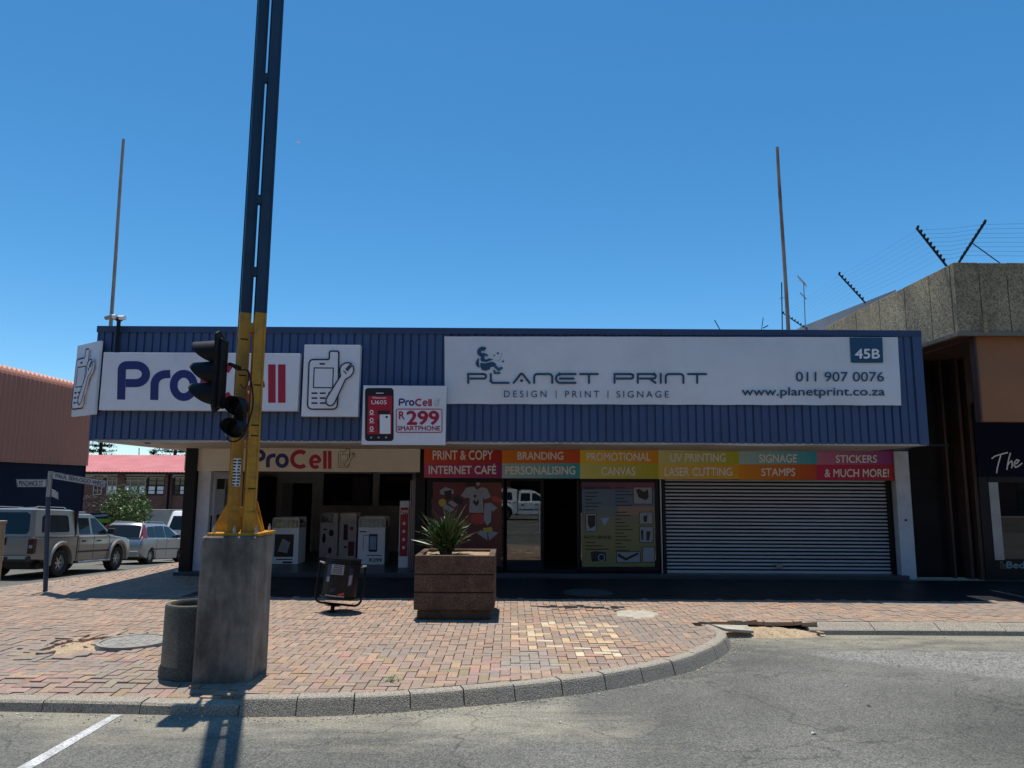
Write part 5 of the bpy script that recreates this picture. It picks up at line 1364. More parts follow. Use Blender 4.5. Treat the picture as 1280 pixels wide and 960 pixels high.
cb = [at(288, 455, 7.42), at(297, 462, 7.35), at(309, 463, 7.4), at(313.5, 475, 7.42), at(316, 492, 7.42), at(316, 508, 7.42), at(312, 524, 7.42), at(307, 538, 7.42), at(302, 547, 7.4), at(293, 552, 7.36), at(285, 550, 7.36), at(282, 543, 7.4)]
cbs = [Vector((a, b, c)) for a, b, c in cb]; pts = []
for i in range(len(cbs) - 1):
    p0 = cbs[max(0, i - 1)]; p1_ = cbs[i]; p2_ = cbs[i + 1]; p3 = cbs[min(len(cbs) - 1, i + 2)]
    for k in range(4):
        s = k / 4; pts.append(.5 * (2 * p1_ + (p2_ - p0) * s + (2 * p0 - 5 * p1_ + 4 * p2_ - p3) * s * s + (3 * p1_ - p0 - 3 * p2_ + p3) * s ** 3))
pts.append(cbs[-1])
mb = MB(); mb.tube(pts, .0085, 6); mb.tube([at(311, 463, 7.45), at(310, 480, 7.45), at(305, 486, 7.45), at(300, 480, 7.45)], .005, 6)
tag(mb.build('loose_cable', 'black', smooth=True), 'loose black cable looping from the signal pole round the two round lamps', 'cable')

# ------------------------------------------------------------------ round concrete litter bin
LX, LY, LR = at(230, 852, 7.5)[0] + .0, 7.66, .29
zt_ = at(220, 757, 7.45)[2]
t = thing('concrete_litter_bin', (LX, LY, 0), 'squat round concrete litter bin standing tight against the left of the plinth', 'litter bin')
mb = MB(); mb.lathe([(0, -.1), (LR + .015, -.1), (LR + .02, .07), (LR, .11), (LR - .004, zt_ - .02), (LR - .012, zt_), (LR - .05, zt_ + .003), (LR - .06, zt_ - .015), (LR - .07, .1), (0, .08)], (LX, LY, 0), 40); mb.build('shell', 'bin_conc', t, smooth=True)
mb = MB(); mb.lathe([(0, .3), (LR - .07, .28)], (LX, LY, 0), 20); mb.build('rubbish', 'bed', t)

# ------------------------------------------------------------------ black basket bin on its tipped frame
bc = gp(415, 765); t = thing('black_litter_basket', bc, 'leaning black metal litter basket in a loop frame, covered in torn stickers', 'litter bin')
t.rotation_euler = (R(-4), R(6), R(4))
def lb(mb, n, m, **k): return mb.build(n, m, t, local=True, **k)
s0 = 11.05 / 900
bz = .20; hgt = .60; r = .265; ox = .06
mb = MB(); mb.lathe([(0, bz + .01), (r * .93, bz), (r * .96, bz + .03), (r * 1.0, bz + hgt * .9), (r * 1.0, bz + hgt), (r * .96, bz + hgt), (r * .95, bz + .05), (0, bz + .03)], (ox, 0, 0), 32); lb(mb, 'basket', 'black', smooth=True)
for z in (bz + hgt, bz + hgt * .86, bz + .03):
    mb = MB(); mb.tube([(ox + math.cos(2 * math.pi * i / 28) * (r + .006), math.sin(2 * math.pi * i / 28) * (r + .006), z) for i in range(28)], .010, 6, closed=True); lb(mb, 'rim', 'black', smooth=True)
loop = [(ox - .345, 0, bz + hgt - .1), (ox - .345, 0, bz + .1)] + [(ox - .245 - .1 * math.cos(a * math.pi / 12), 0, bz + .02 - .1 * math.sin(a * math.pi / 12)) for a in range(0, 7)] + [(ox + .245 + .1 * math.sin(a * math.pi / 12), 0, bz + .02 - .1 * math.cos(a * math.pi / 12)) for a in range(0, 7)] + [(ox + .345, 0, bz + .1), (ox + .345, 0, bz + hgt - .1)]
mb = MB(); mb.tube(loop, .017, 8); lb(mb, 'loop_frame', 'black', smooth=True)
for s in (-1, 1):
    mb = MB(); mb.tube([(ox + s * .355, 0, bz + hgt - .09), (ox + s * .27, 0, bz + hgt - .1)], .014, 8); lb(mb, 'pivot', 'steel', smooth=True)
mb = MB(); mb.lathe([(.03, 0), (.032, .04), (.03, .1), (.06, .12), (.12, bz - .085)], (-.0, 0, -.02), 14); lb(mb, 'leg', 'black', smooth=True)
mb = MB(); mb.lathe([(0, .012), (.07, .01), (.08, 0)], (0, 0, 0), 16); lb(mb, 'foot', 'black')
def curved(u0, u1, v0, v1, m, name='sticker', skew=0.0, rr=r + .004):
    mb = MB(); n = 6; P = []
    for i in range(n + 1):
        a = R(-90) + (u0 + (u1 - u0) * i / n) / r
        for v in (v0, v1): P.append((ox + math.cos(a) * rr, math.sin(a) * rr, bz + v + skew * i / n))
    mb.add(P, [(2 * i, 2 * i + 2, 2 * i + 3, 2 * i + 1) for i in range(n)]); lb(mb, name, m)
curved(-.14, .06, .36, .52, 'grey', skew=.005); curved(-.21, -.13, .24, .5, 'p_navy'); curved(.14, .22, .2, .48, 'p_navy', skew=.0)
for k in range(5): curved(-.12 + rnd.uniform(0, .02), .04, .38 + k * .026, .39 + k * .026, 'p_black2', 'sticker', rr=r + .006)
curved(-.10, -.02, .10, .16, 'p_navy', skew=.02); curved(.02, .11, .05, .09, 'p_dullred', skew=.03); curved(-.2, -.14, .25, .32, 'grey'); curved(.15, .21, .22, .36, 'grey', skew=.02); curved(-.18, .12, .045, .065, 'grey')

# ------------------------------------------------------------------ square planter with spiky plant
PLX, PLY = at(567.5, 770, 10.62)[0], 11.15
hw = .575
def Zp(py): return at(568, py, PLY - hw)[2]
t = thing('square_planter', (PLX, PLY, 0), 'big square brown concrete planter in three grooved tiers with a spiky plant', 'planter')
tiers = [(.02, Zp(764), .53), (Zp(763), Zp(741.0), hw), (Zp(740.1), Zp(718.2), hw), (Zp(717.4), Zp(694.5), hw)]
mb = MB(); mb.box(PLX - .52, PLX + .52, PLY - .52, PLY + .52, 0, Zp(700)); mb.build('core', 'planter', t)
for i, (a, b, h_) in enumerate(tiers):
    mb = MB()
    if i < 3: mb.box(PLX - h_, PLX + h_, PLY - h_, PLY + h_, a, b)
    else:
        for (x0, x1, y0, y1) in ((-h_, h_, -h_, -h_ + .09), (-h_, h_, h_ - .09, h_), (-h_, -h_ + .09, -h_ + .09, h_ - .09), (h_ - .09, h_, -h_ + .09, h_ - .09)):
            mb.box(PLX + x0, PLX + x1, PLY + y0, PLY + y1, a, b)
    mb.build('tier', 'planter', t, bevel=.018 if i < 3 else .008)
zs = Zp(694.5) - .03
mb = MB(); n = 14; P = []
for j in range(n + 1):
    for i in range(n + 1):
        x = PLX - hw + .085 + (2 * hw - .17) * i / n; y = PLY - hw + .085 + (2 * hw - .17) * j / n; P.append((x, y, zs - .01 + .03 * mnoise.noise(Vector((x * 5, y * 5, 0)))))
mb.add(P, [(j * (n + 1) + i, j * (n + 1) + i + 1, (j + 1) * (n + 1) + i + 1, (j + 1) * (n + 1) + i) for j in range(n) for i in range(n)]); mb.build('soil', 'soil', t, smooth=True)
yc = (at(557.5, 690, PLY)[0], PLY - .05, zs)
t = thing('spiky_plant', yc, 'spiky dark green plant of narrow pointed leaves in the square planter', 'plant')
leafm = []
for k in range(6):
    mb = MB(); L = .36 + .05 * k; n = 6; w0 = .019; bend = .03 + .05 * (k % 3); P = []
    for i in range(n + 1):
        s = i / n; ww = w0 * (1 - s ** 2.2) * (.6 + .8 * min(1, s * 3)) + .0006; x = L * s; z = -bend * s * s
        P += [(x, -ww, z + ww * .35), (x, 0, z), (x, ww, z + ww * .35)]
    fs_ = [(3 * i + a, 3 * i + 3 + a, 3 * i + 4 + a, 3 * i + 1 + a) for i in range(n) for a in (0, 1)]
    mb.add(P, fs_); o = mb.build('leaf', 'yucca', t, local=True, fixn=False); leafm.append(o.data)
    if k: bpy.data.objects.remove(o)
    else: first = o
heads = [(-.03, -.02, .10), (.05, .03, .12), (-.10, .04, .05), (.10, -.04, .05), (0, -.07, .04), (.02, .07, .16)]
for i in range(298):
    o = bpy.data.objects.new('leaf', rnd.choice(leafm)) if i else first
    if i: col.objects.link(o); o.parent = t
    hd = rnd.choice(heads); el = R(rnd.triangular(4, 90, 50)); az = rnd.uniform(0, 2 * math.pi)
    o.location = (hd[0] + rnd.gauss(0, .02), hd[1] + rnd.gauss(0, .02), hd[2] + rnd.uniform(0, .08))
    o.rotation_euler = Matrix.Rotation(az, 3, 'Z').to_4x4().to_3x3().__matmul__(Matrix.Rotation(-el, 3, 'Y')).__matmul__(Matrix.Rotation(rnd.uniform(-.6, .6), 3, 'X')).to_euler()
    s = rnd.uniform(.55, .8) + .28 * math.sin(max(0, el)) ** 2; o.scale = (s, s, s)
mb = MB()
for hd in heads: mb.cyl((yc[0] + hd[0] * .4, yc[1] + hd[1] * .4, zs - .04), (yc[0] + hd[0], yc[1] + hd[1], zs + hd[2] + .05), .035, .03, 8)
mb.build('stem', 'bark', t)

# ------------------------------------------------------------------ street name post
sp_ = gp(57, 740, -.02); SX, SY = sp_[0], sp_[1]; gz = g(SX, SY)
ztp = at(62, 589, SY)[2]
t = thing('street_name_post', (SX, SY, gz), 'dark post with bent street name plates in front of the parked pickup', 'street sign')
zgr = at(59, 621, SY)[2]
tx_ = at(61.8, 605, SY)[0]
mb = MB(); mb.cyl((SX, SY, gz - .1), (tx_, SY, zgr), .038, n=14); mb.build('post', 'polenavy', t, smooth=True)
mb = MB(); mb.cyl((tx_, SY, zgr), (tx_ + .0, SY, ztp), .039, n=14); mb.build('post_top', 'steel', t, smooth=True)
fsn = on(SY - .05)
def plate(pts, txt, tb, d, extra=True):
    mb = MB(); A = [fsn(x, y, d) for x, y in pts]; mb.add(A + [(p[0], p[1] + .012, p[2]) for p in A], [(0, 1, 2, 3), (7, 6, 5, 4), (0, 4, 5, 1), (1, 5, 6, 2), (2, 6, 7, 3), (3, 7, 4, 0)])
    o = mb.build('name_plate', 'plate_white', t)
    mb = MB(); mb.add([fsn(*pts[k], d - .002) for k in range(4)], [(0, 1, 2, 3)]); put_stroke(mb, pts, .7, fsn, d - .003, closed=True)
    mb = MB(); put_stroke(mb, [(x * .97 + sum(p[0] for p in pts) / 4 * .03, y * .92 + sum(p[1] for p in pts) / 4 * .08) for x, y in pts], .5, fsn, d - .003, closed=True)
    (xa, ya), (xb, yb), (xc, yc_), (xd, yd) = tb
    f = lambda u, v, dd: fsn((xa * (1 - u) + xb * u) * v + (xd * (1 - u) + xc * u) * (1 - v), (ya * (1 - u) + yb * u) * v + (yd * (1 - u) + yc_ * u) * (1 - v), dd)
    if txt: put_text(mb, txt, f, d - .004, .02)
    mb.build('lettering', 'p_black2', o)
M['plate_white'] = mat('faded_white_plate', (0.42, 0.42, 0.44), 0.5, var=0.12, vscale=6, coord='World')
plate([(20, 598.8), (58, 598.8), (58, 609), (21.5, 609)], 'PENZANCE ST', [(23.5, 601), (53.5, 601), (53.5, 607.2), (24, 607.2)], 0)
plate([(64.5, 589.8), (133, 600.8), (130, 609.3), (65, 598.6)], 'PAUL SEHLOGO WEG', [(69.5, 592.3), (129.5, 602.2), (128, 607.2), (69.5, 597)], -.02)
plate([(64, 611.5), (72.5, 615), (73, 624.8), (64, 621)], '', [(66, 615), (71, 617), (71, 621), (66, 619)], .05)
# tan stub post at the left edge
p = gp(-10, 735); gz2 = g(p[0], p[1]); mb = MB(); zt2 = at(0, 651, p[1])[2]
t = thing('bollard', (p[0], p[1], gz2), 'short tan post cut by the left edge of the view', 'bollard')
mb.cyl((p[0] - .02, p[1], gz2), (p[0] - .02, p[1], zt2 - .05), .13, n=20); mb.build('shaft', 'dullwood', t, smooth=True, bevel=.01)
mb = MB(); mb.cyl((p[0] - .02, p[1], zt2 - .05), (p[0] - .02, p[1], zt2), .145, n=20); mb.build('cap', 'dullwood', t, smooth=True)

# ------------------------------------------------------------------ poles and gear on the roofs
def roof_pole(a, b, r, m, label):
    mb = MB(); pts = [Vector(a).lerp(Vector(b), k / 10) for k in range(11)]
    for k in range(1, 10): pts[k] += Vector((.004 * math.sin(k * .6), 0, 0))
    mb.tube(pts, [r * (1 - .02 * k) for k in range(11)], 10); tag(mb.build('flagpole', m, smooth=True), label, 'pole')
roof_pole(at(138, 412, 14.2), at(154.5, 174, 14.2), .036, 'rustpole', 'thin bare pole rising from the left end of the shop roof')
roof_pole(at(985.5, 415, 14.2), at(971.5, 184, 14.2), .04, 'rustpole', 'thin rusty bare pole above the banner at the right of the shop roof')
cpx = at(147, 420, 13.28)
t = thing('camera_pole', (cpx[0], 13.28, cpx[2] - .5), 'short black pole with small white cameras at the left end of the fascia', 'camera pole')
za = at(147, 441, 13.28)[2]; zb_ = at(147, 402, 13.28)[2]
mb = MB(); mb.cyl((cpx[0], 13.28, za), (cpx[0], 13.28, zb_), .035, n=10); mb.cyl((cpx[0], 13.28, zb_), (cpx[0], 13.28, zb_ + .06), .035, .1, 10); mb.build('post', 'black', t, smooth=True)
for (px, py, dx) in ((137, 397.5, -1), (143, 396, .3), (153, 397, 1)):
    p = at(px, py, 13.25); mb = MB(); mb.cyl((p[0] - .07, 13.25, p[2]), (p[0] + .07, 13.2, p[2] - .02 * dx), .04, .045, 10); mb.cyl((p[0], 13.25, p[2] - .03), (cpx[0] + dx * .05, 13.28, zb_ + .05), .012, n=6); mb.build('camera_head', 'white' if dx > 0 else 'grey', t, smooth=True)
# aerials
p0 = at(1006, 402, 17); p1 = at(1004.5, 352, 17)
t = thing('tv_aerial', p0, 'thin television aerial behind the rusty pole at the right', 'aerial')
mb = MB(); mb.cyl(p0[:2] + (p0[2] - .6,), p1, .012, n=6); mb.bar(at(997, 345, 17), at(1008, 357, 17), .02, .02)
for k in range(5): c = Vector(at(998 + k * 2.2, 347 + k * 2.2, 17)); mb.bar(c + Vector((-.07, -.1, .05)), c + Vector((.07, .1, -.05)), .01, .01)
mb.bar(at(1000, 366, 17), at(1008, 374, 17), .02, .02); mb.build('mast', 'steel', t)
mb = MB(); mb.cyl(at(978, 420, 15.5), at(977, 353, 15.5), .012, n=6); mb.bar(at(974, 373, 15.5), at(981, 372, 15.5), .008, .008); tag(mb.build('rod_aerial', 'black'), 'very thin upright rod just left of the rusty pole', 'aerial')
mb = MB(); mb.bar(at(900, 412, 14.5), at(893, 400, 14.5), .015, .015); mb.bar(at(952, 412, 14.5), at(954, 397, 14.5), .012, .012); mb.bar(at(954, 410, 14.5), at(960, 407, 14.5), .03, .02); tag(mb.build('roof_bracket', 'black'), 'tiny dark brackets poking above the middle of the roof edge', 'bracket')

# ------------------------------------------------------------------ building at the right
CY = 13.05
cxr = at(1191, 330, CY)[0]; zt_ = at(1191, 328.5, CY)[2]; zb_ = at(1195, 418, CY)[2]
rb = thing('concrete_building', (cxr + 3, 15.6, 0), 'brown shop building with a heavy exposed aggregate concrete parapet at the right', 'building')
def ppanel(a, b, z0, z1, nrm, th=.12):
    mb = MB(); ux, uy = b[0] - a[0], b[1] - a[1]; L = math.hypot(ux, uy); ux /= L; uy /= L
    P = []
    for d in (0, -th):
        for s in (.008, L - .008):
            for z in (z0, z1): P.append((a[0] + ux * s + nrm[0] * d, a[1] + uy * s + nrm[1] * d, z))
    mb.add(P, [(0, 2, 3, 1), (4, 5, 7, 6), (0, 1, 5, 4), (2, 6, 7, 3), (1, 3, 7, 5), (0, 4, 6, 2)]); mb.build('panel', 'parapet', rb, bevel=.008)
x = cxr
fx = [cxr] + [at(px, 370, CY)[0] for px in (1226, 1261)] + [at(1261, 370, CY)[0] + .55 * k for k in range(1, 9)]
for a, b in zip(fx, fx[1:]): ppanel((a, CY), (b, CY), zb_ + .05, zt_ + rnd.uniform(-.01, .01), (0, -1))
yy = [CY, 13.85, 14.75, 15.8, 16.9, 18.1, 19.6, 21.5, 24.0, 27.5, 31]
for a, b in zip(yy, yy[1:]): ppanel((cxr - .002 + .0, b), (cxr - .002, a + (0.0 if a > CY else 0.12)), zb_ + .05, zt_ + rnd.uniform(-.01, .01), (-1, 0))
mb = MB(); mb.box(cxr - .03, 13.2, CY - .03, CY + .05, zb_ - .02, zb_ + .05); mb.box(cxr - .03, cxr + .05, CY + .05, 31, zb_ - .02, zb_ + .05); mb.build('drip_edge', 'drip', rb)
mb = MB(); p = at(1228, 393, CY - .03); q = at(1233, 416, CY - .03); mb.box(p[0], q[0] + .02, CY - .05, CY + .02, q[2], p[2]); mb.build('spout', 'parapet', rb)
xs_ = 8.69
mb = MB(); mb.box(7.79, cxr + .12, 13.8, 15.85, 2.69, 2.73); mb.build('gap_cover', 'dark', rb)  # added slab, stops sun falling through the gap between the canopies
mb = MB(); mb.box(cxr + .06, xs_, CY + .13, 31, zb_ + .0, zb_ + .14); mb.box(xs_, xs_ + .045, CY + .1, CY + .75, zb_ + .002, zb_ + .138); mb.box(xs_, xs_ + .045, 15.0, 31, zb_ + .002, zb_ + .138); mb.box(xs_ + .045, 13.2, CY + .1, 31, zb_ + .0, zb_ + .14); mb.build('canopy_slab', 'fin', rb)
# recessed wall and piers
YR = 15.9
def XR_(px, py=600, Y=YR): return at(px, py, Y)[0]
mb = MB(); mb.box(8.32, 13.2, YR, YR + .3, 0, zb_ + .0); mb.build('wall', 'walldark', rb)
for (a, b, z0, z1) in ((8.34, XR_(1172), 0.02, 2.1), (8.34, XR_(1172), 2.12, 3.3), (8.34, XR_(1172), 3.32, 4.5), (XR_(1174), XR_(1203), .02, 2.1), (XR_(1174), XR_(1203), 2.12, 4.5)):
    if b - a > .05: mb = MB(); mb.box(a, b - .015, YR - .02, YR + .001, z0, z1); mb.build('wall_panel', 'walldark', rb, bevel=.003)
for (px, wd_, y0) in ((1186, .05, 15.72), (1207, .07, 15.55), (1221, .13, 15.45)):
    x = at(px, 600, y0)[0]; mb = MB(); mb.box(x - wd_ / 2, x + wd_ / 2, y0, YR, 0, zb_); mb.build('pier', 'fin', rb, bevel=.004)
YO = 13.2
xo = at(1223.5, 470, YO)[0]; zo0 = at(1240, 527, YO)[2]; zo1 = zb_
mb = MB(); mb.box(xo, 13.2, YO, YO + .12, zo0, zo1 - .0); mb.build('fascia_panel', 'orange', rb, bevel=.01)
mb = MB(); mb.box(xo - .04, xo - .005, YO - .02, YO + .14, zo0, zo1 - .01); mb.build('panel_edge', 'fin', rb)
xn = XR_(1228, 560, 15.2)
znb = at(1250, 596, 15.4)[2]
mb = MB(); mb.box(xn, 13.2, 15.4, 15.5, znb, 3.7); mb.build('shop_fascia', 'navywall', rb)
# show window
xw = at(1238, 650, 15.45)[0]; zw0 = at(1250, 700, 15.45)[2]; zw1 = at(1250, 603, 15.45)[2]
mb = MB(); mb.box(xn, 13.2, 15.42, 15.5, 0, zw0 - .02); mb.box(xn, xw, 15.42, 15.5, zw0 - .02, znb); mb.build('shop_front', 'dark', rb)
mb = MB(); mb.box(xw, xw + .2, 15.41, 15.46, zw0, zw1); mb.build('window_frame', 'steel', rb); 
mb = MB(); mb.box(xw, 13.2, 15.41, 15.47, zw1, znb); mb.box(xw + .2, 13.2, 15.41, 15.46, zw0 - .02, zw0 + .02); mb.build('window_frame', 'dark', rb)
mb = MB(); mb.box(xw + .2, 13.2, 15.44, 15.45, zw0, zw1); mb.build('pane', 'glassdark', rb)
# hand written word and sill lettering
t = thing('shop_name_sign', at(1260, 590, 15.38), 'white handwritten style word on the dark fascia at the right edge', 'sign')
fr = on(15.385)
z48 = lambda pts: [(1140 + x / 4.8, 560 + y / 4.8) for x, y in pts]
mb = MB()
for s in ([(480, 62), (500, 48), (540, 36), (572, 28)], [(533, 42), (522, 80), (512, 120), (508, 148)], [(590, 32), (582, 60), (574, 95), (570, 128)], [(572, 108), (584, 88), (598, 78), (602, 92), (598, 118)],
          [(612, 98), (630, 92), (642, 76), (630, 70), (616, 84), (612, 104), (622, 116), (640, 108), (660, 92)]):
    put_stroke(mb, z48(s), 1.7, fr, 0, cap=1)
mb.build('lettering', 'white', t)
# continuing word beyond the frame is not known; sill words
t = thing('sill_sign', at(1262, 712, 15.4), 'pale words low on the dark shopfront below the show window at the right edge', 'sign')
fr = on(15.405); mb = MB()
put_text(mb, 'The', lambda u, v, d: fr(1248.5 + 8.5 * u, 711 - 9 * v, d), 0, -.0, 1.0, .15); mb.build('lettering', 'dullwood', t)
mb = MB(); put_text(mb, 'Bed', lambda u, v, d: fr(1258.5 + 22 * u, 710.3 - 8.2 * v, d), 0, .06); mb.build('lettering', 'grey', t)
# roof behind the parapet
mb = MB(); A = at(1003, 408, 24); B = at(1072, 380, 24)
A = at(1000, 409, 26); B = at(1120, 362, 26); A2 = (A[0], 40, A[2]); B2 = (B[0], 40, B[2]); dn = lambda p: (p[0], p[1], p[2] - .9)
mb.add([A, B, B2, A2, dn(A), dn(B), dn(B2), dn(A2)], [(0, 1, 2, 3), (0, 4, 5, 1), (3, 2, 6, 7), (0, 3, 7, 4), (1, 5, 6, 2)]); mb.build('back_roof', 'asbestos', rb)
mb = MB(); mb.box(cxr + .15, 13.2, 20, 31, 4.5, 6.05); mb.build('upper_wall', 'plaster', rb)
# electric fence brackets and wires
t = thing('electric_fence', (cxr, CY + .1, zt_), 'electric security fence of leaning black brackets and fine wires along the concrete parapet', 'fence')
br = []
for (b_, tp) in ((at(1183.5, 333, 13.35), at(1145.5, 285, 13.35)), (at(1198, 329, 13.1), at(1231, 278, 12.35)), (at(1082, 379, 18.6), at(1048, 342, 18.6)), (at(1012, 414, 24.5), at(978, 391, 24.5))):
    b_ = Vector(b_); tp = Vector(tp); br.append((b_, tp)); mb = MB(); mb.bar(b_, tp, .03, .03)
    for k in range(9):
        c = b_.lerp(tp, .12 + k * .107); mb.cyl(c, c + Vector((.02, -.02, .06)), .028, .022, 6)
    mb.build('bracket_arm', 'black', t)
mb = MB(); mb.bar(at(1214, 303, 12.75), at(1250, 329, 13.1), .014, .014); mb.build('stay', 'black', t)
end = (Vector((13.2, 13.1, zt_)), Vector((13.2, 12.4, zt_ + .75)))
mb = MB()
for (s, e) in ((br[3], br[2]), (br[2], br[0]), (br[0], br[1]), (br[1], end)):
    for k in range(8):
        f_ = .2 + k * .107; a = s[0].lerp(s[1], f_); b = e[0].lerp(e[1], f_); m_ = (a + b) / 2 - Vector((0, 0, .03)); mb.tube([a, m_, b], .0028, 3)
mb.build('wire', 'steel', t)

# ------------------------------------------------------------------ building across the side street, brown ribbed cladding over navy wall
lb_ = thing('brown_clad_building', (-22, 24, g(-22, 24)), 'large building with reddish brown ribbed cladding over a navy blue ground floor at far left', 'building')
ytop = 6.55; zcl = 2.74; x0 = -20.0; p = .28; y0, y1 = 12.0, 34.2
mb = MB(); prof = [(0.0, zcl), (0.0, ytop - .5)] + [(-.5 + .5 * math.cos(R(a)), ytop - .5 + .5 * math.sin(R(a))) for a in (15, 30, 45, 60, 75, 90)] + [(-6, ytop + .1)]
n = int((y1 - y0) / p) * 2; P = []
for i in range(n + 1):
    y = y0 + (y1 - y0) * i / n; o_ = .035 if i % 2 else -.035
    for dx, z in prof: P.append((x0 + dx + o_ * (1 if dx > -.5 else .2), y, z + (o_ if dx < -.2 else 0)))
k = len(prof); mb.add(P, [(i * k + j, (i + 1) * k + j, (i + 1) * k + j + 1, i * k + j + 1) for i in range(n) for j in range(k - 1)])
mb.build('ribbed_cladding', 'brown', lb_, fixn=False, smooth=False)
mb = MB(); mb.box(x0 - 6, x0 - .03, y1 - .02, y1 + .06, zcl, ytop - .02); mb.build('end_wall', 'brown', lb_)
mb = MB(); mb.box(x0 - 6, x0 - .1, y1 - .045, y1 + .05, -2.6, zcl - .003); mb.build('end_wall', 'navywall', lb_)
mb = MB(); mb.box(x0 - 6, x0 - .12, y0, y1 - .05, -2.6, zcl + .02); mb.build('ground_floor_wall', 'navywall', lb_)
mb = MB(); mb.box(x0 - .15, x0 + .02, y0, y1, zcl - .02, zcl + .0); mb.build('cladding_trim', 'brown', lb_)
for (a, b) in ((29.8, 31.0),):
    mb = MB(); mb.box(x0 - .13, x0 - .1, a, b, -1.6, .9); mb.build('door', 'interior', lb_)
mb = MB(); mb.box(x0 - .2, x0 - .08, 31.0, 31.6, -1.6, .9); mb.build('door', 'black', lb_)
# far pavement strip under it
xs2 = [-19.9, -18.2]; ys2 = [11 + k for k in range(30)]
tag(grid_sheet('far_pavement', xs2, ys2, -.02, 'cement'), 'pale concrete pavement across the side street')

# ------------------------------------------------------------------ red roofed building at the end of the street
YB2 = 50.0
rr_ = thing('red_roof_building', (-27, YB2, -2.4), 'low face brick building with faded red metal roof and steel windows down the side street', 'building')
gx0, gx1 = -33.5, -18.5
ze = at(170, 590, YB2)[2]; zr = at(170, 569, 55)[2]
mb = MB(); mb.box(gx0, gx1, YB2 + .6, YB2 + 8, -3.2, ze); mb.build('wall', 'brick', rr_)
nrib = 60
mb = MB(); P = []
for i in range(nrib * 2 + 1):
    x = gx0 - .3 + (gx1 - gx0 + .3) * i / (nrib * 2); o_ = .03 if i % 2 else 0
    P += [(x, YB2, ze + .0 + o_), (x, 55, zr + o_), (x, 60, ze + o_)]
mb.add(P, [(3 * i + j, 3 * i + 3 + j, 3 * i + 4 + j, 3 * i + 1 + j) for i in range(nrib * 2) for j in (0, 1)]); mb.build('roof', 'roofred', rr_, fixn=False)
mb = MB(); mb.box(gx0 - .3, gx1, YB2 - .12, YB2 + .02, ze - .16, ze - .02); mb.build('gutter', 'dark', rr_)
mb = MB(); mb.box(gx0, gx1, YB2 + .5, YB2 + .62, at(170, 597, YB2)[2], ze - .16); mb.build('lintel_band', 'soffit', rr_)
for (pa, pb) in ((112, 123), (129, 142), (149, 178), (180, 202), (213, 236)):
    xa, xb = at(pa, 600, YB2)[0], at(pb, 600, YB2)[0]; z0_, z1_ = at(170, 619, YB2)[2], at(170, 595, YB2)[2]
    mb = MB(); frame_rect(mb, xa, xb, z0_, z1_, .06, YB2 + .5, YB2 + .6)
    nv = max(2, int((xb - xa) / .42))
    for i in range(1, nv): x = xa + (xb - xa) * i / nv; mb.box(x - .02, x + .02, YB2 + .52, YB2 + .58, z0_, z1_)
    for i in range(1, 4): z = z0_ + (z1_ - z0_) * i / 4; mb.box(xa, xb, YB2 + .525, YB2 + .575, z - .02, z + .02)
    w_o = mb.build('window', 'soffit' if pa in (129, 112, 149) else 'dark', rr_)
    mb = MB(); mb.box(xa, xb, YB2 + .56, YB2 + .57, z0_, z1_); mb.build('pane', 'glassdark', w_o)
    if pa != 112:
        mb = MB()
        for i in range(nv):
            if rnd.random() < .6: x = xa + (xb - xa) * (i + .15) / nv; mb.box(x, x + (xb - xa) / nv * .7, YB2 + .545, YB2 + .55, z0_ + .1, z0_ + (z1_ - z0_) * .46)
        if mb.v: mb.build('blind', 'white', w_o)
for px in (146, 206):
    x = at(px, 610, YB2)[0]; mb = MB(); mb.box(x - .25, x + .25, YB2 + .45, YB2 + .62, -3, ze - .17); mb.build('pillar', 'brick', rr_)
mb = MB(); x = at(207.5, 610, YB2)[0]; mb.cyl((x, YB2 + .38, -3), (x, YB2 + .38, ze - .1), .07, n=8); mb.build('downpipe', 'navywall', rr_)
mb = MB(); mb.cyl((at(174, 575, 56)[0], 56, zr - 1), at(174, 560, 56), .04, n=5); mb.build('mast', 'steel', rr_)
# yard wall
mb = MB(); xa, xb = at(181, 640, 44)[0], -15.5; mb.box(xa, xb, 44, 44.2, -3.0, at(200, 638, 44)[2]); mb.box(xa, xb, 43.97, 44.23, at(200, 638, 44)[2], at(200, 637, 44)[2])
tag(mb.build('yard_wall', 'soffit'), 'plain plastered yard wall below the red roofed building, behind the silver car', 'wall')

# ------------------------------------------------------------------ vegetation far off
def leaves(mb, c, rx_, ry_, rz_, n, s, seed, clump=2.2, thr=-.12):
    r_ = random.Random(seed); k = 0; tries = 0
    while k < n and tries < n * 20:
        tries += 1
        x, y, z = r_.uniform(-1, 1), r_.uniform(-1, 1), r_.uniform(-1, 1); d = x * x + y * y + z * z
        if d > 1: continue
        p_ = Vector((c[0] + x * rx_, c[1] + y * ry_, c[2] + z * rz_))
        nz = mnoise.noise(p_ * clump) ; 
        if nz < thr + .45 * (d - .6): continue
        k += 1
        a = Vector((r_.gauss(0, 1), r_.gauss(0, 1), r_.gauss(0, 1) + .6)).normalized(); b = a.cross(Vector((r_.gauss(0, 1), r_.gauss(0, 1), r_.gauss(0, 1)))).normalized(); cc = a.cross(b)
        L = s * r_.uniform(.6, 1.3)
        mb.add([p_ - b * L, p_ + cc * L * .45, p_ + b * L, p_ - cc * L * .45], [(0, 1, 2, 3)])
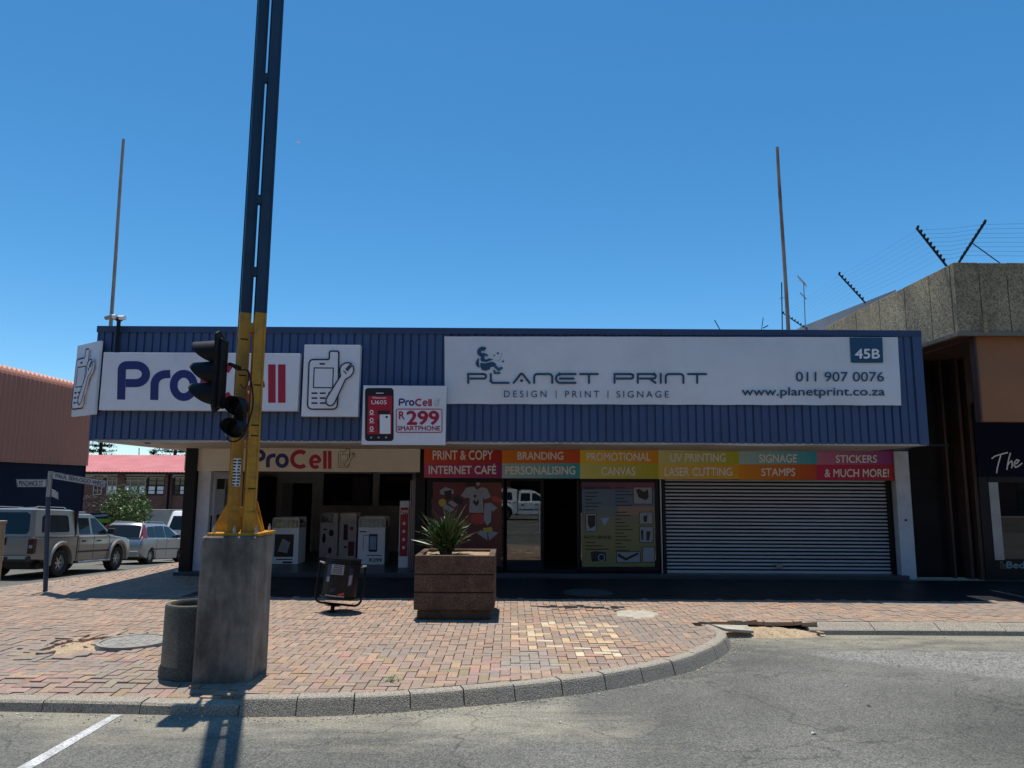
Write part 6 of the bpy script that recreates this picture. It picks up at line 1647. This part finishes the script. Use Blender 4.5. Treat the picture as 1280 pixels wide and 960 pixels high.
def bush(name, c, rx_, rz_, n, s, m, label, cat, hb):
    t = thing(name, (c[0], c[1], hb), label, cat)
    mb = MB(); leaves(mb, c, rx_, rx_, rz_, n, s, 5); mb.build('crown', m, t, fixn=False)
    mb = MB()
    for k in range(6):
        a = rnd.uniform(0, 6.28); mb.tube([(c[0] + .1 * math.cos(a), c[1] + .1 * math.sin(a), hb), (c[0] + .35 * math.cos(a) * rx_, c[1] + .35 * math.sin(a) * rx_, c[2] - rz_ * .3), (c[0] + .6 * math.cos(a) * rx_, c[1] + .6 * math.sin(a) * rx_, c[2] + rz_ * .4)], [.06, .04, .015], 6)
    mb.build('trunk', 'bark', t)
c = at(159, 640, 38); hb = g(c[0], 38)
bush('garden_tree', (c[0], 38, c[2] - .25), 1.3, 1.75, 5200, .075, 'leaf', 'small bright green leafy tree behind the silver car', 'tree', hb)
c = at(126, 632, 42); mb = MB(); t = thing('bare_shrub', (c[0], 42, g(c[0], 42)), 'sparse dry shrub left of the green tree', 'shrub')
for k in range(40):
    a = rnd.uniform(0, 6.28); q1 = Vector((c[0], 42, g(c[0], 42))); q2 = q1 + Vector((math.cos(a) * .5, math.sin(a) * .5, rnd.uniform(1.4, 2.2))); q3 = q2 + Vector((rnd.gauss(0, .5), rnd.gauss(0, .4), rnd.uniform(.2, .8))); mb.tube([q1, q2, q3], [.025, .015, .006], 4)
mb.build('trunk', 'bark', t)
mb = MB(); leaves(mb, (c[0], 42, c[2] - .1), 1.1, 1.0, 1.0, 500, .07, 9); mb.build('crown', 'bark', t, fixn=False)
def conifer(px, py_top, Y, wid, n, seed, label, spread=True):
    b = at(px, 607, Y); zt = at(px, py_top, Y)[2]; z0 = -3.0
    t = thing('conifer_tree', (b[0], Y, z0), label, 'tree')
    mb = MB(); mb.tube([(b[0], Y, z0), (b[0], Y, zt)], [.3, .05], 8); r_ = random.Random(seed); br_ = MB()
    L = MB()
    tiers_ = int((zt - z0 - 2) / .55)
    for k in range(tiers_):
        z = z0 + 2.5 + k * .55; R__ = wid * (1 - .8 * (k / tiers_)) if spread else wid
        for q in range(7):
            a = r_.uniform(0, 6.28); e = R__ * r_.uniform(.6, 1.05); tip = Vector((b[0] + math.cos(a) * e, Y + math.sin(a) * e, z + (.25 if spread else 1.2) * e * .4)); st_ = Vector((b[0], Y, z))
            mb.tube([st_, tip], [.05, .012], 4)
            for w_ in range(n):
                s = r_.uniform(.25, 1.05); c_ = st_.lerp(tip, s) + Vector((r_.gauss(0, .16), r_.gauss(0, .16), r_.gauss(0, .09)))
                u = Vector((r_.gauss(0, 1), r_.gauss(0, 1), r_.gauss(0, .4))).normalized(); v = u.cross(Vector((0, 0, 1))).normalized(); l_ = .17
                L.add([c_ - u * l_, c_ + v * l_ * .35, c_ + u * l_, c_ - v * l_ * .35], [(0, 1, 2, 3)])
    mb.build('trunk', 'bark', t); L.build('crown', 'leafdark', t, fixn=False)
conifer(122, 490, 72, 3.2, 60, 3, 'dark spreading conifer beyond the red roof at its left end')
conifer(216, 480, 72, 3.4, 60, 4, 'dark spreading conifer beyond the red roof at its right end')
conifer(189, 562, 75, .35, 26, 8, 'tiny narrow cypress just above the red roof', False)
# banner fence between the pickup and the tree
t = thing('banner_fence', (at(124, 655, 37)[0], 37, g(-20.8, 37)), 'blue and green striped banner on a fence behind the pickup', 'banner')
mb = MB(); a = at(112, 648, 37); b = at(139, 641.5, 37); mb.box(a[0], b[0], 37, 37.03, a[2], b[2]); mb.build('cloth', 'p_navy', t)
a = at(112, 653, 37); b = at(138, 648.5, 37); mb = MB(); mb.box(a[0], b[0], 37, 37.03, a[2], b[2] - .005); mb.build('cloth', 'p_green', t)
mb = MB(); mb.bar(at(114, 645.5, 36.96), at(134, 643.8, 36.96), .1, .01, (0, 1, 0)); mb.build('lettering_bar', 'p_lblue', t)
mb = MB()
for px in (112, 121, 130, 139): x = at(px, 650, 37)[0]; mb.cyl((x, 37.06, -2.4), (x, 37.06, at(120, 641, 37)[2]), .03, n=6)
mb.build('post', 'dark', t)
t2 = MB(); q1, q2 = at(109, 654, 37.1), at(141, 670, 37.1); t2.box(q1[0], q2[0], 37.1, 37.13, q2[2] - .3, q1[2]); t2.build('lower_panel', 'dark', t)
# ------------------------------------------------------------------ vehicles (local x forward from the rear bumper, y to the left, z up)
def wheel(root, x, y, r, wd, side, spokes=6):
    w_ = bpy.data.objects.new('wheel', None); col.objects.link(w_); w_.parent = root; w_.location = (x, y, r); w_.empty_display_size = .1; ORG[w_] = Vector((0, 0, 0))
    mb = MB(); h = wd / 2; mb.lathe([(r * .6, -h), (r * .93, -h), (r, -h * .7), (r, h * .7), (r * .93, h), (r * .6, h)], (0, 0, 0), 26, 'Y', closed=True); mb.build('tyre', 'tyre', w_, local=True, smooth=True)
    mb = MB(); s = side
    mb.lathe([(r * .61, -h * .9 * s), (r * .61, h * .8 * s), (r * .56, h * .86 * s), (r * .54, h * .55 * s), (r * .5, h * .3 * s)], (0, 0, 0), 26, 'Y')
    mb.lathe([(0, h * .62 * s), (r * .1, h * .62 * s), (r * .13, h * .45 * s)], (0, 0, 0), 14, 'Y')
    for k in range(spokes):
        a = 2 * math.pi * k / spokes; m4 = Matrix.Rotation(a, 4, 'Y') @ Matrix.Translation((r * .3, h * .48 * s, 0)); mb.obox(m4, r * .52, .03, r * .14)
    mb.build('rim', 'rim', w_, local=True, smooth=False)
    mb = MB(); mb.lathe([(0, h * .2 * s), (r * .55, h * .2 * s)], (0, 0, 0), 20, 'Y'); mb.build('brake', 'trim', w_, local=True)
    return w_
def archpts(cx, cz, r, n=9): return [(cx + r * math.cos(R(180 - 180 * i / n)), cz + r * math.sin(R(180 - 180 * i / n))) for i in range(n + 1)]
def loft(prof, stations):
    """side outline repeated across the width; stations (y, shrink, lift)"""
    mb = MB(); n = len(prof); cx = sum(p[0] for p in prof) / n
    xs_ = [p[0] for p in prof]; x0, x1 = min(xs_), max(xs_)
    for y, ins, top in stations:
        for x, z in prof:
            k = 1 - 2 * ins / (x1 - x0); mb.v.append((x0 + (x1 - x0) / 2 + (x - (x0 + x1) / 2) * k, y, z - (top if z > .5 else 0) * (z - .5)))
    m = len(stations)
    mb.f = [(s * n + i, s * n + (i + 1) % n, (s + 1) * n + (i + 1) % n, (s + 1) * n + i) for s in range(m - 1) for i in range(n)] + [list(range(n - 1, -1, -1)), list(range((m - 1) * n, m * n))]
    mb.cols = [None] * len(mb.f); mb.mi = [0] * len(mb.f); return mb
def hw_stations(h): return [(-h, .10, .06), (-h + .03, .04, .02), (-h + .1, .0, 0), (h - .1, .0, 0), (h - .03, .04, .02), (h, .10, .06)]
def cabin(xr0, xf0, xr1, xf1, zb, zr, wb, wr, crown=.04):
    """glasshouse: trapezoid in side view with leaning sides and a softly rounded roof"""
    mb = MB(); P = []
    def ring(x0, x1, w_, z, c):
        return [(x0 + c, -w_, z), (x1 - c, -w_, z), (x1, -w_ + c, z), (x1, w_ - c, z), (x1 - c, w_, z), (x0 + c, w_, z), (x0, w_ - c, z), (x0, -w_ + c, z)]
    rings = [ring(xr0, xf0, wb, zb, .08), ring(xr1, xf1, wr, zr - crown, .08), ring(xr1 + .05, xf1 - .07, wr - .07, zr - .008, .1), ring(xr1 + .25, xf1 - .3, wr - .3, zr, .1)]
    for r_ in rings: P += r_
    fs_ = [(k * 8 + i, k * 8 + (i + 1) % 8, (k + 1) * 8 + (i + 1) % 8, (k + 1) * 8 + i) for k in range(3) for i in range(8)] + [list(range(24, 32))]
    mb.add(P, fs_)
    side = lambda x, z, s, d=.006: (x, s * (wb + (wr - wb) * (z - zb) / (zr - crown - zb) + d), z)
    rear = lambda y, z, d=.006: (xr0 + (xr1 - xr0) * (z - zb) / (zr - crown - zb) - d, y, z)
    front = lambda y, z, d=.006: (xf0 + (xf1 - xf0) * (z - zb) / (zr - crown - zb) + d, y, z)
    return mb, side, rear, front
def pane(root, pts, name='window', m='cargl'):
    mb = MB(); mb.add(pts, [list(range(len(pts)))]); return mb.build(name, m, root, local=True)
def make_pickup(label, cat, paint):
    t = thing('parked_pickup', (0, 0, 0), label, cat)
    prof = [(.02, .52), (.0, .62), (.03, 1.08), (1.6, 1.10), (3.62, 1.10), (4.0, 1.08), (4.75, 1.0), (4.98, .88), (5.03, .55), (4.98, .36), (4.62, .33)] + archpts(4.18, .40, .46)[::-1] + [(3.7, .40), (1.8, .40)] + archpts(1.22, .40, .47)[::-1] + [(.72, .46), (.3, .50)]
    loft(prof, hw_stations(.87)).build('body', paint, t, local=True, smooth=True)
    mb, side, rear, front = cabin(.04, 2.0, .14, 1.98, 1.09, 1.83, .80, .70); mb.build('canopy', paint, t, local=True, smooth=True)
    for s in (-1, 1): pane(t, [side(x, z, s) for x, z in ((.42, 1.2), (1.62, 1.2), (1.66, 1.26), (1.62, 1.62), (1.55, 1.66), (.55, 1.66), (.46, 1.6))], 'canopy_window')
    mb = MB(); mb.box(1.955, 2.0, -.79, .79, 1.08, 1.79); mb.build('cab_gap', 'trim', t, local=True)
    for s in (-1, 1):
        mb = MB(); mb.box(.06, 1.95, s * .862, s * .8755, 1.06, 1.085); mb.build('canopy_seam', 'trim', t, local=True)
        mb = MB(); mb.box(1.95, 1.985, s * .86, s * .876, .42, 1.1); mb.build('bed_gap', 'trim', t, local=True)
    pane(t, [rear(y, z) for y, z in ((-.62, 1.16), (.62, 1.16), (.68, 1.24), (.62, 1.66), (.52, 1.72), (-.52, 1.72), (-.62, 1.66), (-.68, 1.24))], 'rear_window')
    mb, side, rear, front = cabin(1.99, 4.05, 2.06, 3.05, 1.09, 1.73, .80, .64); mb.build('cab', paint, t, local=True, smooth=True)
    for s in (-1, 1):
        pane(t, [side(x, z, s) for x, z in ((2.14, 1.14), (2.72, 1.14), (2.72, 1.6), (2.18, 1.6))], 'side_window')
        pane(t, [side(x, z, s) for x, z in ((2.84, 1.14), (3.72, 1.14), (3.08, 1.6), (2.84, 1.6))], 'side_window')
        mb = MB(); mb.box(2.02, 3.8, s * .868, s * .878, .62, .67); mb.build('side_moulding', 'trim', t, local=True)
        mb = MB()
        for x in (2.04, 2.8, 3.66): mb.box(x, x + .012, s * .866, s * .8735, .45, 1.08)
        mb.build('door_gap', 'trim', t, local=True)
        for x in (2.2, 3.0): mb = MB(); mb.box(x, x + .16, s * .87, s * .89, .92, .96); mb.build('door_handle', 'trim', t, local=True)
        mb = MB(); mb.box(3.55, 3.7, s * .82, s * 1.02, 1.12, 1.3); mb.build('mirror', 'trim', t, local=True, bevel=.03)
        for cx_ in (4.18, 1.22):
            mb = MB(); N = 12; P = []
            for i in range(N + 1):
                a = R(-8 + 196 * i / N)
                for rr, y in ((.46, .865), (.47, .925), (.54, .93), (.58, .87)): P.append((cx_ + rr * math.cos(a), s * y, .40 + rr * math.sin(a)))
            mb.add(P, [(i * 4 + j, i * 4 + 4 + j, i * 4 + 5 + j, i * 4 + 1 + j) for i in range(N) for j in range(3)]); mb.build('fender_flare', paint, t, local=True, smooth=True)
        mb = MB(); mb.box(-.012, .12, s * .73, s * .885, .66, 1.04); lamp = mb.build('tail_lamp', 'darklens', t, local=True, bevel=.015)
        mb = MB(); mb.box(-.018, .0, s * .77, s * .86, .80, .88); mb.build('lamp_lens', 'grey', lamp, local=True)
        mb = MB(); mb.box(4.86, 5.0, s * .5, s * .8, .76, .94); mb.build('headlight', 'clearlens', t, local=True, bevel=.02)
        mb = MB(); mb.tube([(2.0, s * .9, .36), (3.65, s * .9, .36)], .035, 8); mb.build('side_step', 'steel', t, local=True)
        mb = MB(); mb.tube([(.35, s * .58, 1.84), (.45, s * .58, 1.88), (1.6, s * .58, 1.88), (1.7, s * .58, 1.84)], .014, 6); mb.build('roof_rail', 'rim', t, local=True)
    mb = MB(); mb.box(2.15, 2.85, -.5, .5, 1.735, 1.79); mb.build('roof_box', paint, t, local=True, bevel=.02)
    pane(t, [front(y, z) for y, z in ((-.66, 1.13), (.66, 1.13), (.54, 1.62), (-.54, 1.62))], 'windscreen')
    mb = MB(); mb.box(-.14, .1, -.82, .82, .46, .60); mb.build('rear_bumper', 'trim', t, local=True, bevel=.02)
    mb = MB(); mb.box(-.16, -.13, -.80, -.36, .53, .60); mb.box(-.16, -.13, .36, .80, .53, .60); mb.build('bumper_step', 'steel', t, local=True)
    mb = MB(); mb.box(-.165, -.15, -.25, .25, .50, .61); pl = mb.build('number_plate', 'plate', t, local=True)
    mb = MB()
    for k in range(7): mb.box(-.168, -.166, -.21 + k * .062, -.175 + k * .062, .52, .59)
    mb.build('plate_marks', 'p_black2', pl, local=True)
    mb = MB(); mb.box(-.02, .02, .28, .5, .92, 1.02); mb.build('tailgate_handle', 'trim', t, local=True)
    mb = MB(); mb.box(-.02, .03, -.14, .16, .88, 1.08); bd = mb.build('badge_panel', 'trim', t, local=True, bevel=.01)
    mb = MB(); mb.lathe([(.05, -.026), (.062, -.03), (.074, -.026)], (0, .01, 1.06), 18, 'X'); mb.build('badge_ring', 'rim', bd, local=True)
    mb = MB(); mb.box(.25, 4.8, -.6, .6, .3, .52); mb.box(.5, .9, -.7, .1, .24, .4); mb.build('underbody', 'trim', t, local=True)
    mb = MB(); mb.box(4.95, 5.07, -.8, .8, .38, .6); mb.build('front_bumper', paint, t, local=True, bevel=.03)
    mb = MB(); mb.box(4.9, 5.02, -.45, .45, .68, .9); mb.build('grille', 'trim', t, local=True)
    for x in (1.22, 4.18):
        for s in (-1, 1): wheel(t, x, s * .76, .375, .25, s)
    return t
def ground_pose(o, x, y, heading, dz=-.15):
    """set a car down on the sloping street; heading in degrees, 90 = away from the camera"""
    h = R(heading); fx_, fy_ = math.cos(h), math.sin(h)
    z0 = g(x + fx_ * 1.2, y + fy_ * 1.2) + dz; z1 = g(x + fx_ * 4.1, y + fy_ * 4.1) + dz
    pit = math.atan2(z1 - z0, 2.9); o.location = (x, y, z0 - math.tan(pit) * 1.2)
    o.rotation_mode = 'XYZ'
    o.rotation_euler = (Matrix.Rotation(h, 3, 'Z') @ Matrix.Rotation(-pit, 3, 'Y')).to_euler()
pk = make_pickup('champagne double cab pickup with a canopy parked at the kerb behind the street name post', 'pickup', 'goldpaint')
pk.scale = (.96, .96, .96)
ground_pose(pk, -12.72, 18.25, 90.5)

def make_mpv(label):
    t = thing('parked_car', (0, 0, 0), label, 'car')
    prof = [(.06, .42), (.0, .55), (.03, .9), (.1, 1.0), (3.5, 1.02), (4.2, .88), (4.42, .7), (4.46, .4), (4.4, .24), (4.0, .2)] + archpts(3.62, .30, .36)[::-1] + [(3.2, .2), (1.3, .2)] + archpts(.86, .30, .36)[::-1] + [(.45, .24), (.2, .3)]
    loft(prof, hw_stations(.885)).build('body', 'silverpaint', t, local=True, smooth=True)
    mb, side, rear, front = cabin(.06, 3.95, .42, 2.55, 1.0, 1.6, .84, .64, .06); mb.build('roof', 'silverpaint', t, local=True, smooth=True)
    pane(t, [rear(y, z, .01) for y, z in ((-.74, 1.02), (.74, 1.02), (.64, 1.46), (.52, 1.5), (-.52, 1.5), (-.64, 1.46))], 'rear_window')
    for s in (-1, 1):
        pane(t, [side(x, z, s, .012) for x, z in ((.62, 1.04), (1.25, 1.04), (1.25, 1.47), (.72, 1.44), (.62, 1.34))], 'side_window')
        pane(t, [side(x, z, s, .012) for x, z in ((1.3, 1.04), (2.1, 1.04), (2.1, 1.5), (1.3, 1.48))], 'side_window')
        pane(t, [side(x, z, s, .012) for x, z in ((2.17, 1.04), (3.3, 1.04), (2.6, 1.47), (2.17, 1.5))], 'side_window')
        mb = MB(); mb.add([side(.2, 1.0, s, .02), side(.5, 1.0, s, .03), side(.6, 1.3, s, .025), side(.56, 1.5, s, .02), side(.42, 1.52, s, .01), side(.3, 1.3, s, .01)] + [rear(s * .76, 1.0, .02), rear(s * .7, 1.5, .02)], [(0, 1, 2, 3, 4, 5), (6, 0, 5, 4, 7)]); mb.build('tail_lamp', 'redlens', t, local=True)
        mb = MB(); mb.box(.9, 3.6, s * .884, s * .893, .56, .6)
        for x in (1.26, 2.14, 3.2): mb.box(x, x + .01, s * .882, s * .8895, .28, 1.0)
        mb.build('door_gap', 'trim', t, local=True)
        for x in (1.36, 2.26): mb = MB(); mb.box(x, x + .16, s * .885, s * .905, .86, .9); mb.build('door_handle', 'silverpaint', t, local=True)
        mb = MB(); mb.box(3.0, 3.14, s * .84, s * 1.0, 1.02, 1.16); mb.build('mirror', 'trim', t, local=True, bevel=.03)
        mb = MB(); mb.box(-.01, .03, s * .6, s * .8, .38, .43); mb.build('reflector', 'trim', t, local=True)
        mb = MB(); mb.box(4.2, 4.42, s * .5, s * .82, .68, .84); mb.build('headlight', 'clearlens', t, local=True, bevel=.03)
        mb = MB(); mb.tube([(.7, s * .6, 1.62), (.85, s * .6, 1.66), (2.2, s * .58, 1.66), (2.35, s * .58, 1.62)], .015, 6); mb.build('roof_rail', 'rim', t, local=True)
    pane(t, [front(y, z) for y, z in ((-.7, 1.04), (.7, 1.04), (.58, 1.5), (-.58, 1.5))], 'windscreen')
    mb = MB(); mb.box(-.06, .15, -.8, .8, .3, .52); mb.build('rear_bumper', 'silverpaint', t, local=True, bevel=.04)
    mb = MB(); mb.box(-.03, .02, -.26, .26, .7, .81); mb.build('number_plate', 'plate', t, local=True)
    mb = MB(); mb.box(.3, 4.2, -.65, .65, .16, .4); mb.build('underbody', 'trim', t, local=True)
    for x in (.86, 3.62):
        for s in (-1, 1): wheel(t, x, s * .78, .31, .2, s, 9)
    return t
mp = make_mpv('silver estate car with tall red tail lamps parked in front of the pickup')
mp.scale = (.96, .96, .96)
ground_pose(mp, -14.45, 27.0, 91)

def make_van(label):
    t = thing('parked_van', (0, 0, 0), label, 'van')
    prof = [(.0, .4), (0, 1.15), (4.3, 1.15), (4.75, .95), (4.85, .4), (4.5, .28)] + archpts(3.95, .34, .4)[::-1] + [(3.5, .28), (1.6, .28)] + archpts(1.1, .34, .4)[::-1] + [(.5, .28)]
    loft(prof, hw_stations(.88)).build('body', 'whitepaint', t, local=True, smooth=True)
    mb, side, rear, front = cabin(.0, 4.4, .25, 3.9, 1.14, 1.98, .86, .74, .06); mb.build('roof', 'whitepaint', t, local=True, smooth=True)
    pane(t, [rear(y, z, .01) for y, z in ((-.7, 1.2), (.7, 1.2), (.62, 1.76), (-.62, 1.76))], 'rear_window')
    pane(t, [front(y, z, .01) for y, z in ((-.74, 1.16), (.74, 1.16), (.64, 1.84), (-.64, 1.84))], 'windscreen')
    for s in (-1, 1):
        for a, b in ((.35, 1.3), (1.4, 2.6), (2.75, 3.8)): pane(t, [side(a, 1.2, s, .01), side(b, 1.2, s, .01), side(b - .05, 1.76, s, .01), side(a + .05, 1.76, s, .01)], 'side_window')
        mb = MB(); mb.box(-.02, .05, s * .7, s * .87, .7, 1.1); mb.build('tail_lamp', 'redlens', t, local=True)
        mb = MB(); mb.box(4.7, 4.84, s * .5, s * .82, .62, .84); mb.build('headlight', 'clearlens', t, local=True)
    for x in (1.1, 3.95):
        for s in (-1, 1): wheel(t, x, s * .77, .33, .2, s, 5)
    return t
vn = make_van('white van partly hidden behind the dark corner post of the phone shop')
vn.scale = (1.12, 1.12, 1.12); x = at(204, 650, 33)[0]; ground_pose(vn, x + .98, 33, 90)
# across the main road, behind the camera: what the glass of the shops mirrors
pk2 = copy_tree(pk); pk2['label'] = 'white double cab pickup across the main road mirrored in the glass door'
for ch in list(pk2.children) :
    if ch.type == 'MESH' and ch.data.materials and ch.data.materials[0].name == 'champagne_car_paint':
        ch.data = ch.data.copy(); ch.data.materials[0] = M['whitepaint']
pk2.rotation_euler = (0, 0, R(0)); pk2.location = (-1.6, -13.0, -.15); pk2.scale = (1, 1, 1)
t = thing('facing_building', (0, -22, -.3), 'long brick shop building on the far side of the main road, seen only in reflections', 'building')  # unseen building, made tall to keep sky light off the shopfronts
mb = MB(); mb.box(-45, 45, -30, -21, -.3, 12.5); mb.build('wall', 'brick', t)  # unseen wall, made taller to keep sky light off the shopfronts
mb = MB(); mb.box(-45, 45, -21, -18.6, 3.0, 3.3); mb.build('canopy', 'soffit', t)
for k in range(14):
    mb = MB(); mb.box(-42 + k * 6, -37.5 + k * 6, -20.99, -20.9, .3, 2.7); mb.build('window', 'glassdark', t)
mb = MB(); p0 = (-45, -18.2); xs3 = [-45, -20, 0, 20, 45]
mb.box(-45, 45, -21, -17.6, -.3, 0.0); tag(mb.build('opposite_pavement', 'cement', kind='structure'), 'pavement across the main road')
# small white bird high up
c = Vector(at(373, 178, 60)); t = thing('bird', c, 'tiny white bird high in the sky right of the pole', 'bird')
mb = MB()
for s in (-1, 1): mb.add([c + Vector((0, -.05, 0)), c + Vector((s * .16, -.03, .05)), c + Vector((s * .3, .05, -.02)), c + Vector((s * .14, .06, .03)), c + Vector((0, .06, .0))], [(0, 1, 2, 3, 4)])
mb.build('wing', 'white', t)
mb = MB(); mb.lathe([(0, -.14), (.03, -.1), (.045, 0), (.02, .1), (0, .16)], c, 8, 'Y'); mb.build('body', 'white', t, smooth=True)
